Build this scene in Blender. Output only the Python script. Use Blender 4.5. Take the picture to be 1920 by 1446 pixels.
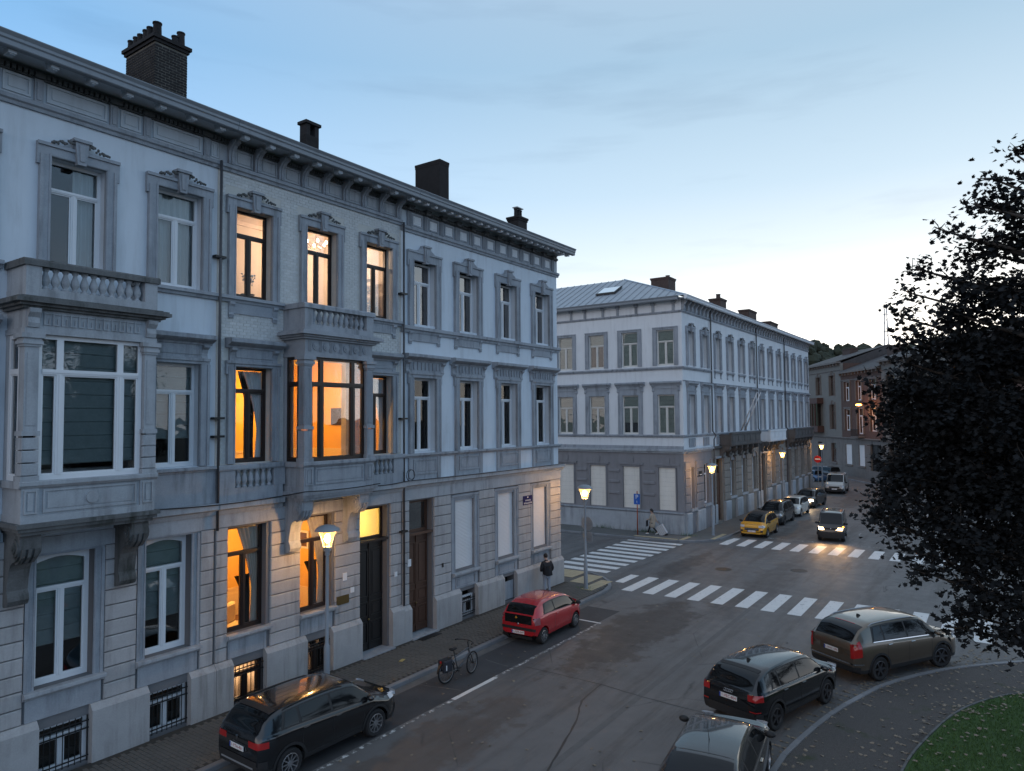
import bpy, bmesh, math, random
from math import sin, cos, pi, radians as R
from mathutils import Vector, Matrix
random.seed(7)
scene = bpy.context.scene
COL = scene.collection
for o in list(bpy.data.objects):
    bpy.data.objects.remove(o)

# ------------------------------------------------------------------ camera
CAM_H = 8.0
_yaw, _pit, _rol, _f = R(34.8), R(2.63), R(-0.446), 1318.0
cam = bpy.data.cameras.new('camera')
camera = bpy.data.objects.new('camera', cam)
COL.objects.link(camera)
_F = Vector((cos(_pit) * cos(_yaw), cos(_pit) * sin(_yaw), sin(_pit)))
_r = _F.cross(Vector((0, 0, 1))).normalized()
_u = _r.cross(_F)
_r, _u = _r * cos(_rol) + _u * sin(_rol), _u * cos(_rol) - _r * sin(_rol)
camera.matrix_world = Matrix(((_r.x, _u.x, -_F.x, 0), (_r.y, _u.y, -_F.y, 0), (_r.z, _u.z, -_F.z, CAM_H), (0, 0, 0, 1)))
cam.sensor_width = 36.0
cam.lens = _f / 1920 * 36
cam.clip_start, cam.clip_end = 0.1, 3000
scene.camera = camera

# ------------------------------------------------------------------ sky, sun, exposure
SUNSET_AZ = R(-4.0)              # azimuth of the afterglow, measured from +X (the end of the street)
world = bpy.data.worlds.new('World')
scene.world = world
world.use_nodes = True
nt = world.node_tree
for n in list(nt.nodes):
    nt.nodes.remove(n)
def wn(t, **k):
    n = nt.nodes.new(t)
    for a, b in k.items():
        setattr(n, a, b)
    return n
def wl(a, b):
    nt.links.new(a, b)
def wmath(op, a, b=None, c=None, clamp=False):
    n = wn('ShaderNodeMath', operation=op, use_clamp=clamp)
    for i, v in enumerate((a, b, c)):
        if v is None:
            continue
        if isinstance(v, (int, float)):
            n.inputs[i].default_value = v
        else:
            wl(v, n.inputs[i])
    return n.outputs[0]
def wramp(stops, fac):
    n = wn('ShaderNodeValToRGB')
    el = n.color_ramp.elements
    while len(el) < len(stops):
        el.new(0.5)
    for e, (p, c) in zip(el, stops):
        e.position = p
        e.color = (*c, 1)
    wl(fac, n.inputs[0])
    return n.outputs[0]
tc = wn('ShaderNodeTexCoord')
sep = wn('ShaderNodeSeparateXYZ')
wl(tc.outputs['Generated'], sep.inputs[0])
X_, Y_, Z_ = sep.outputs
hyp = wmath('SQRT', wmath('ADD', wmath('MULTIPLY', X_, X_), wmath('ADD', wmath('MULTIPLY', Y_, Y_), 1e-5)))
dotp = wmath('DIVIDE', wmath('ADD', wmath('MULTIPLY', X_, cos(SUNSET_AZ)), wmath('MULTIPLY', Y_, sin(SUNSET_AZ))), hyp)
zc = wmath('MAXIMUM', Z_, 0.0)
toward = wramp([(0, (1.0, .95, .88)), (.09, (.95, .93, .91)), (.19, (.72, .77, .79)), (.30, (.48, .60, .69)), (.45, (.32, .455, .57)), (.7, (.38, .45, .54)), (1, (.34, .42, .54))], zc)
away = wramp([(0, (.52, .66, .92)), (.1, (.44, .64, .97)), (.25, (.31, .57, .93)), (.45, (.165, .375, .66)), (.7, (.25, .40, .60)), (1, (.34, .42, .54))], zc)
east = wramp([(0, (1.0, .88, .88)), (.18, (.98, .92, .95)), (.38, (.74, .76, .84)), (.6, (.42, .50, .62)), (1, (.34, .42, .54))], zc)
mr = wn('ShaderNodeMapRange', interpolation_type='SMOOTHSTEP')
wl(dotp, mr.inputs[0])
mr.inputs[1].default_value, mr.inputs[2].default_value = 0.0, 1.06
mix = wn('ShaderNodeMix', data_type='RGBA')
mr2 = wn('ShaderNodeMapRange', interpolation_type='SMOOTHSTEP')
wl(dotp, mr2.inputs[0])
mr2.inputs[1].default_value, mr2.inputs[2].default_value = -.35, -.98
aw2 = wn('ShaderNodeMix', data_type='RGBA')
wl(mr2.outputs[0], aw2.inputs[0]); wl(away, aw2.inputs[6]); wl(east, aw2.inputs[7])
wl(mr.outputs[0], mix.inputs[0]); wl(aw2.outputs[2], mix.inputs[6]); wl(toward, mix.inputs[7])
# a warm glow hugging the horizon where the sun went down
glow = wmath('MULTIPLY', wmath('POWER', wmath('MAXIMUM', dotp, 0.0), 7.0), wmath('POWER', wmath('SUBTRACT', 1.0, wmath('MINIMUM', wmath('MULTIPLY', zc, 4.2), 1.0)), 2.0))
gl = wn('ShaderNodeMix', data_type='RGBA', blend_type='ADD')
wl(glow, gl.inputs[0]); wl(mix.outputs[2], gl.inputs[6]); gl.inputs[7].default_value = (1.9, 1.72, 1.45, 1)
# thin streaky clouds
mp = wn('ShaderNodeMapping')
wl(tc.outputs['Generated'], mp.inputs[0])
mp.inputs['Rotation'].default_value = (R(6), R(-10), R(20))
mp.inputs['Scale'].default_value = (1.3, 1.6, 11.0)
nz = wn('ShaderNodeTexNoise')
nz.inputs['Scale'].default_value = 1.9; nz.inputs['Detail'].default_value = 7; nz.inputs['Roughness'].default_value = .55
wl(mp.outputs[0], nz.inputs['Vector'])
cr = wramp([(0, (0, 0, 0)), (.53, (0, 0, 0)), (.74, (1, 1, 1))], nz.outputs[0])
cl = wn('ShaderNodeMix', data_type='RGBA', blend_type='MULTIPLY')
wl(wmath('MULTIPLY', cr, .42), cl.inputs[0]); wl(gl.outputs[2], cl.inputs[6]); cl.inputs[7].default_value = (.66, .68, .72, 1)
# the physical twilight sky adds its own tint to the haze
sky = wn('ShaderNodeTexSky', sky_type='NISHITA', sun_disc=False)
sky.sun_elevation = R(3.0); sky.sun_rotation = R(90) - SUNSET_AZ
sky.dust_density = .6; sky.ozone_density = 3.0
ns = wn('ShaderNodeMix', data_type='RGBA', blend_type='ADD')
ns.inputs[0].default_value = .025
wl(cl.outputs[2], ns.inputs[6]); wl(sky.outputs[0], ns.inputs[7])
below = wn('ShaderNodeMix', data_type='RGBA')
wl(wmath('GREATER_THAN', Z_, -0.004), below.inputs[0]); below.inputs[6].default_value = (.06, .06, .065, 1); wl(ns.outputs[2], below.inputs[7])
bg = wn('ShaderNodeBackground'); bg.inputs[1].default_value = 1.0
out = wn('ShaderNodeOutputWorld')
wl(below.outputs[2], bg.inputs[0]); wl(bg.outputs[0], out.inputs[0])
sun_d = bpy.data.lights.new('sun', 'SUN')
sun_d.energy = .12; sun_d.angle = R(25); sun_d.color = (1, .86, .7)
sun = bpy.data.objects.new('sun', sun_d); COL.objects.link(sun)
sun.rotation_euler = (Vector((cos(SUNSET_AZ) * cos(R(5)), sin(SUNSET_AZ) * cos(R(5)), sin(R(5))))).to_track_quat('Z', 'Y').to_euler()
vs = scene.view_settings
vs.view_transform = 'Standard'; vs.look = 'None'; vs.exposure = 0.38; vs.gamma = 1.0; vs.use_curve_mapping = False
scene.cycles.max_bounces = 6; scene.cycles.diffuse_bounces = 3; scene.cycles.glossy_bounces = 3
scene.cycles.transparent_max_bounces = 12; scene.cycles.caustics_reflective = False; scene.cycles.caustics_refractive = False
scene.cycles.sample_clamp_indirect = 4.0

# ------------------------------------------------------------------ helpers
class MB:
    """collects faces, builds ONE mesh object"""
    def __init__(s):
        s.v = []; s.f = []; s.m = []
    def add(s, vs, fs, m=0):
        b = len(s.v)
        s.v += [tuple(p) for p in vs]
        s.f += [tuple(i + b for i in f) for f in fs]
        s.m += [m] * len(fs)
        return s
    def box(s, x0, x1, y0, y1, z0, z1, m=0):
        if x0 > x1: x0, x1 = x1, x0
        if y0 > y1: y0, y1 = y1, y0
        if z0 > z1: z0, z1 = z1, z0
        return s.add([(x0, y0, z0), (x1, y0, z0), (x1, y1, z0), (x0, y1, z0), (x0, y0, z1), (x1, y0, z1), (x1, y1, z1), (x0, y1, z1)],
                     [(3, 2, 1, 0), (4, 5, 6, 7), (0, 1, 5, 4), (1, 2, 6, 5), (2, 3, 7, 6), (3, 0, 4, 7)], m)
    def cbox(s, x0, x1, y0, y1, z0, z1, c=.01, m=0):
        """box with chamfered front (-y) edges"""
        return s.add([(x0, y1, z0), (x1, y1, z0), (x1, y1, z1), (x0, y1, z1),
                      (x0, y0 + c, z0), (x1, y0 + c, z0), (x1, y0 + c, z1), (x0, y0 + c, z1),
                      (x0 + c, y0, z0 + c), (x1 - c, y0, z0 + c), (x1 - c, y0, z1 - c), (x0 + c, y0, z1 - c)],
                     [(0, 3, 2, 1), (0, 1, 5, 4), (1, 2, 6, 5), (2, 3, 7, 6), (3, 0, 4, 7),
                      (4, 5, 9, 8), (5, 6, 10, 9), (6, 7, 11, 10), (7, 4, 8, 11), (8, 9, 10, 11)], m)
    def prism(s, poly, axis, a0, a1, m=0):
        """extrude a 2D polygon; axis 0: poly=(y,z), 1: poly=(x,z), 2: poly=(x,y)"""
        n = len(poly)
        def mk(p, a):
            return (a, p[0], p[1]) if axis == 0 else (p[0], a, p[1]) if axis == 1 else (p[0], p[1], a)
        vs = [mk(p, a0) for p in poly] + [mk(p, a1) for p in poly]
        fs = [tuple(range(n))[::-1], tuple(range(n, 2 * n))] + [(i, (i + 1) % n, n + (i + 1) % n, n + i) for i in range(n)]
        return s.add(vs, fs, m)
    def lathe(s, prof, c=(0, 0, 0), n=12, m=0, caps=True):
        b = []
        for r, z in prof:
            for k in range(n):
                a = 2 * pi * k / n
                b.append((c[0] + r * cos(a), c[1] + r * sin(a), c[2] + z))
        fs = []
        for i in range(len(prof) - 1):
            for k in range(n):
                k2 = (k + 1) % n
                fs.append((i * n + k, i * n + k2, (i + 1) * n + k2, (i + 1) * n + k))
        if caps:
            fs.append(tuple(range(n))[::-1]); fs.append(tuple(range((len(prof) - 1) * n, len(prof) * n)))
        return s.add(b, fs, m)
    def tube(s, pts, r, n=6, m=0):
        pts = [Vector(p) for p in pts]
        rs = r if isinstance(r, (list, tuple)) else [r] * len(pts)
        vs = []; fs = []
        for i, p in enumerate(pts):
            d = (pts[min(i + 1, len(pts) - 1)] - pts[max(i - 1, 0)])
            d = d.normalized() if d.length > 1e-9 else Vector((0, 0, 1))
            ref = Vector((0, 0, 1)) if abs(d.z) < .9 else Vector((1, 0, 0))
            a = d.cross(ref).normalized(); b = d.cross(a)
            for k in range(n):
                t = 2 * pi * k / n
                vs.append(p + (a * cos(t) + b * sin(t)) * rs[i])
        for i in range(len(pts) - 1):
            for k in range(n):
                k2 = (k + 1) % n
                fs.append((i * n + k, i * n + k2, (i + 1) * n + k2, (i + 1) * n + k))
        fs.append(tuple(range(n))[::-1]); fs.append(tuple(range((len(pts) - 1) * n, len(pts) * n)))
        return s.add(vs, fs, m)
    def grid(s, P, m=0, closed=False):
        """P[i][j] grid of points"""
        a = len(P); b = len(P[0])
        vs = [p for row in P for p in row]
        fs = [(i * b + j, i * b + (j + 1) % b, (i + 1) * b + (j + 1) % b, (i + 1) * b + j) for i in range(a - 1) for j in range(b if closed else b - 1)]
        return s.add(vs, fs, m)
    def ball(s, c, r, n=8, m=0):
        rx, ry, rz = r if isinstance(r, (tuple, list)) else (r, r, r)
        h = n // 2
        P = [[(c[0] + rx * sin(pi * i / h) * cos(2 * pi * k / n), c[1] + ry * sin(pi * i / h) * sin(2 * pi * k / n), c[2] + rz * cos(pi * i / h)) for k in range(n)] for i in range(h + 1)]
        return s.grid(P, m, True)
    def mesh(s, name='mesh', smooth=False, fix=False):
        me = bpy.data.meshes.new(name)
        me.from_pydata(s.v, [], s.f)
        if any(s.m):
            me.polygons.foreach_set('material_index', s.m)
        if fix:
            bm = bmesh.new(); bm.from_mesh(me)
            bmesh.ops.remove_doubles(bm, verts=bm.verts, dist=1e-5)
            bmesh.ops.recalc_face_normals(bm, faces=bm.faces)
            bm.to_mesh(me); bm.free()
        if smooth:
            me.polygons.foreach_set('use_smooth', [True] * len(me.polygons))
            if smooth is not True:
                me.set_sharp_from_angle(angle=R(smooth))
        me.update()
        return me
    def build(s, name, mat, parent=None, smooth=False, loc=None, rot=None, fix=False):
        return put(name, s.mesh(name, smooth, fix), mat, parent, loc, rot)

def put(name, me, mat=None, parent=None, loc=None, rot=None, scale=None):
    if mat is not None and not me.materials:
        for m in (mat if isinstance(mat, (list, tuple)) else [mat]):
            me.materials.append(m)
    o = bpy.data.objects.new(name, me)
    COL.objects.link(o)
    if parent: o.parent = parent
    if loc is not None: o.location = loc
    if rot is not None: o.rotation_euler = rot
    if scale is not None: o.scale = scale
    return o
_cache = {}
def cached(key, fn):
    if key not in _cache:
        _cache[key] = fn()
    return _cache[key]
def cput(name, key, fn, mat, parent, loc=None, rot=None, scale=None, smooth=False):
    """shared mesh: fn returns an MB"""
    me = cached(key, lambda: fn().mesh(name, smooth))
    return put(name, me, mat, parent, loc, rot, scale)
def empty(name, loc=(0, 0, 0), rz=0.0):
    o = bpy.data.objects.new(name, None)
    o.empty_display_size = .3
    COL.objects.link(o)
    o.location = loc; o.rotation_euler = (0, 0, rz)
    return o
def tag(o, label, cat, group=None):
    o['label'] = label; o['category'] = cat
    if group: o['group'] = group
    return o
def struct(o, label=None):
    o['kind'] = 'structure'
    if label: o['label'] = label
    return o
def stuff(o):
    o['kind'] = 'stuff'
    return o

# ------------------------------------------------------------------ materials
def newmat(name):
    m = bpy.data.materials.new(name); m.use_nodes = True
    t = m.node_tree
    for n in list(t.nodes): t.nodes.remove(n)
    return m, t
def nd(t, typ, inp=None, **k):
    n = t.nodes.new(typ)
    for a, b in k.items(): setattr(n, a, b)
    if inp:
        for a, b in inp.items():
            if isinstance(b, bpy.types.NodeSocket): t.links.new(b, n.inputs[a])
            else: n.inputs[a].default_value = b
    return n
def rampn(t, fac, stops):
    n = t.nodes.new('ShaderNodeValToRGB'); el = n.color_ramp.elements
    while len(el) < len(stops): el.new(.5)
    for e, (p, c) in zip(el, stops):
        e.position = p; e.color = (*c, 1) if len(c) == 3 else c
    t.links.new(fac, n.inputs[0])
    return n.outputs[0]
def g(v): return (v, v, v)
def wpos(t, scale=(1, 1, 1)):
    ge = nd(t, 'ShaderNodeNewGeometry')
    return nd(t, 'ShaderNodeMapping', {0: ge.outputs['Position'], 'Scale': scale}).outputs[0]
def noise(t, vec, sc, det=4, ro=.55):
    return nd(t, 'ShaderNodeTexNoise', {'Vector': vec, 'Scale': sc, 'Detail': det, 'Roughness': ro}).outputs[0]
def mixc(t, fac, a, b, mode='MIX'):
    n = nd(t, 'ShaderNodeMix', data_type='RGBA', blend_type=mode)
    for i, v in ((0, fac), (6, a), (7, b)):
        if isinstance(v, bpy.types.NodeSocket): t.links.new(v, n.inputs[i])
        elif i == 0: n.inputs[0].default_value = v
        else: n.inputs[i].default_value = (*v, 1)
    return n.outputs[2]
def M(name, col, rough=.75, var=.12, scale=1.5, bump=0., bscale=60., metal=0., coat=0., streak=0., streak_col=(.05, .05, .05), rand=0., spec=.5, emit=None, fine=0.):
    m, t = newmat(name)
    p = wpos(t)
    c = mixc(t, 0, col, col)
    if var:
        f = noise(t, p, scale, 5, .6)
        c = mixc(t, f, tuple(max(0, v * (1 - var * 1.6)) for v in col), tuple(min(1, v * (1 + var * 1.4)) for v in col))
    if fine:
        f = rampn(t, noise(t, p, 28, 3, .7), [(.35, g(1 - fine)), (.65, g(1 + fine * .0 + .0))])
        c = mixc(t, 1.0, c, f, 'MULTIPLY')
    if streak:
        sp = wpos(t, (3.2, 3.2, .35))
        f = rampn(t, noise(t, sp, 1.3, 6, .65), [(.47, g(0)), (.66, g(1))])
        f2 = rampn(t, noise(t, p, .7, 3), [(.36, g(0)), (.56, g(1))])
        mm = nd(t, 'ShaderNodeMath', {0: f, 1: f2}, operation='MULTIPLY').outputs[0]
        mm = nd(t, 'ShaderNodeMath', {0: mm, 1: streak}, operation='MULTIPLY').outputs[0]
        c = mixc(t, mm, c, streak_col)
    if rand:
        oi = nd(t, 'ShaderNodeObjectInfo').outputs['Random']
        f = rampn(t, oi, [(0, g(1 - rand)), (1, g(1.0))])
        c = mixc(t, 1.0, c, f, 'MULTIPLY')
    b = nd(t, 'ShaderNodeBsdfPrincipled', {'Base Color': c, 'Roughness': rough, 'Metallic': metal, 'Coat Weight': coat, 'Coat Roughness': .04, 'Specular IOR Level': spec})
    if emit:
        b.inputs['Emission Color'].default_value = (*emit[0], 1); b.inputs['Emission Strength'].default_value = emit[1]
    if bump:
        bn = noise(t, p, bscale, 4, .7)
        bu = nd(t, 'ShaderNodeBump', {'Height': bn, 'Strength': bump, 'Distance': .02})
        t.links.new(bu.outputs[0], b.inputs['Normal'])
    o = nd(t, 'ShaderNodeOutputMaterial', {0: b.outputs[0]})
    return m
def EM(name, col, st):
    m, t = newmat(name)
    e = nd(t, 'ShaderNodeEmission', {0: (*col, 1), 1: st})
    nd(t, 'ShaderNodeOutputMaterial', {0: e.outputs[0]})
    return m
def glassmat(name, tint=(.86, .88, .88), boost=1.0, rough=.0, wav=.012):
    m, t = newmat(name)
    p = wpos(t)
    bu = nd(t, 'ShaderNodeBump', {'Height': noise(t, p, .9, 2), 'Strength': wav * 8, 'Distance': .1})
    fr = nd(t, 'ShaderNodeFresnel', {'IOR': 1.5, 'Normal': bu.outputs[0]}).outputs[0]
    fr = nd(t, 'ShaderNodeMath', {0: fr, 1: boost}, operation='MULTIPLY', use_clamp=True).outputs[0]
    tr = nd(t, 'ShaderNodeBsdfTransparent', {0: (*tint, 1)})
    gl = nd(t, 'ShaderNodeBsdfGlossy', {'Color': (1, 1, 1, 1), 'Roughness': rough, 'Normal': bu.outputs[0]})
    mx = nd(t, 'ShaderNodeMixShader', {0: fr, 1: tr.outputs[0], 2: gl.outputs[0]})
    nd(t, 'ShaderNodeOutputMaterial', {0: mx.outputs[0]})
    return m

MT = dict(
    plaster=M('plaster_white', (.60, .655, .705), .85, .06, .8, .15, 90, streak=.28, streak_col=(.30, .31, .32)),
    plaster2=M('plaster_pale', (.68, .70, .715), .85, .05, .8, .15, 90, streak=.25, streak_col=(.36, .36, .37)),
    stone=M('bluestone', (.325, .352, .385), .8, .16, 2.2, .25, 60, streak=.55, streak_col=(.07, .075, .08), fine=.12),
    stone_l=M('bluestone_light', (.385, .41, .435), .8, .16, 1.8, .25, 60, streak=.5, streak_col=(.10, .10, .10), fine=.12),
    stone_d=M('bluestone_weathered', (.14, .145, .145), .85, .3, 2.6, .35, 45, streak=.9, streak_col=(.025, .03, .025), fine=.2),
    course=M('limestone_course', (.44, .435, .435), .8, .13, 1.6, .25, 60, streak=.5, streak_col=(.17, .165, .16), rand=.14, fine=.1),
    plinth=M('plinth_stone', (.40, .40, .40), .8, .16, 1.5, .25, 50, streak=.5, streak_col=(.16, .155, .14), fine=.12),
    joint=M('joint_shadow_stone', (.16, .16, .165), .9, .1),
    brickw=M('cream_brick', (.645, .655, .645), .85, .14, 3.0, .2, 80, rand=.12, fine=.15),
    mortar=M('mortar_grey', (.54, .53, .49), .9, .12, 4),
    chimb=M('chimney_brick', (.075, .052, .045), .9, .35, 6, .3, 60),
    brickd=M('sooty_brick', (.022, .02, .021), .9, .4, 5, .3, 60, rand=.5),
    mortard=M('sooty_mortar', (.15, .14, .12), .9, .5, 3),
    brick_r=M('red_brick', (.17, .095, .075), .88, .25, 6, .2, 60),
    frieze=M('frieze_paint', (.47, .515, .55), .8, .08, 1.2, streak=.25, streak_col=(.2, .2, .2)),
    gutter=M('painted_gutter', (.22, .245, .27), .55, .1, 1.0, streak=.3, streak_col=(.12, .12, .12)),
    roof=M('slate_roof', (.05, .052, .058), .7, .3, 4, .3, 20),
    zinc=M('zinc_roof', (.36, .39, .42), .42, .15, 1.5, metal=.6),
    framew=M('white_window_paint', (.72, .73, .74), .45, .03),
    framec=M('cream_window_paint', (.62, .61, .57), .5, .04),
    framed=M('dark_window_wood', (.022, .013, .010), .4, .2, 8),
    doorb=M('brown_door_wood', (.085, .040, .024), .5, .25, 6),
    doord=M('black_door_paint', (.014, .014, .014), .4, .1),
    iron=M('black_iron', (.012, .013, .014), .5, .1),
    pipe=M('downpipe_paint', (.06, .062, .068), .5, .1),
    cable=M('black_cable', (.008, .008, .01), .6, 0),
    glass=glassmat('window_glass', boost=1.1),
    glassr=glassmat('window_glass_reflective', tint=(.6, .64, .64), boost=4.0),
    glasso=glassmat('window_glass_lit', tint=(.95, .95, .95), boost=.35),
    dark=M('unlit_room', (.035, .034, .034), .9, 0),
    curtain=M('white_curtain', (.66, .68, .68), .9, .06, 3),
    curtaing=M('grey_curtain', (.26, .26, .27), .9, .1, 3),
    blind=M('grey_roman_blind', (.40, .44, .42), .9, .12, 6),
    shutter=M('white_roller_shutter', (.66, .66, .66), .55, .04),
    shutterc=M('cream_boarding', (.74, .70, .63), .7, .06, 2, streak=.2, streak_col=(.3, .28, .24)),
    brass=M('brass', (.25, .18, .08), .35, .1, metal=1),
    steel=M('galvanised_steel', (.33, .35, .37), .45, .1, metal=.5),
    lampgrey=M('lamp_post_grey', (.24, .27, .30), .5, .08),
)

# ------------------------------------------------------------------ facade kit (x to the right, y into the house, z up)
class House:
    def __init__(s, name, label, ox, oy, rz=0.0, group=None, base_z=0.0):
        s.root = tag(empty(name, (ox, oy, base_z), rz), label, 'house', group)
        s.X0 = 0.0
    def at(s, X0):
        s.X0 = X0
        return s
    def build(s, mb, name, mat, smooth=False):
        return mb.build(name, mat, s.root, smooth, loc=(-s.X0, 0, 0))
    def cput(s, name, key, fn, mat, loc, rot=None, scale=None, smooth=False):
        return cput(name, key, fn, mat, s.root, (loc[0] - s.X0, loc[1], loc[2]), rot, scale, smooth)

def wall_mb(x0, x1, z0, z1, ops, th=.36, y=0.0, reveal=True):
    """wall slab with rectangular openings, real reveals"""
    xs = sorted({x0, x1, *[min(max(a, x0), x1) for o in ops for a in (o[0], o[1])]})
    zs = sorted({z0, z1, *[min(max(a, z0), z1) for o in ops for a in (o[2], o[3])]})
    def solid(i, j):
        if i < 0 or j < 0 or i >= len(xs) - 1 or j >= len(zs) - 1: return False
        cx, cz = (xs[i] + xs[i + 1]) / 2, (zs[j] + zs[j + 1]) / 2
        return not any(o[0] < cx < o[1] and o[2] < cz < o[3] for o in ops)
    mb = MB()
    for i in range(len(xs) - 1):
        for j in range(len(zs) - 1):
            if not solid(i, j): continue
            a, b, c, d = xs[i], xs[i + 1], zs[j], zs[j + 1]
            mb.add([(a, y, c), (b, y, c), (b, y, d), (a, y, d)], [(0, 1, 2, 3)])
            mb.add([(a, y + th, c), (b, y + th, c), (b, y + th, d), (a, y + th, d)], [(3, 2, 1, 0)])
            if not solid(i - 1, j): mb.add([(a, y, c), (a, y, d), (a, y + th, d), (a, y + th, c)], [(0, 1, 2, 3)])
            if not solid(i + 1, j): mb.add([(b, y, c), (b, y + th, c), (b, y + th, d), (b, y, d)], [(0, 1, 2, 3)])
            if not solid(i, j - 1): mb.add([(a, y, c), (a, y + th, c), (b, y + th, c), (b, y, c)], [(0, 1, 2, 3)])
            if not solid(i, j + 1): mb.add([(a, y, d), (b, y, d), (b, y + th, d), (a, y + th, d)], [(0, 1, 2, 3)])
    return mb

def frame_mb(w, h, zt, vl, vu, fw=.075, bar=.085):
    """outer frame + transom at zt (or None) + vertical bars below (vl) / above (vu)"""
    mb = MB(); d = .09
    mb.box(0, fw, 0, d, 0, h); mb.box(w - fw, w, 0, d, 0, h)
    mb.box(fw, w - fw, 0.001, d - .001, 0, fw * 1.2); mb.box(fw, w - fw, 0.001, d - .001, h - fw, h)
    if zt:
        mb.box(fw, w - fw, -.015, d - .002, zt - bar / 2, zt + bar / 2)
        mb.box(fw, w - fw, -.03, -.0152, zt - bar * .15, zt + bar / 2)
    top = (zt - bar / 2) if zt else h - fw
    for x in vl:
        mb.box(x - bar * .62, x + bar * .62, -.008, d - .003, fw * 1.2, top)
        mb.box(x - bar * .18, x + bar * .18, -.022, -.0082, fw * 1.2, top)
    if zt:
        for x in vu: mb.box(x - bar * .62, x + bar * .62, -.006, d - .003, zt + bar / 2, h - fw)
    # thin casement stiles just inside the frame
    e = .035
    edges = [fw] + [x for x in vl] + [w - fw]
    for i in range(len(edges) - 1):
        a = edges[i] + (0 if i == 0 else bar * .62); b = edges[i + 1] - (0 if i == len(edges) - 2 else bar * .62)
        mb.box(a, a + e, .012, .07, fw * 1.2, top); mb.box(b - e, b, .012, .07, fw * 1.2, top)
        mb.box(a + e, b - e, .013, .069, fw * 1.2, fw * 1.2 + e); mb.box(a + e, b - e, .013, .069, top - e, top)
    return mb
def pane_rects(w, h, zt, vl, vu, fw=.075):
    out = []
    top = zt if zt else h - fw / 2
    e = [fw / 2] + list(vl) + [w - fw / 2]
    for a, b in zip(e, e[1:]): out.append((a, b, fw / 2, top))
    if zt:
        e = [fw / 2] + list(vu) + [w - fw / 2]
        for a, b in zip(e, e[1:]): out.append((a, b, zt, h - fw / 2))
    return out
def wavy_mb(w, h, amp=.035, waves=7, gather=None):
    """hanging cloth; gather=(side, z fraction of the tie, narrow fraction)"""
    mb = MB(); nx, nz = waves * 6, 14
    P = []
    for j in range(nz + 1):
        tz = j / nz; row = []
        k = 1.0
        if gather:
            side, zt, nar = gather
            k = nar + (1 - nar) * (abs(tz - zt) / (1 - zt)) ** 1.3 if tz > zt else nar + .12 * (zt - tz) / zt
        for i in range(nx + 1):
            tx = i / nx
            x = tx * w * k
            if gather and gather[0] == 'r': x = w - x
            row.append((x, amp * sin(tx * waves * 2 * pi) * (.6 + .4 * k) + .01 * sin(9 * tz + 5 * tx), tz * h))
        P.append(row)
    back = [[(p[0], p[1] + .006, p[2]) for p in r] for r in P]
    mb.grid(P); mb.grid([r[::-1] for r in back])
    return mb
def blind_mb(w, h, folds=8):
    mb = MB(); P = []
    for j in range(folds + 1):
        z = h * j / folds
        P.append([(0, 0, z), (w, 0, z)])
        if j < folds:
            P.append([(0, -.028, z + .02), (w, -.028, z + .02)])
            P.append([(0, -.005, z + .05), (w, -.005, z + .05)])
    mb.grid(P)
    mb.box(0, w, .004, .012, 0, h)
    return mb
def slat_mb(w, h, n):
    """roller shutter: n bowed slats as one repeated profile"""
    mb = MB(); P = []
    for j in range(n):
        z = h * j / n; dz = h / n
        P += [[(0, 0, z), (w, 0, z)], [(0, -.012, z + dz * .2), (w, -.012, z + dz * .2)], [(0, -.014, z + dz * .6), (w, -.014, z + dz * .6)], [(0, -.004, z + dz * .93), (w, -.004, z + dz * .93)]]
    P.append([(0, 0, h), (w, 0, h)])
    mb.grid(P); mb.box(0, w, .002, .02, 0, h)
    return mb

def window(h, x0, x1, z0, z1, sb=.22, zt=.73, frame='framew', glass='glass', dress=None, vl=None, vu=(), name='window', fw=.075, bar=.085, pane_d=.035):
    w, hh = round(x1 - x0, 3), round(z1 - z0, 3)
    ztv = round(hh * zt, 3) if zt else None
    vl = (round(w / 2, 3),) if vl is None else tuple(round(v, 3) for v in vl)
    vu = tuple(round(v, 3) for v in vu)
    key = (w, hh, ztv, vl, vu, fw, bar)
    win = h.cput(name, ('fr', frame) + key, lambda: frame_mb(w, hh, ztv, vl, vu, fw, bar), MT[frame], (x0, sb, z0))
    for a, b, c, d in pane_rects(w, hh, ztv, vl, vu, fw):
        pw, ph = round(b - a, 3), round(d - c, 3)
        cput('pane', ('pane', glass, pw, ph), lambda: MB().box(0, pw, 0, .006, 0, ph), MT[glass], win, (a, pane_d, c))
    for dname, kind, mat, a, b, c, d, yy in (dress or ()):
        pw, ph = round((b - a) * w, 3), round((d - c) * hh, 3)
        fn = {'wavy': lambda: wavy_mb(pw, ph, waves=max(3, int(pw * 6))), 'tieL': lambda: wavy_mb(pw, ph, waves=5, gather=('l', .33, .30)),
              'tieR': lambda: wavy_mb(pw, ph, waves=5, gather=('r', .33, .30)), 'blind': lambda: blind_mb(pw, ph, max(3, int(ph / .3)))}[kind]
        cput(dname, ('dr', kind, mat, pw, ph), fn, MT[mat], win, (a * w, yy, c * hh), smooth=(40 if kind != 'blind' else False))
    return win

def leaf_blob_mb(seed, w=.5, hgt=.22):
    """carved foliage: little lobes rising towards the keystone"""
    rnd = random.Random(seed); mb = MB()
    for k in range(13):
        t = k / 12
        mb.ball((t * w, -.05 - .03 * rnd.random(), (.03 + hgt * t * .8) * rnd.uniform(.4, 1.0) + .03), (rnd.uniform(.025, .045), .04, rnd.uniform(.03, .055)), 6)
    return mb

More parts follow.
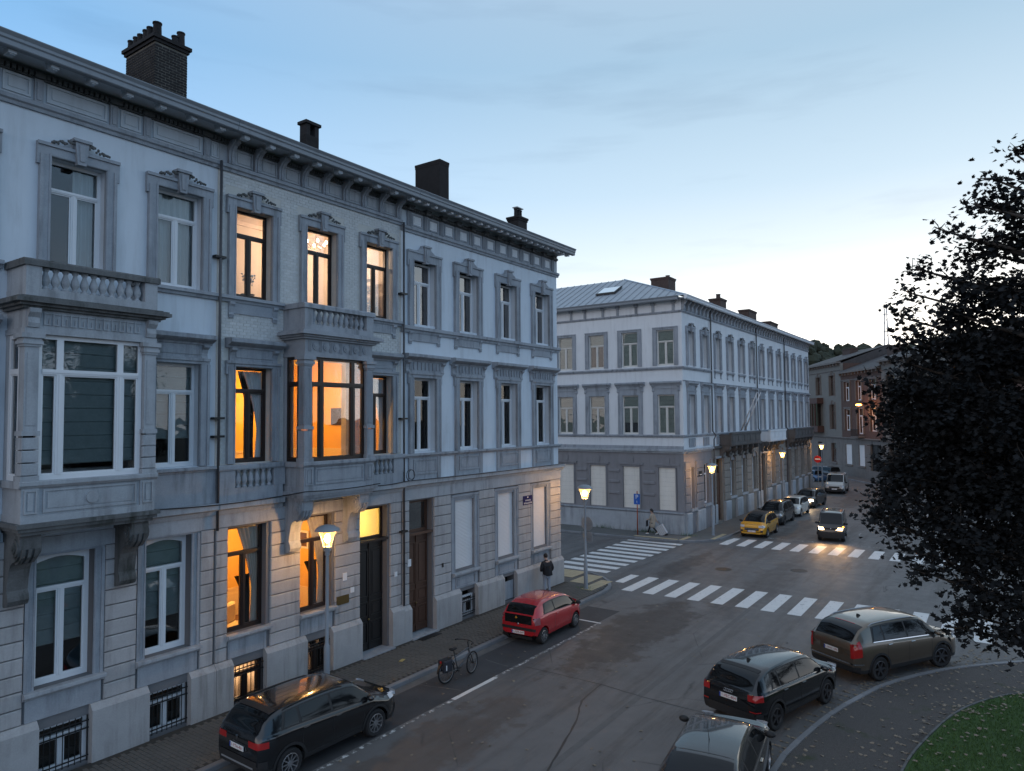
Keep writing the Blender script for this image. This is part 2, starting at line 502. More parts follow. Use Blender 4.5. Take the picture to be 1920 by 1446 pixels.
def surround(h, x0, x1, z0, z1, jw=.24, hw=.28, mat='stone', key=None, ears=True, d=.09):
    """moulded stone architrave round an opening; key: 'leaf' | 'swan' | None"""
    w, hh = round(x1 - x0, 3), round(z1 - z0, 3)
    def mk():
        mb = MB()
        e = .06 if ears else 0
        for sx in (0, 1):
            a, b = (-jw, 0) if sx == 0 else (w, w + jw)
            mb.box(a, b, -d, .02, 0, hh + .001)
            a, b = (-jw, -jw + .07) if sx == 0 else (w + jw - .07, w + jw)
            mb.box(a, b, -d - .03, -d - .0005, 0, hh)
            a, b = (-.05, -.012) if sx == 0 else (w + .012, w + .05)
            mb.box(a, b, -d - .015, -d - .0005, 0, hh + .03)
        mb.box(-jw - e, w + jw + e, -d - .004, .02, hh, hh + hw)
        mb.box(-jw - e, w + jw + e, -d - .045, -d - .0045, hh + hw - .075, hh + hw)
        mb.box(-.05, w + .05, -d - .018, -d - .0045, hh + .012, hh + .05)
        if ears:
            for a, b in ((-jw - e, -jw - .001), (w + jw + .001, w + jw + e)): mb.box(a, b, -d - .004, .02, hh - .22, hh - .0005)
        return mb
    o = h.cput('window_surround', ('sur', w, hh, jw, hw, mat, ears, d), mk, MT[mat], (x0, 0, z0))
    if key:
        def kmb():
            mb = MB()
            t, b = .15, .095
            mb.prism([(-b, hh - .06), (b, hh - .06), (t, hh + hw + .18), (-t, hh + hw + .18)], 1, -d - .10, .0)
            mb.box(-t - .05, t + .05, -d - .15, .0, hh + hw + .181, hh + hw + .25)
            mb.prism([(-.05, hh + .02), (.05, hh + .02), (.07, hh + hw + .12), (-.07, hh + hw + .12)], 1, -d - .125, -d - .1005)
            if key == 'swan':
                for s in (-1, 1):
                    mb.prism([(s * .13, hh + hw), (s * .48, hh + hw), (s * .40, hh + hw + .06), (s * .30, hh + hw + .10), (s * .2, hh + hw + .2), (s * .13, hh + hw + .24)][::s], 1, -d - .05, -.0)
            return mb
        cput('keystone', ('key', hh, hw, key, d), kmb, MT[mat], o, (w / 2, 0, 0))
        if key == 'leaf':
            for s in (-1, 1):
                cput('carved_foliage', ('leafblob', s), lambda: leaf_blob_mb(3 + s), MT['stone_d'], o, (w / 2 - s * .62, -d, hh + hw - .02), scale=(s, 1, 1), smooth=True)
    return o

def sill_band(h, x0, x1, z0, z1, d=.14, mat='stone', name='sill_band'):
    mb = MB()
    mb.prism([(0.01, z0), (-d * .45, z0), (-d * .6, z0 + (z1 - z0) * .35), (-d, z0 + (z1 - z0) * .5), (-d, z1 - .012), (-d + .02, z1), (0.01, z1)], 0, x0, x1)
    return h.build(mb, name, MT[mat])
def bracket(h, x, z, mat='stone', w=.16, hgt=.42, d=.1):
    def mk():
        mb = MB()
        mb.prism([(0, 0), (-d * .4, 0), (-d * .7, .06), (-d * .45, hgt * .3), (-d * .75, hgt * .7), (-d * 1.25, hgt * .85), (-d * 1.25, hgt), (0, hgt)], 0, -w / 2, w / 2)
        for k in (-.05, 0, .05): mb.ball((k, -d * .5, -.02), (.02, .03, .03), 6)
        return mb
    return h.cput('bracket', ('brk', mat, w, hgt, d), mk, MT[mat], (x, 0, z))
def hood(h, x0, x1, zc, d=.34, mat='stone', flutes=0, zf0=None):
    """entablature over a window: plain or fluted frieze, cornice slab, two side consoles"""
    w = round(x1 - x0, 3); fz = round(zc - zf0, 3)
    def mk():
        mb = MB()
        mb.box(.12, w - .12, -.07, .02, -fz, .0)
        if flutes:
            for k in range(flutes):
                xx = .34 + (w - .68) * k / (flutes - 1)
                mb.box(xx - .028, xx + .028, -.105, -.0705, -fz + .10, -.03)
        else:
            mb.box(.3, w - .3, -.09, -.0705, -fz + .09, -.06)
        mb.prism([(.02, 0), (-.10, 0), (-.13, .05), (-d * .8, .11), (-d, .15), (-d, .24), (-d + .04, .265), (.02, .28)], 0, 0, w)
        return mb
    o = h.cput('window_hood', ('hood', w, fz, d, mat, flutes), mk, MT[mat], (x0, 0, zc))
    def cons():
        return MB().prism([(0, -.44), (-.05, -.44), (-.09, -.36), (-.06, -.24), (-.10, -.12), (-.19, -.06), (-.20, 0), (0, 0)], 0, -.085, .085)
    for xx in (.2, w - .2):
        cput('console', ('cons', mat), cons, MT[mat], o, (xx, -.0, -.002))
    return o
def panel(h, x0, x1, z0, z1, y=-.02, mat='stone', rim=.05, mat2=None, name='panel'):
    w, hh = round(x1 - x0, 3), round(z1 - z0, 3)
    def mk():
        mb = MB()
        for a in ((0, rim, 0, hh), (w - rim, w, 0, hh), (rim, w - rim, 0, rim), (rim, w - rim, hh - rim, hh)):
            mb.box(a[0], a[1], -.03, .01, a[2], a[3])
        mb.box(rim * 2.2, w - rim * 2.2, -.018, .01, rim * 2.2, hh - rim * 2.2, 1 if mat2 else 0)
        mb.box(rim, w - rim, -.002, .01, rim, hh - rim, 1 if mat2 else 0)
        return mb
    return h.cput(name, ('panel', w, hh, mat, mat2, rim), mk, [MT[mat], MT[mat2]] if mat2 else MT[mat], (x0, y, z0))
BAL = [(.075, 0), (.075, .04), (.05, .06), (.045, .09), (.085, .17), (.09, .22), (.07, .30), (.045, .38), (.04, .42), (.06, .44), (.06, .46), (.075, .47), (.075, .5)]
def baluster(h_or_parent, x, y, z, hgt=.5, mat='stone', X0=0):
    k = hgt / .5
    return cput('baluster', ('bal', mat), lambda: MB().lathe(BAL, n=12), MT[mat], h_or_parent, (x - X0, y, z), scale=(1, 1, k), smooth=50)
def console_big(h, x, zt=5.66, mat='stone_l', w=.42, dep=.92, hgt=1.6):
    def mk():
        k = hgt / 1.6; q = dep / .92
        pts = [(0.02, 0), (-.90, 0), (-.92, -.10), (-.90, -.30), (-.84, -.45), (-.72, -.56), (-.56, -.60), (-.46, -.66), (-.37, -.80), (-.31, -1.0), (-.27, -1.25), (-.34, -1.36), (-.36, -1.46), (-.30, -1.56), (-.16, -1.6), (0.02, -1.6)]
        mb = MB().prism([(y * q, z * k) for y, z in pts], 0, -w / 2, w / 2)
        for s in (-1, 1):                                   # volutes on the cheeks and ribs on the face
            for r, dd in ((.2, .03), (.12, .05), (.05, .07)):
                n = 14
                c = (-.68 * q, -.28 * k)
                mb.prism([(c[0] + r * cos(2 * pi * i / n), c[1] + r * sin(2 * pi * i / n)) for i in range(n)], 0, s * (w / 2), s * (w / 2 + dd))
        for xx in (-w * .3, 0, w * .3):
            mb.prism([(-.90 * q, -.30 * k), (-.945 * q, -.30 * k), (-.88 * q, -.48 * k), (-.74 * q, -.61 * k), (-.56 * q, -.655 * k), (-.56 * q, -.60 * k), (-.72 * q, -.56 * k), (-.84 * q, -.45 * k)], 0, xx - .035, xx + .035)
        return mb
    return h.cput('scroll_corbel', ('cb', w, dep, hgt, mat), mk, MT[mat], (x, 0, zt))

def courses(h, piers, z0, n, ch, y=-.07, mat='course', gap=.022, c=.018):
    for a, b in piers:
        w = round(b - a, 3)
        for k in range(n):
            h.cput('stone_course', ('course', w, round(ch, 3), mat), lambda: MB().cbox(0, w, 0, .09, 0, ch - gap, c), MT[mat], (a, y, z0 + k * ch))

def gutter_cornice(h, x0, x1, z=15.95, d=.95, mat='gutter', endcap=True):
    mb = MB()
    mb.box(x0, x1, -d + .14, .05, z, z + .05)                     # soffit
    h.build(mb, 'soffit', MT['frieze'])
    g0 = MB().prism([(-d + .16, z - .10), (-d + .02, z - .10), (-d, z - .08), (-d, z + .02), (-d - .03, z + .05), (-d - .03, z + .11), (-d - .08, z + .18), (-d - .08, z + .20), (-d + .13, z + .20), (-d + .16, z + .15)], 0, x0, x1)
    return h.build(g0, 'gutter', MT[mat])
def dentils(h, x0, x1, z, dz, y0, y1, pitch, mat='stone'):
    mb = MB(); n = int((x1 - x0) / pitch)
    for k in range(n):
        a = x0 + (k + .2) * (x1 - x0) / n
        mb.box(a, a + pitch * .62, y0, y1, z, z + dz)
    mb.box(x0, x1, y0 + .05, .01, z + dz, z + dz + .05); mb.box(x0, x1, y0 + .07, .012, z - .035, z - .001)
    return h.build(mb, 'dentil_row', MT[mat])
def mutules(h, xs, z, y0, y1, w=.16, hgt=.13, mat='frieze'):
    for x in xs:
        def mk():
            mb = MB().box(-w / 2, w / 2, 0, y1 - y0, 0, hgt)
            mb.box(-w / 2 - .025, w / 2 + .025, -.02, y1 - y0 + .001, hgt + .0005, hgt + .04)
            mb.box(-w * .28, w * .28, .03, y1 - y0 - .2, -.02, -.0005)
            return mb
        h.cput('mutule', ('mut', w, round(y1 - y0, 3), hgt, mat), mk, MT[mat], (x, y0, z - hgt - .04))
def roof_slope(h, x0, x1, y0, z0, y1, z1, mat='roof'):
    mb = MB()
    mb.add([(x0, y0, z0), (x1, y0, z0), (x1, y1, z1), (x0, y1, z1), (x0, y0, z0 - .08), (x1, y0, z0 - .08), (x1, y1, z1 - .08), (x0, y1, z1 - .08)],
           [(0, 1, 2, 3), (7, 6, 5, 4), (0, 4, 5, 1), (1, 5, 6, 2), (2, 6, 7, 3), (3, 7, 4, 0)])
    yb = y1 + (y1 - y0)
    mb.add([(x0, y1, z1), (x1, y1, z1), (x1, yb, z0), (x0, yb, z0)], [(0, 1, 2, 3)])
    return h.build(mb, 'roof', MT[mat])
def interior(h, x0, x1, levels, dep=5.0, mat='dark', skip=()):
    mb = MB()
    for i, z in enumerate(levels): mb.box(x0 + .14, x1 - .14, .37, dep, z - .12, z + .12)
    for i in range(len(levels) - 1):
        if i in skip: continue
        a, b = levels[i] + .12, levels[i + 1] - .12
        mb.box(x0 + .03, x0 + .14, .37, dep, a, b); mb.box(x1 - .14, x1 - .03, .37, dep, a, b)
        mb.box(x0 + .14, x1 - .14, dep - .1, dep, a, b)
        for t in (.36, .68):
            xm = x0 + (x1 - x0) * t
            mb.box(xm - .05, xm + .05, .5, dep - .1, a, b)
    return h.build(mb, 'interior', MT[mat])
def chimney(h, x0, x1, y0, y1, z0, z1, pots=(), bricks=False, mat='brickd', cap=.1):
    mb = MB().box(x0, x1, y0, y1, z0, z1)
    c = h.build(mb, 'chimney', MT['mortard'] if bricks else MT[mat])
    k = MB().box(x0 - cap, x1 + cap, y0 - cap, y1 + cap, z1, z1 + .10)
    k.box(x0 - cap * .5, x1 + cap * .5, y0 - cap * .5, y1 + cap * .5, z1 - .09, z1 - .0005)
    k.build('chimney_cap', MT[mat], c)
    for px, py, r, hh in pots:
        MB().lathe([(r * 1.1, 0), (r * 1.1, .05), (r, .06), (r * .92, hh - .05), (r * 1.08, hh - .04), (r * 1.08, hh), (r * .8, hh), (r * .8, hh - .1)], n=10).build('chimney_pot', MT[mat], c, smooth=40, loc=(px, py, z1 + .10))
    if bricks:
        bw, bh, gp = .195, .058, .022
        n = 0; rest = MB()
        for r_ in range(int((z1 - .1 - z0) / (bh + gp))):
            z = z0 + r_ * (bh + gp)
            off = (bw + gp) / 2 if r_ % 2 else 0
            for face in ('f', 's', 'r'):
                L = (x1 - x0) if face == 'f' else (y1 - y0)
                p = -off
                while p < L:
                    a, b = max(p, 0), min(p + bw, L)
                    p += bw + gp
                    if b - a < .04: continue
                    ww = round(b - a, 3); pr = .007 + .006 * random.random()
                    if face == 'f': q = (x0 + a, y0 - pr, z); bb = (x0 + a, x0 + b, y0 - pr, y0, z, z + bh)
                    elif face == 's': q = (x0 - pr, y0 + a, z); bb = (x0 - pr, x0, y0 + a, y0 + b, z, z + bh)
                    else: q = None; bb = (x1, x1 + pr, y0 + a, y0 + b, z, z + bh)
                    if q and n < 300 and z > z0 + .9:
                        n += 1
                        if face == 'f': cput('brick', ('cbf', ww), lambda: MB().box(0, ww, 0, .02, 0, bh), MT[mat], c, q)
                        else: cput('brick', ('cbs', ww), lambda: MB().box(0, .02, 0, ww, 0, bh), MT[mat], c, q)
                    else:
                        rest.box(*bb)
        stuff(rest.build('brickwork', MT[mat], c))
    return c

# ------------------------------------------------------------------ street numbers
YW = 17.7                                   # wall plane of the row on the left
G0, G1 = 2.08, 5.0                          # ground floor window opening
M0, M1 = 6.78, 9.5                          # first floor
U0, U1 = 11.5, 14.05                        # second floor
def plinth(h, x0, x1, ops, ztop=1.42, d=.2, mat='plinth'):
    """stone plinth block by block, chamfered top; ops = gaps (cellar windows, doors)"""
    xs = [x0]
    for a, b in sorted(ops): xs += [a, b]
    xs.append(x1)
    for a, b in zip(xs[0::2], xs[1::2]):
        if b - a < .05: continue
        mb = MB().prism([(.01, .0), (-d, .0), (-d, ztop - .14), (-d + .05, ztop - .08), (-.08, ztop), (.01, ztop)], 0, a, b)
        h.build(mb, 'plinth_block', MT[mat])
def cellar(h, x0, x1, z0, z1, mat_in, bars=True, frame='framew'):
    """cellar window: frame, panes behind, iron grille in front"""
    w = window(h, x0, x1, z0, z1, sb=.10, zt=.72, frame=frame, glass='glass', name='cellar_window', vu=())
    if bars:
        ww, hh = round(x1 - x0, 3), round(z1 - z0, 3); n = 8
        for k in range(n + 1):
            cput('grille_bar', ('gbar', hh), lambda: MB().tube([(0, 0, 0), (0, 0, hh)], .012, 5), MT['iron'], w, (.03 + (ww - .06) * k / n, -.12, 0))
        for zz in (.12, hh - .12, hh * .72):
            cput('grille_rail', ('grail', ww), lambda: MB().box(0, ww, -.016, .016, -.012, .012), MT['iron'], w, (0, -.12, zz))
    return w
def light(name, loc, power, col, radius=.12, parent=None):
    d = bpy.data.lights.new(name, 'POINT'); d.energy = power; d.color = col; d.shadow_soft_size = radius
    o = bpy.data.objects.new(name, d); COL.objects.link(o); o.location = loc
    if parent: o.parent = parent
    return o
def room(h, x0, x1, y0, y1, z0, z1, wall, ceil, floor, wains=None, name='room'):
    """a lit room: walls, ceiling, floor with real thickness, open towards the windows"""
    mb = MB(); t = .06
    mats = [wall, ceil, floor, wains or wall]
    zw = z0 + .95 if wains else z0
    mb.box(x0, x1, y1, y1 + t, zw, z1); mb.box(x0 - t, x0, y0, y1 + t, zw, z1); mb.box(x1, x1 + t, y0, y1 + t, zw, z1)
    if wains:
        mb.box(x0, x1, y1 - .03, y1 + t, z0, zw - .001, 3); mb.box(x0 - t, x0 + .03, y0, y1, z0, zw - .001, 3); mb.box(x1 - .03, x1 + t, y0, y1, z0, zw - .001, 3)
        for k in range(5):
            a = x0 + .2 + (x1 - x0 - .3) * k / 5
            mb.box(a, a + (x1 - x0) / 5 - .18, y1 - .05, y1 - .031, z0 + .2, zw - .2, 3)
        mb.box(x0 + .031, x1 - .031, y1 - .06, y1 - .0305, zw - .08, zw - .002, 3)
    mb.box(x0, x1, y0, y1, z1, z1 + t, 1); mb.box(x0, x1, y0, y1, z0 - t, z0, 2)
    mb.box(x0 + .001, x1 - .001, y1 - .12, y1 - .001, z1 - .14, z1 - .001, 1)
    return h.build(mb, name, mats)

def bay(h, xa, xb, dark=False, lowmat='stone_l'):
    """first floor oriel with stone pillars, entablature, balustraded balcony and scroll corbels"""
    D = 1.0; sm = 'stone' if dark else 'stone_l'; X0 = h.X0
    mb = MB()                                            # bracket slab with mouldings
    for d, a, b in ((D + .10, 5.78, 5.87), (D + .05, 5.70, 5.779), (D - .02, 5.62, 5.699)):
        mb.box(xa - (d - D), xb + (d - D), -d, .0, a, b)
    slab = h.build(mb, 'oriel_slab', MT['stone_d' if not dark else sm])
    ap = MB().box(xa + .02, xb - .02, -D + .04, 0, 5.871, 6.60)
    ap.box(xa, xb, -D, 0, 5.8705, 6.02)
    for a in (xa, xb - .34): ap.box(a, a + .34, -D, -D + .3, 6.021, 6.60)
    apron = h.build(ap, 'oriel_apron', MT[sm])
    led = MB().prism([(0, 6.601), (-D - .01, 6.601), (-D - .06, 6.66), (-D - .06, 6.735), (-D - .03, 6.75), (0, 6.75)], 0, xa - .05, xb + .05)
    h.build(led, 'oriel_ledge', MT[sm])
    panel(h, xa + .42, xb - .42, 6.07, 6.56, -D + .037, sm, .04)
    for a in (xa + .05, xb - .29): panel(h, a, a + .24, 6.07, 6.56, -D - .002, sm, .03)
    if not dark:
        n = 18
        h.build(MB().prism([((xa + xb) / 2 + .13 * cos(2 * pi * i / n), 6.315 + .13 * sin(2 * pi * i / n)) for i in range(n)], 1, -D - .015, -D + .03), 'roundel', MT[sm])
    # pillars
    pw = .29
    for a in (xa, xb - pw):
        p = MB()
        p.box(a - .03, a + pw + .03, -D - .03, -D + pw + .03, 6.751, 6.86)
        if not dark:
            for k in range(3): p.cbox(a - .015, a + pw + .015, -D - .015, -D + pw, 6.87 + k * .27, 6.87 + k * .27 + .25, .015)
        else:
            p.box(a, a + pw, -D, -D + pw, 6.861, 7.68)
        p.box(a - .03, a + pw + .03, -D - .03, -D + pw + .03, 7.70, 7.80)
        p.box(a + .01, a + pw - .01, -D + .01, -D + pw - .01, 7.801, 9.58)
        if dark:
            for k in range(5): p.box(a + .035 + k * .049, a + .035 + k * .049 + .027, -D - .008, -D + .0095, 7.86, 9.52)
            for k in range(5): p.box(a - .008, a + .0095, -D + .035 + k * .049, -D + .062 + k * .049, 7.86, 9.52)
        else:
            p.box(a + .06, a + pw - .06, -D - .004, -D + .0095, 7.92, 9.45)
        for k, (dd, z0, z1) in enumerate(((.02, 9.581, 9.63), (.05, 9.631, 9.70), (.03, 9.701, 9.76), (.075, 9.761, 9.86))):
            p.box(a - dd, a + pw + dd, -D - dd, -D + pw + dd, z0, z1)
        h.build(p, 'oriel_pillar', MT[sm])
        ws = a if a == xa else a + pw                   # pilaster against the wall
        h.build(MB().box(a + .02, a + pw - .02, -.16, 0, 6.751, 9.86), 'oriel_pilaster', MT[sm])
    # entablature
    e = MB().box(xa + .0, xb - .0, -D, 0.0, 9.861, 9.98)
    e.box(xa + .03, xb - .03, -D + .03, -.001, 9.981, 10.38)
    h.build(e, 'oriel_entablature', MT[sm])
    if dark:
        n = 6
        for k in range(n):
            a = xa + .18 + (xb - xa - .36) * k / n; w = (xb - xa - .36) / n
            ro = MB(); c = (a + w / 2 + .04, 10.18)
            for r_, y_ in ((.12, .03), (.075, .045), (.03, .06)):
                ro.prism([(c[0] + r_ * cos(2 * pi * i / 14), c[1] + r_ * sin(2 * pi * i / 14)) for i in range(14)], 1, -D + .03 - y_, -D + .031)
            for q in (-.02, .02, .06): ro.box(a + q - .01, a + q + .012, -D - .0, -D + .0295, 10.02, 10.35)
            h.build(ro, 'rosette', MT[sm])
    else:
        n = 12
        for k in range(n):                               # Greek key border
            a = xa + .36 + (xb - xa - .72) * k / n; w = (xb - xa - .72) / n
            q = MB(); y0, y1 = -D + .005, -D + .0295; z0, z1 = 10.06, 10.32
            q.box(a, a + w * .9, y0, y1, z1 - .03, z1); q.box(a, a + .03, y0, y1, z0, z1 - .031)
            q.box(a + .031, a + w * .55, y0, y1, z0, z0 + .03); q.box(a + w * .55, a + w * .55 + .03, y0, y1, z0, z0 + .15)
            h.build(q, 'key_fret', MT[sm])
        for a in (xa + .15, xb - .15):
            h.build(MB().prism([(-D + .03, 9.99), (-D - .03, 9.99), (-D - .06, 10.08), (-D - .03, 10.2), (-D - .12, 10.3), (-D - .14, 10.385), (-D + .03, 10.385)], 0, a - .11, a + .11), 'oriel_console', MT[sm])
    c = MB()
    for d, a, b in ((.06, 10.381, 10.44), (.14, 10.4405, 10.50), (.24, 10.5005, 10.58), (.20, 10.5805, 10.62), (.10, 10.6205, 10.65)):
        c.box(xa - d, xb + d, -D - d, .0, a, b)
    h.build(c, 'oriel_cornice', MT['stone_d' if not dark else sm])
    # balcony
    b = MB().box(xa, xb, -D, -D + .2, 10.6505, 10.83); b.box(xa, xa + .2, -D + .2005, 0, 10.6505, 10.83); b.box(xb - .2, xb, -D + .2005, 0, 10.6505, 10.83)
    b.box(xa + .2005, xb - .2005, -D + .2005, 0, 10.6505, 10.70)
    bal = h.build(b, 'balcony_base', MT[sm])
    for a in (xa, xb - .3): h.build(MB().box(a, a + .3, -D, -D + .3, 10.831, 11.30), 'balcony_pedestal', MT[sm])
    for a in (xa + .01, xb - .2): h.build(MB().box(a, a + .19, -D + .3005, -.0, 10.831, 11.30), 'balcony_side', MT[sm])
    r_ = MB().prism([(-D - .05, 11.301), (-D + .3, 11.301), (-D + .3, 11.42), (-D + .26, 11.45), (-D - .01, 11.45), (-D - .05, 11.41)], 0, xa - .05, xb + .05)
    for a in (xa - .05, xb - .25): r_.box(a, a + .3, -D + .3005, 0, 11.301, 11.45)
    h.build(r_, 'balcony_rail', MT['stone_d' if not dark else sm])
    n = 11 if not dark else 10
    for k in range(n):
        baluster(h.root, xa + .42 + (xb - xa - .84) * k / (n - 1), -D + .14, 10.831, .468, sm, X0)
    # corbels
    for a in (xa + .25, xb - .25): console_big(h, a, 5.62, 'stone_d' if not dark else sm, .4, .86, 1.58)
    # glazing: front + two cheeks
    fr, gl = ('framed', 'glasso') if dark else ('framew', 'glass')
    dress = None if dark else [('roman_blind', 'blind', 'blind', .02, .98, .10, .98, .16)]
    fw = .09 if not dark else .08
    W = xb - xa - 2 * pw
    window(h, xa + pw, xb - pw, 6.75, 9.86, sb=-D + .12, zt=.745, frame=fr, glass=gl, vl=(W * .2, W * .775), vu=(W * .2, W * .775), dress=dress, fw=fw, bar=.11, name='oriel_window')
    for xx, rz in ((xa + .12, pi / 2), (xb - .12, pi / 2)):
        w_, hh = round(D - pw - .16, 3), 3.11
        me = cached(('cheek', fr, w_), lambda: frame_mb(w_, hh, round(hh * .745, 3), (), (), fw, .11).mesh('oriel_cheek'))
        ck = put('oriel_cheek_window', me, MT[fr], h.root, (xx - X0, -D + pw, 6.75), (0, 0, rz))
        for a_, b_, c_, d_ in pane_rects(w_, hh, hh * .745, (), (), fw):
            cput('pane', ('ck', gl, round(b_ - a_, 3), round(d_ - c_, 3)), lambda: MB().box(0, b_ - a_, 0, .006, 0, d_ - c_), MT[gl], ck, (a_, .035, c_))

def common_front(h, x0, x1, wallmat, ups, mids, grounds, doors, cellars, midops=None):
    ops = [(a, b, U0, U1) for a, b in ups] + [(a, b, M0, M1) for a, b in mids] + (midops or [])
    h.build(wall_mb(x0, x1, 5.06, 15.0, ops), 'upper_wall', MT[wallmat])
    ops = [(a, b, G0, G1) for a, b in grounds] + [(a, b, .12, G1) for a, b in doors] + [(a, b, .14, 1.18) for a, b in cellars]
    h.build(wall_mb(x0, x1, 0.0, 5.06, ops), 'ground_wall', MT['joint'])

# ================================================================== house one: pale plaster, white windows
H1 = House('plaster_house', 'white plaster row house with Greek key oriel and blank white windows', 7.57, YW, group='row houses along the street').at(7.57)
h = H1; xa, xb = 3.94, 11.19
ups = [(4.5, 5.72), (7.0, 8.2), (9.48, 10.72)]; mids = [(4.5, 5.72), (9.5, 10.7)]; gr = [(4.45, 5.65), (6.9, 8.12), (9.34, 10.54)]
cel = [(4.5, 5.6), (6.96, 8.06), (9.40, 10.48)]
common_front(h, xa, xb, 'plaster', ups, mids, gr, [], cel, [(6.5, 8.7, 6.9, 9.75)])
for i, (a, b) in enumerate(ups):
    surround(h, a, b, U0, U1, .24, .29, key='leaf')
    window(h, a, b, U0, U1, frame='framew', glass='glass', dress=[('curtain', 'wavy', 'curtain', .02 if i == 2 else .55, .98, 0, .98, .2)] + ([] if i == 2 else [('curtain', 'wavy', 'curtain', .0, .16, 0, .98, .21)]))
for a, b in mids:
    surround(h, a, b, M0, M1, .26, .16, ears=False)
    hood(h, a - .32, b + .32, 10.02, zf0=9.665)
    window(h, a, b, M0, M1, frame='framew', dress=[('roman_blind', 'blind', 'blind', .02, .98, .27, .98, .16)])
    panel(h, a - .1, b + .1, 5.98, 6.55, -.025)
for a, b in gr:
    surround(h, a, b, G0, G1, .22, .12, mat='stone', ears=False, d=.03)
    w = window(h, a, b, G0, G1, sb=.25, frame='framew', fw=.10, dress=[('roman_blind', 'blind', 'blind', .02, .98, .28, .98, .16)])
    ww = b - a
    cput('arched_head', ('segarch', round(ww, 3)), lambda: MB().prism([(0.1, 2.83)] + [(.1 + (ww - .2) * k / 8, 2.72 + .10 * sin(pi * k / 8)) for k in range(9)] + [(ww - .1, 2.83)], 1, .0, .03), MT['framew'], w, (0, .002, 0))
    sill_band(h, a - .24, b + .24, 1.92, 2.08, .2, 'stone_l', 'window_sill')
    h.build(MB().box(a - .18, b + .18, -.05, 0, 1.425, 1.919), 'apron_panel', MT['stone'])
for a, b in cel: cellar(h, a, b, .14, 1.18, 'dark')
courses(h, [(3.97, 4.2), (5.9, 6.66), (8.36, 9.1), (10.78, 11.16)], 1.43, 10, .363)
plinth(h, xa, xb, cel)
h.build(MB().box(xa, xb, -.08, 0, 5.06, 5.42), 'architrave', MT['stone_l'])
for a, b in ((xa, 6.1), (9.1, xb)):
    sill_band(h, a, b, 5.42, 5.74, .26, 'stone_l', 'string_course')
    h.build(MB().box(a, b, -.06, 0, 5.745, 6.60), 'pedestal_band', MT['stone'])
    sill_band(h, a, b, 6.605, 6.75, .16)
    sill_band(h, a, b, 11.31, 11.49, .16)
bay(h, 6.2, 9.0)
sill_band(h, xa, xb, 15.0, 15.2, .13, 'stone', 'frieze_moulding')
h.build(MB().box(xa, xb, -.03, .3, 15.2, 15.95), 'frieze', MT['frieze'])
pil = [3.98, 4.9, 5.75, 6.62, 8.26, 9.08, 10.72]
for a, b in zip(pil, pil[1:]):
    panel(h, a + .26, b - .06, 15.27, 15.70, -.032, 'frieze', .05)
panel(h, 10.95, 11.17, 15.27, 15.70, -.032, 'frieze', .03)
for a in pil:
    h.build(MB().box(a, a + .18, -.09, -.03, 15.21, 15.74).box(a + .045, a + .135, -.11, -.0905, 15.25, 15.66), 'frieze_pilaster', MT['stone'])
    h.build(MB().box(a - .02, a + .2, -.17, -.03, 15.742, 15.86), 'pilaster_cap', MT['stone_d'])
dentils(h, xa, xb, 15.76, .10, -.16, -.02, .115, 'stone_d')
mutules(h, [4.3 + .815 * k for k in range(9)], 15.95, -.80, -.54)
gutter_cornice(h, xa, xb)
roof_slope(h, xa, xb, -.9, 16.14, 5.3, 19.2)
h.build(MB().box(xa, xa + .25, .36, 11.5, 0, 15.9).box(xa, xb, 11.3, 11.5, 0, 15.9), 'rear_wall', MT['brick_r'])
interior(h, xa, xb, [.3, 5.55, 10.8, 15.7])
chimney(h, 10.22, 11.17, 1.6, 3.2, 17.0, 18.82, pots=[(10.34, 1.72, .12, .42), (10.28, 1.98, .1, .34), (10.28, 2.2, .1, .32), (10.26, 2.46, .1, .27), (10.26, 2.7, .1, .26), (10.26, 3.0, .1, .25), (10.86, 1.7, .1, .25), (11.02, 1.68, .11, .42)], bricks=True)

# ================================================================== house two: cream brick, dark windows, lights on
H2 = House('brick_house', 'cream brick row house with dark windows and warm lit rooms', 14.83, YW, group='row houses along the street').at(14.83)
h = H2; xa, xb = 11.2, 18.45
ups = [(11.74, 12.94), (14.22, 15.44), (16.72, 17.95)]; mids = [(11.76, 12.96), (16.78, 17.96)]; gr = [(11.62, 12.86), (14.07, 15.3)]; door = [(16.49, 17.78)]
cel = [(11.72, 12.78), (14.22, 15.22)]
common_front(h, xa, xb, 'mortar', ups, mids, gr, door, cel, [(13.55, 16.0, 6.76, 9.85)])
ex = []                                                  # areas without brick
for a, b in ups: ex.append((a - .32, b + .32, 11.2, 14.62))
for a, b in mids: ex.append((a - .27, b + .27, 6.0, 9.7)); ex.append((a - .34, b + .34, 9.6, 10.32))
ex += [(13.4, 16.15, 5.6, 11.46), (xa, xb, 5.0, 6.1), (xa, xb, 11.29, 11.5), (11.2, 11.24, 0, 20), (xa, 13.5, 6.58, 6.78), (16.1, xb, 6.58, 6.78)]
bw, bh, gp = .215, .074, .012
rest = MB(); nb = 0; z = 6.12; row = 0
while z < 14.98:
    x = xa + .04 - (bw / 2 if row % 2 else 0)
    while x < xb - .03:
        a, b = max(x, xa + .04), min(x + bw, xb - .03)
        for e in ex:
            if e[2] < z + bh and e[3] > z:
                if e[0] <= a and e[1] >= b: a = b
                elif e[0] < b <= e[1] and a < e[0]: b = e[0]
                elif e[0] <= a < e[1] and b > e[1]: a = e[1]
        if b - a > .05:
            w = round(b - a, 3); pr = .007 + .005 * random.random()
            if nb < 300 and x < 14.2 and z > 9.75:
                nb += 1
                h.cput('brick', ('brk2', w), lambda: MB().box(0, w, 0, .02, 0, bh), MT['brickw'], (a, -pr, z))
            else:
                rest.box(a, b, -pr, .004, z, z + bh)
        x += bw + gp
    z += bh + gp; row += 1
